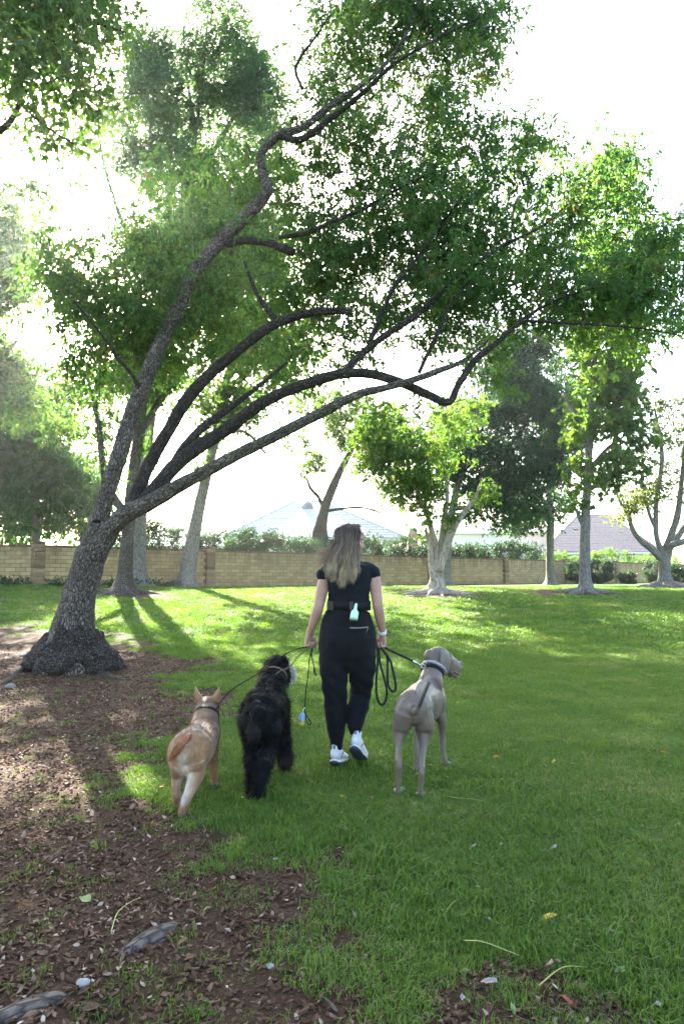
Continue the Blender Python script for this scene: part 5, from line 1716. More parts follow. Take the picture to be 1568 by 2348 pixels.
# pale mint squeeze bottle hanging from the strap
M['mint'] = simple_mat('mint_plastic', (.50, .68, .50), .4, .4, .05, 60)
M['mint_dark'] = simple_mat('mint_cap', (.34, .50, .36), .45, .4, .05, 60)
bt, bb = pt(816.5, 1384, PY - .132), pt(810.5, 1421, PY - .185)
ax = unit(bb - bt); ln = np.linalg.norm(bb - bt)
bottle = thing('squeeze_bottle', "small pale mint bottle hanging neck up from the woman's waist strap", 'bottle', bb)
sec = [(0, .008), (.12, .010), (.30, .0105), (.40, .013), (.48, .022), (.56, .0258), (.9, .0265), (.97, .026)]
TV, TF, _, _ = tube([bt + ax * ln * t for t, r in sec], [r for t, r in sec], seg=20, hint=(1, 0, 0))
link('bottle_body', mk_mesh('bottle_body', TV, TF, M['mint']), bottle)
TV, TF, _, _ = tube([bb - ax * ln * .03, bb + ax * .001, bb + ax * .002, bb - ax * .004], [.0262, .0255, .020, .0185], seg=20, hint=(1, 0, 0))
link('bottle_base', mk_mesh('bottle_base', TV, TF, M['mint_dark']), bottle)
TV, TF, _, _ = tube([bt + ax * .004, bt + (-.004, .012, .012), bt + (-.006, .02, 0)], .003, seg=6)
link('loop', mk_mesh('loop', TV, TF, M['strap']), bottle)

# watch on the right wrist
wc = R_WR * .93 + R_EL * .07
wd = unit(R_WR - R_EL)
TV, TF, _, _ = tube([wc - wd * .013, wc - wd * .012, wc + wd * .012, wc + wd * .013], [.026, .0285, .0285, .026], [.028, .0305, .0305, .028], seg=24, hint=(0, 1, 0))
watch = link('wristwatch', mk_mesh('wristwatch', TV, TF, simple_mat('pale_strap', (.62, .58, .53), .5, .3, .05)))
watch.parent = person; watch.location = -person.location
face_c = wc + np.cross(wd, (0, 1, 0)) * .0
CV, CF = bevel_box(wc + np.array((.028, .004, 0)), (.006, .016, .019), .003, rotm((0, 1, 0), math.radians(10)))
link('watch_case', mk_mesh('watch_case', CV, CF, simple_mat('watch_glass', (.03, .03, .035), .15, .5), False), watch)

# ---- shoes
M['shoe'] = simple_mat('white_mesh_upper', (.66, .66, .68), .75, .2, .10, 60, .4)
M['sole'] = simple_mat('dark_blue_sole', (.055, .065, .085), .7, .2, .2, 40, .2)
M['midsole'] = simple_mat('white_midsole', (.70, .70, .70), .6, .2, .05)
M['laces'] = simple_mat('grey_tab', (.18, .19, .22), .7, .2, .1)
def shoe(heel, yaw, pitch, roll=0):
    """heel: bottom of the heel; the foot points to +Y, turned by yaw, tipped toe-down by pitch"""
    Rm = rotm((0, 0, 1), yaw) @ rotm((1, 0, 0), pitch) @ rotm((0, 1, 0), roll)
    T_ = lambda V: np.asarray(V) @ Rm.T + heel
    B = Body()
    # upper: sections along y (y, half width, height centre, half height)
    rows = [(-.002, .030, .065, .036), (.02, .037, .070, .046), (.055, .039, .066, .044), (.09, .040, .060, .036), (.13, .044, .052, .029), (.17, .047, .046, .024), (.21, .044, .041, .019), (.242, .030, .037, .013)]
    B.tube([(0, y, z, hh, hw) for y, hw, z, hh in rows], 20, 18, hint=(0, 0, 1))
    B.tube([(0, .022, .09, .030, .027), (0, .020, .125, .036, .031)], 5, 16, hint=(0, 1, 0))
    B.tube([(0, -.012, .085, .014, .022), (0, -.020, .128, .008, .020)], 5, 12, hint=(0, 1, 0))
    V, NV, F = B.skin(.0055, 3)
    sh = link('shoe', mk_mesh('shoe', T_(V), F, M['shoe'], True), person)
    B = Body()
    B.tube([(0, y, z, .013, hw) for y, hw, z in [(-.012, .026, .026), (.01, .038, .021), (.06, .041, .019), (.1, .041, .018), (.15, .049, .018), (.2, .047, .021), (.24, .034, .027), (.256, .02, .033)]], 20, 16, hint=(0, 0, 1))
    V, NV, F = B.skin(.0055, 2)
    link('midsole', mk_mesh('midsole', T_(V), F, M['midsole'], True), sh)
    B = Body()
    B.tube([(0, y, z, .0105, hw) for y, hw, z in [(-.018, .024, .022), (.008, .042, .011), (.055, .045, .008), (.1, .044, .008), (.15, .0515, .008), (.2, .049, .011), (.24, .036, .019), (.257, .02, .026)]], 20, 16, hint=(0, 0, 1))
    V, NV, F = B.skin(.0055, 2)
    link('sole', mk_mesh('sole', T_(V), F, M['sole'], True), sh)
    CV, CF = bevel_box((0, -.026, .112), (.009, .003, .012), .0015)
    link('heel_tab', mk_mesh('heel_tab', T_(CV), CF, M['laces'], False), sh)
    for s in (-1, 1):
        TV, TF, _, _ = tube([(s * .036, .03, .04), (s * .043, .055, .075), (s * .036, .085, .085)], .0035, seg=6)
        link('side_stripe', mk_mesh('side_stripe', T_(TV), TF, M['laces']), sh)
g_l = gnd(766, 1758)
shoe(np.array((pt(767, 1750, PY - .05)[0], PY - .06, float(hgt(-.05, PY)) + .035)), math.radians(-14), math.radians(-9))
shoe(pt(812, 1722, PY - .14), math.radians(-16), math.radians(-30))

# ---- hair: strands from the crown over the back, some blown to the left
def hair_mat():
    m, nt, out = new_mat('long_hair')
    t = attr(nt, 'tip').outputs['Fac']
    r = attr(nt, 'var').outputs['Fac']
    c = ramp(nt, t, [(0, (.035, .022, .014)), (.35, (.085, .054, .034)), (.65, (.19, .13, .083)), (1, (.40, .295, .19))]).outputs[0]
    c = mixc(nt, 1.0, c, ramp(nt, r, [(0, (.35, .33, .31)), (.5, (.85, .85, .85)), (1, (1.9, 1.8, 1.6))]).outputs[0], 'MULTIPLY')
    p = pbsdf(nt, None, c, .38, .45)
    tr = nt.nodes.new('ShaderNodeBsdfTranslucent'); L(nt, c, tr.inputs['Color'])
    mx = nt.nodes.new('ShaderNodeMixShader'); mx.inputs[0].default_value = .25
    L(nt, p.outputs[0], mx.inputs[1]); L(nt, tr.outputs[0], mx.inputs[2]); L(nt, mx.outputs[0], out.inputs[0])
    return m
M['hair'] = hair_mat()
rng = np.random.default_rng(91)
hg = Geo()
def strand(P, r, var):
    P = catmull(np.asarray(P), 13)
    n = len(P)
    rr = r * np.concatenate([[.7], np.ones(n - 4), [.85, .6, .15]])
    V, F, _, _ = tube(P, rr, seg=4, cap=False)
    hg.add(V, F, tip=np.repeat(np.linspace(0, 1, n), 4), var=var)
def headpt(x, y, back):
    return pt(x, y, PY - back)
locks = [(rng.uniform(0, 1), rng.uniform(0, 1), rng.normal(0, 8), rng.uniform(0, 6.28), np.clip(rng.normal(.5, .36), 0, 1), rng.uniform(-1, 1)) for _ in range(85)]
for k in range(2600):
    lu, lay, llen, lph, lcol, lw = locks[rng.integers(0, 85)]
    u = float(np.clip(lu + rng.normal(0, .022), 0, 1))   # 0 left of the picture, 1 right
    lay = float(np.clip(lay + rng.normal(0, .12), 0, 1))
    # root on the skull: the hair leaves the parting on top and wraps the back of the head
    a = math.pi * (1 - u)                          # angle over the skull seen from behind
    part = hd((0, rng.uniform(-.03, .07), .108)) + rng.normal(0, .006, 3)
    m1 = np.array(pt(797 + 35 * (u - .5) * 1.6 + rng.normal(0, 1.5), 1214 + 8 * abs(u - .5) + rng.normal(0, 2), PY - .075 * math.sin(a) - .035))
    x2 = 769 + u * 53
    m2 = np.array(pt(x2 + rng.normal(0, 1.2), 1246 + rng.normal(0, 3), PY - .10 * math.sin(a) ** .7 - .015 - .02 * lay))
    x3 = 748 + u * 74
    m3 = np.array(pt(x3 + rng.normal(0, 2), 1284 + rng.normal(0, 3), PY - .10 * math.sin(a) ** .6 - .035 - .025 * lay))
    ye = 1333 - 16 * abs(u - .62) * 2 + llen + rng.normal(0, 3) - (rng.uniform(0, 24) if rng.uniform() < .25 else 0)
    x4 = 741 + u * 80 + rng.normal(0, 1.6) + 6 * math.sin(u * 17 + 1) + 4 * lw
    wave = 8 * math.sin(lph) + rng.normal(0, .8)
    m35 = np.array(pt((x3 + x4) / 2 + wave + 3 * math.sin(u * 25), (1284 + ye) / 2, PY - .12 - .03 * lay))
    end = np.array(pt(x4, ye, PY - .125 - .03 * lay))
    strand([part, m1, m2, m3, m35, end], rng.uniform(.0010, .0022), np.clip(lcol + rng.normal(0, .12), 0, 1))
# strands blown out to the left
for k in range(170):
    t = rng.uniform(0, 1)
    s0 = np.array(pt(772 - 14 * t, 1232 + 40 * t, PY - .06))
    m = np.array(pt(755 - 8 * t + rng.normal(0, 3), 1262 + 24 * t + rng.normal(0, 4), PY - .07 + rng.normal(0, .02)))
    e = np.array(pt(rng.uniform(712, 742), 1256 + 52 * t + rng.normal(0, 6), PY - .06 + rng.normal(0, .03)))
    c1 = (m + e) / 2 + (0, 0, rng.normal(0, .008))
    strand([hd((rng.uniform(-.02, .02), -.05, .10)), s0, m, c1, e], rng.uniform(.0006, .0014), np.clip(rng.normal(.75, .2), 0, 1))
# a few stray ones on the right, past the cheek
for k in range(60):
    t = rng.uniform(0, 1)
    strand([hd((0, .05, .108)), hd((.055, .055, .075)), hd((.078, .02, .02)), pt(822 + rng.normal(0, 1.5), 1262, PY - .04), pt(822 + rng.normal(0, 2), 1290, PY - .08), pt(818 + 8 * t, 1308 + 8 * rng.uniform(), PY - .11)], rng.uniform(.0008, .0018), np.clip(rng.normal(.6, .2), 0, 1))
link('hair', hg.mesh('hair', M['hair']), person)
# hair close to the skull, under the strands
B = Body()
B.ball(hd((0, -.018, .040)), (.079, .094, .080), HR.T)
B.ball(hd((-.02, -.045, -.01)), (.066, .058, .075), HR.T)
B.tube([q(795, 1235, -.045, 22, .06), q(788, 1265, -.05, 27, .055), q(786, 1290, -.075, 33, .040), q(783, 1312, -.11, 33, .022)], 12, 18)
V, NV, F = B.skin(.006, 4)
keep_face = ((V - HC) @ HR)                          # head coordinates
V = np.where(((keep_face[:, 1] > .055) & (keep_face[:, 2] < .06))[:, None], V - NV * .02, V)
link('hair_cap', mk_mesh('hair_cap', V, F, M['hair'], True, {'tip': smooth01((1.52 - V[:, 2]) / .4) * .6, 'var': np.full(len(V), .35)}), person)
# ------------------------------------------------------------------ dogs
def coat_mat(name, rough=.75, sheen=.2, bump=.25, scale=160, var=.12):
    m, nt, out = new_mat(name)
    c0 = attr(nt, 'col').outputs['Color']
    co = nt.nodes.new('ShaderNodeTexCoord').outputs['Object']
    n = noise_n(nt, co, scale, 3)
    n2 = noise_n(nt, co, 14, 4)
    k = ramp(nt, n2, [(.3, (1 - var,) * 3), (.7, (1 + var,) * 3)]).outputs[0]
    c = mixc(nt, 1.0, c0, k, 'MULTIPLY')
    p = pbsdf(nt, out, c, rough, .25, bump_n(nt, n, bump, .004))
    p.inputs['Sheen Weight'].default_value = sheen
    return m

def fur(V, NV, F, col, n, ln, wd, comb, rng, curl=.0, seg=3, lift=.35, dens=None, jit=.25):
    """short flat hairs growing out of the skin, combed along a direction field"""
    fc = np.concatenate([np.column_stack([f[:, 0], f[:, 1], f[:, 2]]) for f in F])
    a = np.linalg.norm(np.cross(V[fc[:, 1]] - V[fc[:, 0]], V[fc[:, 2]] - V[fc[:, 0]]), axis=1)
    if dens is not None:
        a = a * dens(V[fc[:, 0]])
    pick = rng.choice(len(fc), n, p=a / a.sum())
    w = rng.dirichlet((1, 1, 1), n)
    tri = fc[pick]
    P = (V[tri] * w[:, :, None]).sum(1); NN = unit((NV[tri] * w[:, :, None]).sum(1))
    Cc = col[tri[:, 0]]
    d = comb(P, NN)
    d = d - NN * (d * NN).sum(1)[:, None]
    d = unit(d + 1e-6)
    d = unit(d + NN * lift + rng.normal(0, jit, (n, 3)))
    s = unit(np.cross(d, NN) + 1e-6)
    l = (ln * rng.uniform(.6, 1.25, n))[:, None]
    out = []
    ph = rng.uniform(0, 6.28, n)
    for k in range(seg + 1):
        t = k / seg
        c = P + d * l * t - NN * l * lift * .5 * t * t - NN * .002
        if curl:
            c = c + s * (np.sin(ph + t * 5) * curl)[:, None] * t + NN * (np.cos(ph + t * 5) * curl * .8)[:, None] * t
        ww = wd * (1 - t * .85)
        out.append(c - s * ww / 2); out.append(c + s * ww / 2)
    VV = np.stack(out, 1).reshape(-1, 3)
    m = 2 * (seg + 1)
    i = np.arange(n)[:, None] * m
    Q = np.concatenate([i + np.array([2 * k, 2 * k + 1, 2 * k + 3, 2 * k + 2]) for k in range(seg)])
    cv = np.repeat(Cc * rng.uniform(.55, 1.5, n)[:, None], m, 0)
    cv[:, 3] = 1
    return VV, [Q], cv

def hair_coat(name, trans=.25, rough=.45, spec=.35):
    m, nt, out = new_mat(name)
    c = attr(nt, 'col').outputs['Color']
    p = pbsdf(nt, None, c, rough, spec)
    tr = nt.nodes.new('ShaderNodeBsdfTranslucent'); L(nt, c, tr.inputs['Color'])
    mx = nt.nodes.new('ShaderNodeMixShader'); mx.inputs[0].default_value = trans
    L(nt, p.outputs[0], mx.inputs[1]); L(nt, tr.outputs[0], mx.inputs[2]); L(nt, mx.outputs[0], out.inputs[0])
    return m
def rgba(c, n):
    return np.tile(np.array((*c, 1.0)), (n, 1))
def blend(col, mask, c):
    return col * (1 - mask[:, None]) + np.array((*c, 1.0)) * mask[:, None]
def gz_(x, y):
    return float(hgt(x, y))

# ---- tall grey hound on the right
W = Body()
W.tube([(.418, 4.085, .505, .050, .040), (.424, 4.115, .50, .084, .080), (.435, 4.19, .495, .110, .112), (.465, 4.31, .505, .100, .095), (.510, 4.45, .490, .118, .100), (.560, 4.60, .470, .145, .108), (.600, 4.72, .475, .135, .098), (.625, 4.80, .50, .085, .070)], 26, 22, hint=(0, 0, 1))
W.tube([(.590, 4.70, .545, .085, .085), (.615, 4.77, .605, .078, .074), (.645, 4.82, .665, .068, .066), (.665, 4.85, .70, .060, .060)], 12, 18)
hf = unit(np.array((.84, .46, -.24))); hs = unit(np.cross(hf, (0, 0, 1))); hu = np.cross(hs, hf)   # forward, the dog's right, up
WH = np.array((.672, 4.855, .722))
wh = lambda f, s, u: WH + 1.2 * (hf * f + hs * s + hu * u)
AX = np.array([hs, hf, hu])
W.ball(wh(.005, 0, .0), (.070, .092, .068), AX)
W.ball(wh(.055, 0, -.008), (.055, .054, .053), AX)
W.tube([(*wh(.05, 0, -.022), .070, .050), (*wh(.095, 0, -.036), .068, .041), (*wh(.135, 0, -.042), .062, .037), (*wh(.160, 0, -.038), .048, .031)], 12, 14, hint=hu)
W.ball(wh(.166, 0, -.012), (.024, .020, .020), AX)
W.tube([(*wh(.10, .026, -.075), .022, .012), (*wh(.14, .026, -.082), .024, .011)], 4, 8, hint=hu); W.tube([(*wh(.10, -.026, -.075), .022, .012), (*wh(.14, -.026, -.082), .024, .011)], 4, 8, hint=hu)
W.ball(wh(.05, .033, .022), (.014, .016, .012), AX); W.ball(wh(.05, -.033, .022), (.014, .016, .012), AX)
W.tube([(*wh(.10, .02, -.045), .018, .010), (*wh(.14, .024, -.052), .02, .009)], 4, 8, hint=hu)
W.ball(wh(-.06, 0, -.01), (.045, .04, .05), AX)
def limb(B, rows, n=20, seg=14):
    B.tube([(x, y, z, r, r2) for x, y, z, r, r2 in rows], n, seg, hint=(0, 1, 0))
def paw(B, x, y, z, f, w=.030, l=.042):
    f = unit(np.array((f[0], f[1], 0.0))); s = np.array((f[1], -f[0], 0))
    A = np.array([s, f, (0, 0, 1)])
    B.ball(np.array((x, y, z + .017)) + f * .012, (w, l, .019), A)
    for k in (-1.5, -.5, .5, 1.5):
        B.ball(np.array((x, y, z + .014)) + f * (l * .95 - .006 * abs(k)) + s * k * w * .45, (w * .29, .017, .015), A)
# hip bones, shoulder blades, thigh and forearm muscle
for s, x in ((-1, .376), (1, .490)):
    W.ball((x + s * .020, 4.20, .42), (.042, .075, .10))
W.ball((.535, 4.62, .585), (.026, .075, .055)); W.ball((.640, 4.60, .575), (.026, .075, .055)); W.ball((.655, 4.64, .45), (.04, .07, .08)); W.ball((.545, 4.66, .45), (.04, .07, .08))
W.tube([(.436, 4.14, .592, .012, .02), (.47, 4.32, .602, .012, .018), (.52, 4.48, .60, .012, .018), (.58, 4.62, .617, .012, .02)], 10, 8)
Z1, Z2, Z3, Z4 = gz_(.45, 4.08), gz_(.325, 4.1), gz_(.70, 4.74), gz_(.485, 4.6)
limb(W, [(.475, 4.18, .49, .090, .060), (.490, 4.20, .42, .098, .062), (.496, 4.215, .35, .078, .050), (.482, 4.16, .28, .038, .026), (.464, 4.07, .215, .022, .018), (.455, 4.020, .182, .030, .021), (.452, 4.042, .11, .020, .0175), (.450, 4.065, .045, .017, .017), (.449, 4.08, .02, .022, .022)])
limb(W, [(.380, 4.17, .49, .098, .066), (.365, 4.19, .42, .094, .060), (.346, 4.20, .35, .070, .047), (.334, 4.15, .29, .037, .025), (.327, 4.09, .24, .022, .018), (.326, 4.055, .207, .030, .021), (.327, 4.085, .13, .020, .0175), (.327, 4.105, .055, .017, .017), (.326, 4.115, .03, .022, .022)])
limb(W, [(.615, 4.66, .46, .085, .050), (.645, 4.665, .38, .066, .042), (.662, 4.67, .315, .046, .034), (.668, 4.69, .24, .025, .021), (.670, 4.70, .175, .023, .020), (.678, 4.705, .11, .017, .0155), (.690, 4.715, .05, .017, .017), (.700, 4.73, .022, .022, .022)])
limb(W, [(.530, 4.66, .46, .085, .046), (.515, 4.65, .38, .064, .038), (.500, 4.64, .315, .044, .031), (.492, 4.62, .24, .028, .024), (.490, 4.60, .175, .025, .023), (.487, 4.59, .10, .020, .018), (.485, 4.60, .03, .02, .02)])
paw(W, .448, 4.085, Z1, (.3, 1)); paw(W, .326, 4.12, Z2 + .012, (.1, 1)); paw(W, .703, 4.735, Z3, (.5, .9)); paw(W, .484, 4.61, Z4, (.2, 1))
W.tube([(.425, 4.055, .495, .021, .020), (.437, 4.035, .520, .019, .018), (.463, 4.02, .585, .016, .015), (.488, 4.015, .640, .014, .013), (.500, 4.015, .668, .011, .011)], 14, 12)
V, NV, F = W.skin(.0052, 3, .5)
V = V + NV * ((fbm(V * np.array((9, 9, 5)), 44, 2) - .5) * .012)[:, None]
base = (.145, .106, .079)
col = rgba(base, len(V))
tailm = ((V[:, 1] < 4.06) & (V[:, 2] > .505)).astype(float) * smooth01((V[:, 2] - .51) / .03)
col = blend(col, tailm * .95, (.035, .026, .021))
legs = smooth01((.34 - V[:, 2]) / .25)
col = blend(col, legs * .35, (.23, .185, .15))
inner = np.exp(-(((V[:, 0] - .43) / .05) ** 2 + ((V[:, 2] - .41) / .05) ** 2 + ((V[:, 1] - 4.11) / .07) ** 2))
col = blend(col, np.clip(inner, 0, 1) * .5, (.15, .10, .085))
fr_ = (V - WH) @ hf
col = blend(col, smooth01((fr_ - .210) / .008), (.085, .06, .055))
M['coat'] = coat_mat('short_grey_coat', .40, .05, .10, 260, .16)
thigh_shade = np.exp(-(((V[:, 0] - .43) / .06) ** 2)) * smooth01((.50 - V[:, 2]) / .08) * smooth01((V[:, 2] - .30) / .05) * smooth01((4.16 - V[:, 1]) / .06)
col = blend(col, np.clip(thigh_shade, 0, 1) * .55, (.12, .085, .068))  # shade between the hind thighs, painted into the coat colour
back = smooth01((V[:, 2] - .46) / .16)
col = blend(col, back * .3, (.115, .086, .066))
hound = thing('dog', 'tall slim grey-brown dog with docked dark tail looking right, chain collar on its neck', 'dog', (.48, 4.35, gz_(.48, 4.35)), 'three dogs on leashes')
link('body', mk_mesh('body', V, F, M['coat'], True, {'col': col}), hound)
HAIRS = hair_coat('fur_hairs')
# hanging ears
def drop_ear(rows, wd, th, nm, mat, colr, parent):
    P = catmull(np.array([r[:3] for r in rows]), 12)
    w = np.interp(np.linspace(0, 1, 12), np.linspace(0, 1, len(wd)), wd)
    V, F, _, _ = tube(P, th, w, 16, hint=hs)
    o = link('ear', mk_mesh('ear', V, F, mat, True, {'col': rgba(colr, len(V))}), parent)
    return o
drop_ear([wh(-.012, .046, .036), wh(-.008, .066, .016), wh(.004, .074, -.030), wh(.014, .072, -.078), wh(.016, .066, -.098)], [.018, .040, .048, .037, .012], .006, 'ear', M['coat'], (.155, .122, .10), hound)
drop_ear([wh(-.012, -.046, .036), wh(-.010, -.068, .018), wh(.000, -.076, -.028), wh(.010, -.074, -.072), wh(.012, -.068, -.09)], [.018, .040, .048, .036, .012], .006, 'ear', M['coat'], (.155, .122, .10), hound)
M['dog_eye'] = simple_mat('amber_eye', (.20, .13, .05), .15, .6, .05)
M['mouth'] = simple_mat('mouth_dark', (.10, .035, .03), .4, .4)
for s in (-1, 1):
    V, F = ellipsoid(wh(.062, s * .036, .016), (.009, .009, .008), nu=10, nv=8)
    link('eye', mk_mesh('eye', V, F, M['dog_eye']), hound)
V, F, _, _ = tube([wh(.10, .040, -.066), wh(.135, .040, -.072), wh(.168, .028, -.070)], [.004, .007, .004], seg=8)
link('mouth', mk_mesh('mouth', V, F, M['mouth']), hound)
# collar: black band with a row of steel links
nc = np.array((.628, 4.795, .634)); nd = unit(np.array((.045, .07, .09)))
na = unit(np.cross(nd, (1, 0, 0))); nb_ = np.cross(nd, na)
collar = thing('chain_collar', "black band and steel chain collar round the grey dog's neck", 'collar', nc)
def neck_ring(c, nd, na, nb_, r, n, off=0):
    th = np.linspace(0, 2 * math.pi, n, endpoint=False)
    return c + nd * off + np.cos(th)[:, None] * na * r + np.sin(th)[:, None] * nb_ * r
R0 = neck_ring(nc, nd, na, nb_, .079, 40)
def closed_band(c, nd, na, nb_, r, w, th, n=40):
    a = np.linspace(0, 2 * math.pi, n, endpoint=False)
    e = np.cos(a)[:, None] * na + np.sin(a)[:, None] * nb_
    V = np.concatenate([c + e * (r + k) + nd * z for k, z in ((0, -w), (th, -w), (th, w), (0, w))])
    i = np.arange(4)[:, None] * n; i2 = ((np.arange(4) + 1) % 4)[:, None] * n
    j = np.arange(n)[None]; j2 = (j + 1) % n
    return V, [np.stack([i + j, i + j2, i2 + j2, i2 + j], -1).reshape(-1, 4)]
V, F = closed_band(nc - nd * .012, nd, na, nb_, .074, .014, .006)
link('band', mk_mesh('band', V, F, M['strap']), collar)
M['steel'] = simple_mat('polished_steel', (.62, .63, .65), .25, .5, .05, 30, 0, 1.0)
def torus(c, ax, u, R, r, k=1.5, n=14, m=6):
    a = np.linspace(0, 2 * math.pi, n, endpoint=False)
    w = np.cross(ax, u)
    P = c + np.cos(a)[:, None] * u * R * k + np.sin(a)[:, None] * w * R
    T = unit(-np.sin(a)[:, None] * u * R * k + np.cos(a)[:, None] * w * R)
    Nn = np.cross(T, ax)
    b = np.linspace(0, 2 * math.pi, m, endpoint=False)
    V = (P[:, None] + Nn[:, None] * (np.cos(b) * r)[None, :, None] + np.asarray(ax)[None, None] * (np.sin(b) * r)[None, :, None]).reshape(-1, 3)
    i = np.arange(n)[:, None] * m; i2 = ((np.arange(n) + 1) % n)[:, None] * m
    j = np.arange(m)[None]; j2 = (j + 1) % m
    return V, [np.stack([i + j, i2 + j, i2 + j2, i + j2], -1).reshape(-1, 4)]
ringp = neck_ring(nc, nd, na, nb_, .083, 30, .016)
for k in range(30):
    t = unit(ringp[(k + 1) % 30] - ringp[k - 1])
    o_ = unit(ringp[k] - nc)
    ax = unit(o_ if k % 2 else np.cross(t, o_))
    V, F = torus(ringp[k], ax, t, .0075, .0022)
    link('link', mk_mesh('link', V, F, M['steel']), collar)
V, F = bevel_box(nc + na * 0 + unit(np.array((-.55, -.8, .15))) * .084 - nd * .012, (.014, .003, .009), .001, rotm((0, 0, 1), math.radians(-35)))
link('tag_plate', mk_mesh('tag_plate', V, F, M['steel'], False), collar)

# ---- small tan dog with upright ears on the left
S = Body()
XS = lambda x, Y: (x - 784) / FPX * Y
S.tube([(-.845, 3.815, .315, .055, .055), (-.850, 3.86, .305, .112, .108), (-.850, 3.95, .30, .124, .122), (-.845, 4.08, .30, .118, .114), (-.842, 4.20, .305, .110, .100), (-.840, 4.30, .32, .105, .092), (-.842, 4.37, .345, .085, .075)], 26, 22, hint=(0, 0, 1))
S.tube([(-.845, 4.30, .36, .085, .085), (-.848, 4.36, .405, .078, .078), (-.852, 4.41, .435, .07, .07)], 10, 18)
SH = np.array((-.855, 4.43, .462))
S.ball(SH, (.062, .070, .058)); S.ball(SH + (0, .05, -.02), (.04, .045, .036))
S.tube([(*(SH + (0, .06, -.02)), .030, .027), (*(SH + (0, .12, -.03)), .022, .020)], 6, 12)
S.ball(SH + (.045, .03, -.02), (.03, .035, .03)); S.ball(SH + (-.045, .03, -.02), (.03, .035, .03))
z1, z2 = gz_(-.85, 3.78), gz_(-.93, 3.95)
limb(S, [(-.805, 3.88, .28, .085, .062), (-.800, 3.89, .22, .074, .052), (-.808, 3.86, .165, .050, .040), (-.822, 3.80, .115, .030, .026), (-.834, 3.775, .085, .027, .023), (-.846, 3.775, .045, .023, .022), (-.852, 3.785, .015, .020, .020)])
limb(S, [(-.890, 3.88, .28, .085, .060), (-.900, 3.91, .22, .072, .050), (-.908, 3.92, .165, .050, .039), (-.912, 3.89, .12, .030, .025), (-.908, 3.88, .09, .027, .022), (-.904, 3.90, .05, .022, .022), (-.902, 3.915, .03, .02, .02)])
limb(S, [(-.790, 4.28, .27, .060, .042), (-.780, 4.27, .18, .034, .028), (-.778, 4.27, .10, .024, .022), (-.775, 4.29, .03, .02, .02)])
limb(S, [(-.895, 4.28, .27, .060, .042), (-.905, 4.30, .18, .034, .028), (-.905, 4.32, .10, .024, .022), (-.905, 4.34, .03, .02, .02)])
paw(S, -.852, 3.79, z1, (0, 1), .023, .030); paw(S, -.902, 3.925, z2 + .015, (0, 1), .023, .030); paw(S, -.775, 4.30, gz_(-.77, 4.3), (0, 1), .023, .030); paw(S, -.905, 4.35, gz_(-.9, 4.35), (0, 1), .023, .030)
V, NV, F = S.skin(.005, 3, .5)
V = V + NV * ((fbm(V * 16, 44, 2) - .5) * .010)[:, None]
tan = (.35, .195, .092)
col = rgba(tan, len(V))
saddle = smooth01((V[:, 2] - .36) / .06) * smooth01((V[:, 1] - 3.85) / .1)
col = blend(col, np.clip(saddle * .75 * (.45 + fbm(V * 14, 3, 3)), 0, 1), (.17, .10, .055))
neckdark = smooth01((V[:, 1] - 4.30) / .05) * smooth01((4.40 - V[:, 1]) / .05) * smooth01((V[:, 2] - .38) / .03)
col = blend(col, neckdark * .4, (.2, .12, .07))
bw = np.exp(-(((V[:, 0] + .858) / .030) ** 2 + ((V[:, 2] - .275) / .075) ** 2)) * smooth01((3.91 - V[:, 1]) / .05)
bw = np.maximum(bw, np.exp(-(((V[:, 0] + .842) / .034) ** 2 + ((V[:, 2] - .19) / .065) ** 2)) * smooth01((3.93 - V[:, 1]) / .06) * .9)
col = blend(col, np.clip(bw * 1.4, 0, 1) * (.55 + .6 * vnoise(V * 25, 4)).clip(0, 1), (.66, .56, .44))
inner = np.exp(-(((V[:, 0] + .855) / .035) ** 2)) * smooth01((.19 - V[:, 2]) / .04) * smooth01((V[:, 2] - .06) / .03)
col = blend(col, inner * .85, (.70, .62, .53))
col = blend(col, smooth01((.05 - V[:, 2]) / .04) * .5, (.62, .52, .42))
M['fur_short'] = coat_mat('tan_fur', .85, .35, .2, 260, .08)
M['hairs'] = HAIRS
small = thing('dog', 'short-legged tan dog with upright pointed ears and pale rump, leftmost on a leash', 'dog', (-.85, 4.05, gz_(-.85, 4.05)), 'three dogs on leashes')
link('body', mk_mesh('body', V, F, M['fur_short'], True, {'col': col}), small)
rng = np.random.default_rng(17)
comb = lambda P, NN: np.tile(np.array((0, -.75, -.65)), (len(P), 1))
FV, FF, FC = fur(V, NV, F, col, 42000, .026, .0017, comb, rng, .002, 2, .34)
o = link('fur', mk_mesh('fur', FV, FF, M['hairs'], False, {'col': FC}), small); o['kind'] = 'stuff'
# tail: hangs from upper right to lower left over the rump
TP = np.array([(*pt(434, 1683, 3.87), .010), (*pt(428, 1692, 3.80), .016), (*pt(417, 1708, 3.755), .019), (*pt(405, 1724, 3.745), .016), (*pt(393, 1740, 3.755), .005)])
TP = catmull(TP, 16)
TVv, TFf, _, _ = tube(TP[:, :3], TP[:, 3] * .7, TP[:, 3], 14)
tcol = rgba((.36, .145, .055), len(TVv))
tl = link('tail', mk_mesh('tail', TVv, TFf, M['fur_short'], True, {'col': tcol}), small)
tn = unit(TVv - TP[np.clip(np.arange(len(TVv)) // 14, 0, 15), :3] + 1e-7)
FV, FF, FC = fur(TVv, tn, TFf, tcol, 2600, .028, .0018, lambda P, NN: np.tile(TP[-1, :3] - TP[0, :3], (len(P), 1)), rng, 0, 2, .35)
o = link('tail_fur', mk_mesh('tail_fur', FV, FF, M['hairs'], False, {'col': FC}), tl); o['kind'] = 'stuff'
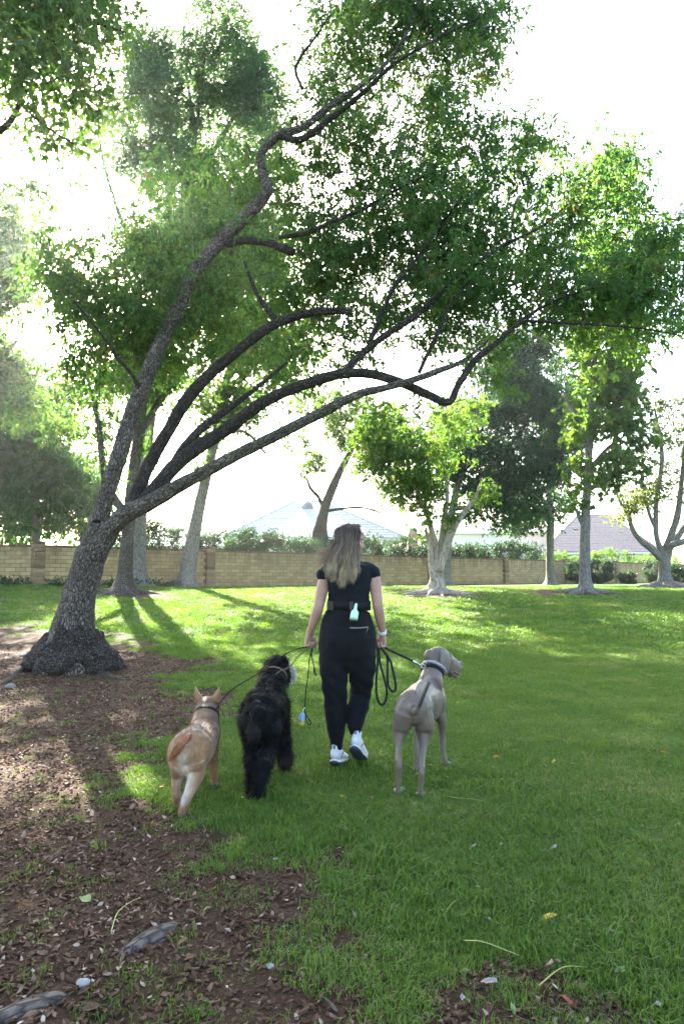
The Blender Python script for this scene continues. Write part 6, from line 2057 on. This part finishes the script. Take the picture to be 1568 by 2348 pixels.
# ears: upright cupped triangles
for sx in (-1, 1):
    b0, b1, tip = SH + (sx * .018, -.014, .046), SH + (sx * .082, .012, .006), SH + (sx * .076, .0, .122)
    rows = []
    for t in np.linspace(0, 1, 7):
        a, b = b0 * (1 - t) + tip * t, b1 * (1 - t) + tip * t
        c = (a + b) / 2 + np.array((0, -.016, 0)) * (1 - t) * 1.0
        bulge = np.array((sx * .020, -.016, 0)) * math.sin(math.pi * t) * .7
        rows += [a + bulge * .3, c + bulge, b + bulge * .3]
    EV = np.array(rows)
    i = np.arange(6)[:, None] * 3; j = np.arange(2)[None]
    Q = np.stack([i + j, i + j + 1, i + 3 + j + 1, i + 3 + j], -1).reshape(-1, 4)
    nE = len(EV)
    EV2 = np.vstack([EV, EV + np.array((0, .007, 0))])
    side = []
    for r in range(6):
        for e in (0, 2):
            side.append((r * 3 + e, (r + 1) * 3 + e, nE + (r + 1) * 3 + e, nE + r * 3 + e))
    ecol = rgba((.27, .135, .06), len(EV2))
    er = link('ear', mk_mesh('ear', EV2, [np.vstack([Q, Q[:, ::-1] + nE, np.array(side)])], M['fur_short'], True, {'col': ecol}), small)
V, F = closed_band(np.array((-.849, 4.375, .412)), unit(np.array((0, .6, .45))), np.array((1.0, 0, 0)), unit(np.array((0, -.45, .6))), .076, .010, .005)
cl2 = link('dog_collar', mk_mesh('dog_collar', V, F, M['strap']))
tag(recentre(cl2), "narrow black collar on the tan dog's neck", 'collar')

# ---- curly black dog in the middle
K = Body()
kx = lambda x, Y: (x - 784) / FPX * Y
K.tube([(-.475, 4.03, .46, .07, .07), (-.478, 4.10, .455, .112, .105), (-.480, 4.22, .455, .125, .115), (-.482, 4.38, .455, .125, .112), (-.480, 4.54, .46, .135, .115), (-.478, 4.66, .475, .115, .10)], 24, 22, hint=(0, 0, 1))
K.tube([(-.475, 4.58, .53, .09, .09), (-.465, 4.68, .59, .085, .085), (-.450, 4.76, .64, .08, .08)], 10, 18)
kf = unit(np.array((.62, .72, -.22))); ks = unit(np.cross(kf, (0, 0, 1))); ku = np.cross(ks, kf); KAX = np.array([ks, kf, ku])
KH = np.array((-.445, 4.80, .655)); kh = lambda f, s, u: KH + kf * f + ks * s + ku * u
K.ball(KH, (.085, .09, .08), KAX); K.ball(kh(.02, 0, .04), (.07, .07, .05), KAX)
K.tube([(*kh(.06, 0, -.02), .048, .042), (*kh(.12, 0, -.03), .044, .038), (*kh(.155, 0, -.035), .032, .03)], 8, 14, hint=ku)
for s in (-1, 1):
    K.tube([(*kh(-.01, s * .075, .02), .02, .035), (*kh(-.01, s * .10, -.05), .022, .045), (*kh(-.01, s * .10, -.12), .018, .04)], 8, 12, hint=ks)
limb(K, [(-.435, 4.11, .44, .10, .075), (-.430, 4.13, .34, .085, .065), (-.440, 4.10, .25, .058, .050), (-.455, 4.02, .18, .045, .042), (-.468, 4.0, .10, .040, .038), (-.480, 4.01, .035, .042, .042)])
limb(K, [(-.525, 4.11, .44, .10, .075), (-.525, 4.15, .34, .085, .062), (-.520, 4.14, .25, .058, .050), (-.512, 4.08, .18, .045, .042), (-.506, 4.07, .10, .040, .038), (-.500, 4.10, .04, .042, .042)])
limb(K, [(-.410, 4.56, .45, .085, .060), (-.392, 4.55, .36, .062, .052), (-.385, 4.58, .27, .050, .046), (-.378, 4.60, .18, .050, .048), (-.372, 4.57, .11, .046, .048), (-.374, 4.55, .085, .036, .04)])
limb(K, [(-.545, 4.56, .45, .085, .058), (-.555, 4.58, .34, .06, .05), (-.555, 4.62, .22, .048, .044), (-.552, 4.64, .11, .044, .042), (-.550, 4.65, .035, .044, .044)])
K.tube([(-.49, 4.06, .53, .035, .035), (-.50, 4.02, .50, .04, .04), (-.505, 3.985, .44, .04, .04), (-.505, 3.98, .36, .03, .03)], 8, 12)
V, NV, F = K.skin(.007, 4, .5)
black = (.0065, .006, .006)
col = rgba(black, len(V))
V = V + NV * ((fbm(V * 13, 9, 3) - .5) * .06)[:, None]
mz = smooth01(((V - KH) @ kf - .045) / .03) * smooth01((((V - KH) @ ks) + .06) / .03)
col = blend(col, np.clip(mz * 1.3, 0, 1), (.58, .56, .54))
patch = np.exp(-(((V[:, 0] + .50) / .035) ** 2 + ((V[:, 2] - .42) / .05) ** 2)) * (V[:, 1] < 4.12)
col = blend(col, np.clip(patch, 0, 1) * .5, (.07, .048, .04))
pawb = smooth01((.17 - V[:, 2]) / .06) * (V[:, 0] > -.43) * (V[:, 1] > 4.4)
col = blend(col, pawb * .6, (.05, .032, .024))
M['fur_black'] = coat_mat('black_fur', .9, .15, .4, 120, .2)
blackdog = thing('dog', 'shaggy curly black dog with white muzzle lifting a front paw, middle of the three', 'dog', (-.48, 4.35, gz_(-.48, 4.35)), 'three dogs on leashes')
link('body', mk_mesh('body', V, F, M['fur_black'], True, {'col': col}), blackdog)
comb = lambda P, NN: np.column_stack([0 * P[:, 0], np.full(len(P), -.35), np.full(len(P), -.95)]) + .9 * (np.stack([vnoise(P * 22, 5), vnoise(P * 22, 6), vnoise(P * 22, 7)], -1) - .5) * 2
FV, FF, FC = fur(V, NV, F, col, 46000, .050, .0028, comb, rng, .010, 4, .46, None, .34)
M['black_hairs'] = hair_coat('black_fur_hairs', .12, .6, .14)
o = link('fur', mk_mesh('fur', FV, FF, M['black_hairs'], False, {'col': FC}), blackdog); o['kind'] = 'stuff'
V, F = closed_band(np.array((-.462, 4.70, .60)), unit(np.array((.1, .8, .5))), np.array((1.0, 0, 0)), unit(np.array((0, -.5, .8))), .088, .0045, .004)
M['leather'] = simple_mat('tan_leather', (.20, .125, .065), .6, .3, .15, 40)
cl3 = link('dog_collar', mk_mesh('dog_collar', V, F, M['leather']))
tag(recentre(cl3), "tan leather collar round the curly black dog's neck", 'collar')
kr = np.array(pt(630, 1552, 4.60))
V, F = bevel_box(kr, (.012, .008, .009), .002, rotm((0, 1, 0), .3))
br = link('buckle', mk_mesh('buckle', V, F, M['leather'], False)); br.parent = cl3; br.location = -cl3.location

# ------------------------------------------------------------------ leashes
def rope(name, label, cat, pieces, r, mat, seg=8, parts=()):
    t = thing(name, label, cat, pieces[0][1][0])
    for nm, P in pieces:
        P = catmull(np.array(P), max(16, 5 * len(P)))
        rr = r[nm] if isinstance(r, dict) else r
        V, F, an, ln = tube(P, rr, seg=seg)
        link(nm, mk_mesh(nm, V, F, mat), t)
    for nm, V, F, m in parts:
        link(nm, mk_mesh(nm, V, F, m), t)
    return t
def rope_mat(name, c):
    m, nt, out = new_mat(name)
    co = nt.nodes.new('ShaderNodeTexCoord').outputs['Object']
    w = nt.nodes.new('ShaderNodeTexWave'); w.inputs['Scale'].default_value = 60; w.inputs['Distortion'].default_value = 3
    w.bands_direction = 'DIAGONAL'
    L(nt, co, w.inputs['Vector'])
    cc = ramp(nt, w.outputs['Fac'], [(.2, hue(c, .6)), (.8, hue(c, 1.5))]).outputs[0]
    pbsdf(nt, out, cc, .8, .2, bump_n(nt, w.outputs['Fac'], .5, .003))
    return m
M['rope'] = rope_mat('dark_green_rope', (.016, .020, .018))
M['thin_leash'] = rope_mat('dark_brown_leash', (.020, .014, .012))
M['tan_leash'] = rope_mat('tan_brown_leash', (.12, .085, .05))
rh = np.array(R_HOLD); lh = np.array(L_HOLD)
# thick rope to the grey dog, with two slack loops hanging from the hand
neck_at = nc + unit(np.array((-.75, -.62, .35))) * .084
clip_at = np.array(pt(945, 1515, 4.74))
V1, F1 = torus(neck_at + (clip_at - neck_at) * .15, unit(np.array((0, 1, 0))), unit(clip_at - neck_at), .011, .003)
V2, F2 = torus(neck_at + (clip_at - neck_at) * .42, unit(np.array((0, .3, 1))), unit(clip_at - neck_at), .011, .003)
V3, F3, _, _ = tube([clip_at, clip_at * .7 + neck_at * .3, clip_at * .5 + neck_at * .5], [.006, .008, .004], seg=8)
pR = lambda x, y, Y: pt(x, y, Y)
rope('rope_leash', 'thick dark rope leash looped in her right hand, running to the grey dog', 'leash',
     [('lead', [rh + (-.01, -.005, .005), rh + (.02, -.005, .008), pR(895, 1492, 4.73), pR(920, 1503, 4.73), clip_at]),
      ('loop', [rh + (-.012, -.008, 0), pR(866, 1512, 4.70), pR(862.5, 1560, 4.68), pR(863.5, 1595, 4.67), pR(870, 1613, 4.66), pR(879, 1615, 4.66), pR(885.5, 1600, 4.66), pR(886, 1578, 4.66), pR(879, 1550, 4.67), pR(871, 1520, 4.69), rh + (-.004, -.012, 0)]),
      ('loop', [rh + (.012, -.006, 0), pR(887, 1505, 4.72), pR(888, 1540, 4.71), pR(889, 1566, 4.70), pR(895, 1582, 4.70), pR(904, 1585, 4.70), pR(907, 1572, 4.70), pR(902, 1545, 4.70), pR(893, 1512, 4.71), rh + (.006, -.010, .002)])],
     .0082, M['rope'], 10, [('chain_link', V1, F1, M['steel']), ('chain_link', V2, F2, M['steel']), ('snap_hook', V3, F3, M['steel'])])
# thin leash to the tan dog
sc_ = np.array((-.849, 4.375, .412)) + unit(np.array((.8, -.3, .5))) * .08
rope('thin_leash', "thin dark leash running from her left hand down to the tan dog's collar", 'leash',
     [('lead', [lh + (.01, -.008, 0), lh + (-.02, -.01, .004), pt(660, 1497, 4.66), pt(600, 1540, 4.58), pt(530, 1583, 4.48), sc_])], .0038, M['thin_leash'])
# tan leash to the black dog
rope('leather_leash', "tan leather leash running from her left hand to the black dog's collar", 'leash',
     [('lead', [lh + (.008, -.01, -.004), lh + (-.014, -.012, -.006), pt(684, 1505, 4.68), pt(668, 1525, 4.65), pt(652, 1535, 4.62), pt(640, 1540, 4.60), kr])], .0042, M['tan_leash'])
# slack end of the thin leash hanging straight down, with its handle
slack = rope('hanging_leash', "slack thin dark leash hanging straight down from the woman's left hand", 'leash',
     [('lead', [lh + (.006, -.010, -.01), pt(709, 1515, 4.68), pt(706, 1550, 4.67), pt(701, 1590, 4.66), pt(699, 1625, 4.66), pt(702, 1640, 4.66), pt(711, 1653, 4.66), pt(713, 1660, 4.66), pt(707, 1661, 4.66), pt(702, 1650, 4.66), pt(699, 1632, 4.66)]),
      ('loop', [lh + (.012, -.006, -.01), pt(715, 1505, 4.68), pt(720, 1528, 4.68), pt(723, 1540, 4.68), pt(726, 1548, 4.68), pt(724, 1549, 4.68), pt(720.5, 1543, 4.68), pt(719, 1525, 4.68), pt(713, 1500, 4.69)])], .0036, M['thin_leash'])
# waste bag holder clipped to it
M['bag_blue'] = simple_mat('pale_blue_plastic', (.25, .42, .68), .4, .4, .05)
M['bag_yellow'] = simple_mat('yellow_plastic', (.70, .50, .06), .4, .4, .05)
bc0, bc1 = pt(694, 1634, 4.65), pt(690.5, 1664, 4.65)
hold = thing('bag_holder', 'small blue and yellow bag holder clipped to the hanging leash', 'bag holder', bc1)
d_ = bc1 - bc0
V, F, _, _ = tube([bc0 + d_ * t for t in (0, .05, .15, .45, .7, .72)], [.006, .014, .018, .0195, .0195, .017], seg=18, hint=(1, 0, 0))
link('tube', mk_mesh('tube', V, F, M['bag_blue']), hold)
V, F, _, _ = tube([bc0 + d_ * t for t in (.705, .72, .88, .97, 1.)], [.0185, .0198, .0192, .014, .006], seg=18, hint=(1, 0, 0))
link('end_cap', mk_mesh('end_cap', V, F, M['bag_yellow']), hold)
V, F = ellipsoid((bc0 + bc1) / 2 + np.array((.004, -.0185, -.01)), (.010, .003, .011), nu=12, nv=8)
link('emblem', mk_mesh('emblem', V, F, M['bag_yellow']), hold)
V, F, _, _ = tube([bc0, bc0 + (.004, 0, .02), pt(700, 1622, 4.66)], .0028, seg=6)
link('strap', mk_mesh('strap', V, F, M['white_frame']), hold)
# ------------------------------------------------------------------ single leaves, stems and stones on the ground
def leaf_item_mat(name, a, b, trans=.15):
    m, nt, out = new_mat(name)
    co = nt.nodes.new('ShaderNodeTexCoord').outputs['Object']
    n = noise_n(nt, co, 3.5, 5, .65)
    c = ramp(nt, n, [(.35, a), (.65, b)]).outputs[0]
    p = pbsdf(nt, None, c, .6, .25)
    tr = nt.nodes.new('ShaderNodeBsdfTranslucent'); L(nt, c, tr.inputs['Color'])
    mx = nt.nodes.new('ShaderNodeMixShader'); mx.inputs[0].default_value = trans
    L(nt, p.outputs[0], mx.inputs[1]); L(nt, tr.outputs[0], mx.inputs[2]); L(nt, mx.outputs[0], out.inputs[0])
    return m
LM = {'pale': leaf_item_mat('pale_dry_leaf', (.30, .25, .20), (.48, .42, .36)), 'grey': leaf_item_mat('grey_dry_leaf', (.18, .155, .135), (.32, .285, .25)),
      'brown': leaf_item_mat('brown_dry_leaf', (.12, .07, .045), (.26, .16, .10)), 'yellow': leaf_item_mat('yellow_leaf', (.50, .32, .03), (.62, .44, .06)),
      'red': leaf_item_mat('reddish_leaf', (.24, .055, .035), (.34, .10, .06)), 'green': leaf_item_mat('green_fallen_leaf', (.10, .17, .05), (.22, .28, .10)), 'orange': leaf_item_mat('orange_leaf', (.50, .17, .03), (.58, .24, .05))}
ITEM_V = {}
for nm in LM:
    ITEM_V[nm] = [curled_leaf('fallen_leaf', 700 + k, LM[nm], 1., (.42, .55, .36)[k], .6) for k in range(3)]
rng = np.random.default_rng(404)
def put_leaf(x, y, size, kind, label, group=None, k=None, up=.022, pitch=None):
    g_ = gnd(x, y)
    o = bpy.data.objects.new('fallen_leaf', ITEM_V[kind][rng.integers(0, 3) if k is None else k]); COL.objects.link(o)
    o.location = (g_[0], g_[1], g_[2] + up)
    o.scale = (size,) * 3
    o.rotation_euler = (rng.normal(0, .35) if pitch is None else pitch, rng.normal(0, .3), rng.uniform(0, 6.28))
    tag(o, label, 'leaf', group)
    return o
put_leaf(1258, 2116, .072, 'yellow', 'bright yellow and brown curled leaf, largest yellow one on the lawn at lower right')
put_leaf(918, 1816, .075, 'green', "pale green leaf lying flat on the grass behind the grey dog's hind paws", pitch=0)
put_leaf(1268, 1754, .055, 'yellow', 'yellow leaf on the lawn well to the right of the grey dog')
put_leaf(1137, 1742, .055, 'orange', "tan-orange upright leaf in the grass just right of the grey dog's front paw", pitch=.9)
put_leaf(1520, 1733, .05, 'orange', 'orange leaf on the lawn close to the right edge')
put_leaf(848, 1837, .075, 'red', "big reddish star-shaped leaf on the grass below the woman's feet")
put_leaf(200, 2078, .07, 'green', 'large green leaf lying on the bare soil at lower left')
put_leaf(785, 1838, .05, 'yellow', "small yellow leaf on the grass between the black dog and the grey dog's hind legs")
put_leaf(368, 1815, .045, 'orange', 'small orange leaf beside the hind paws of the tan dog')
put_leaf(1450, 1935, .05, 'pale', 'pale dry leaf standing on edge in the lawn at right, level with the soil patch', pitch=.8)
put_leaf(1118, 2268, .06, 'grey', 'long pale narrow leaf on the lawn at lower right, below the yellow one')
put_leaf(755, 2325, .12, 'grey', 'large pale crumpled leaf at the bottom edge of the picture')
REGIONS = [((900, 1400, 1250, 1480), 'on the far lawn right of the woman, below the pale-stemmed tree'), ((1250, 1400, 1560, 1480), 'on the far lawn below the bright sweetgum'),
           ((480, 1405, 720, 1460), 'on the far lawn left of the woman'), ((1060, 1500, 1300, 1600), "on the lawn right of the grey dog's head"),
           ((1310, 1500, 1560, 1600), "at the right edge, level with the grey dog's head"), ((1050, 1640, 1290, 1780), "on the lawn right of the grey dog's front paw"),
           ((1310, 1640, 1560, 1780), "at the right edge, level with the grey dog's paws"), ((660, 1845, 1000, 1915), "on the grass below the woman's feet"),
           ((1050, 1840, 1290, 1980), 'on the lawn below and right of the grey dog'), ((1310, 1840, 1560, 1980), 'at the right edge, above the bright yellow leaf'),
           ((1070, 2020, 1235, 2180), 'on the grass just left of the bright yellow leaf'), ((1300, 2040, 1560, 2200), 'on the lawn right of the bright yellow leaf'),
           ((1060, 2220, 1300, 2340), 'at the bottom edge, right of the soil patch'), ((1330, 2220, 1560, 2340), 'in the bottom right corner of the lawn')]
LOOK = {'pale': 'pale dry leaf', 'grey': 'greyish curled leaf', 'brown': 'brown dry leaf', 'red': 'dull red leaf', 'green': 'yellow-green fallen leaf'}
for (x0, y0, x1, y1), where in REGIONS:
    for kind in LOOK:
        put_leaf(rng.uniform(x0, x1), rng.uniform(y0, y1), rng.uniform(.022, .045), kind, f'small {LOOK[kind]} {where}', 'small leaves scattered on the lawn', None, rng.uniform(.012, .03))
# straw-coloured runner stems
M['stem'] = simple_mat('straw_stem', (.36, .36, .12), .7, .2, .2, 8)
def stem(rows, label):
    P = []
    for i, (x, y) in enumerate(rows):
        g_ = gnd(x, y); P.append((g_[0], g_[1], g_[2] + (.035 if 0 < i < len(rows) - 1 else .02)))
    V, F, _, _ = tube(catmull(np.array(P), 24), np.linspace(.0022, .001, 24), seg=6)
    o = link('grass_stem', mk_mesh('grass_stem', V, F, M['stem']))
    tag(recentre(o), label, 'stem', 'dry grass stems on the ground')
stem([(1005, 1828), (1040, 1843), (1100, 1850), (1160, 1872)], 'curved straw-coloured stem on the lawn below the grey dog')
stem([(1065, 2170), (1110, 2185), (1190, 2205)], 'straight straw-coloured stem just left below the big yellow leaf')
stem([(1235, 2275), (1290, 2245), (1345, 2232)], 'bowed straw-coloured stem lying lowest on the lawn at right')
stem([(1015, 2115), (1040, 2090), (1068, 2072)], 'short straw-coloured stem at the edge of the soil patch, left of the yellow leaf')
stem([(255, 2150), (270, 2115), (300, 2090), (322, 2070)], 'bent straw-coloured stem on the bare soil above the grey root')
# stones
def stone(x, y, r, label, seed, col):
    g_ = gnd(x, y)
    V, F = ellipsoid((0, 0, 0), (1, .8, .6), None, 18, 12)
    V = V * (1 + .5 * (fbm(V * 1.7, seed, 3) - .5))[:, None] * r
    V[:, 2] = np.maximum(V[:, 2], -.35 * r)
    o = link('stone', mk_mesh('stone', V + g_ + (0, 0, .2 * r), F, simple_mat('pale_stone', col, .85, .1, .15, 30, .3)))
    tag(recentre(o), label, 'stone')
stone(192, 2258, .022, 'smooth pale grey stone on the soil at lower left', 5, (.28, .28, .25))
stone(620, 2218, .014, 'small white crumbly stone on the soil near the bottom centre', 6, (.30, .30, .29))
stone(25, 1577, .06, 'flat grey stone beside the swollen foot of the leaning tree', 7, (.20, .185, .165))
# yellow-green sucker growing from the trunk foot
sb = pt(228, 1440, YB - .52)
sd = thing('seedling', 'small yellow-green shoot sprouting from the dark foot of the leaning tree', 'plant', sb)
g = Geo()
V, F, _, _ = tube(catmull(np.array([sb + (0, .1, -.10), sb, sb + (.01, -.02, .08)]), 8), .003, seg=5)
g.add(V, F)
link('stem', g.mesh('stem', M['stem']), sd)
sl = [mk_mesh('leaf', *leaf_geo(np.zeros((1, 3)), np.array([[1., 0, 0]]), np.array([[0, 0, 1.]]), np.array([.085]), np.array([.035]), np.array([.2]), np.array([.9]))[:1], [leaf_geo(np.zeros((1, 3)), np.array([[1., 0, 0]]), np.array([[0, 0, 1.]]), np.array([.085]), np.array([.035]), np.array([.2]), np.array([.9]))[1]], M['leaf_sweet'], False, {'var': np.full(4, .9)})]
for k in range(9):
    o = link('leaf', sl[0], sd, sb + np.array((.0, -.01, .01 * k)))
    o.rotation_euler = (0, rng.uniform(-.5, .4), k * 2.4)
# ------------------------------------------------------------------ scattering volume added for lens veil and sun glow
hm, hnt, hout = new_mat('glare_scatter')
pv = hnt.nodes.new('ShaderNodeVolumePrincipled')
pv.inputs['Color'].default_value = (.93, .97, 1.0, 1)
pv.inputs['Density'].default_value = .00034
pv.inputs['Anisotropy'].default_value = .80
L(hnt, pv.outputs[0], hout.inputs['Volume'])
HV, HF = box((0, 285, 18.5), (440, 325, 21.5))
glare_haze = link('glare_haze', mk_mesh('glare_haze', HV, HF, hm, False))
glare_haze['kind'] = 'stuff'
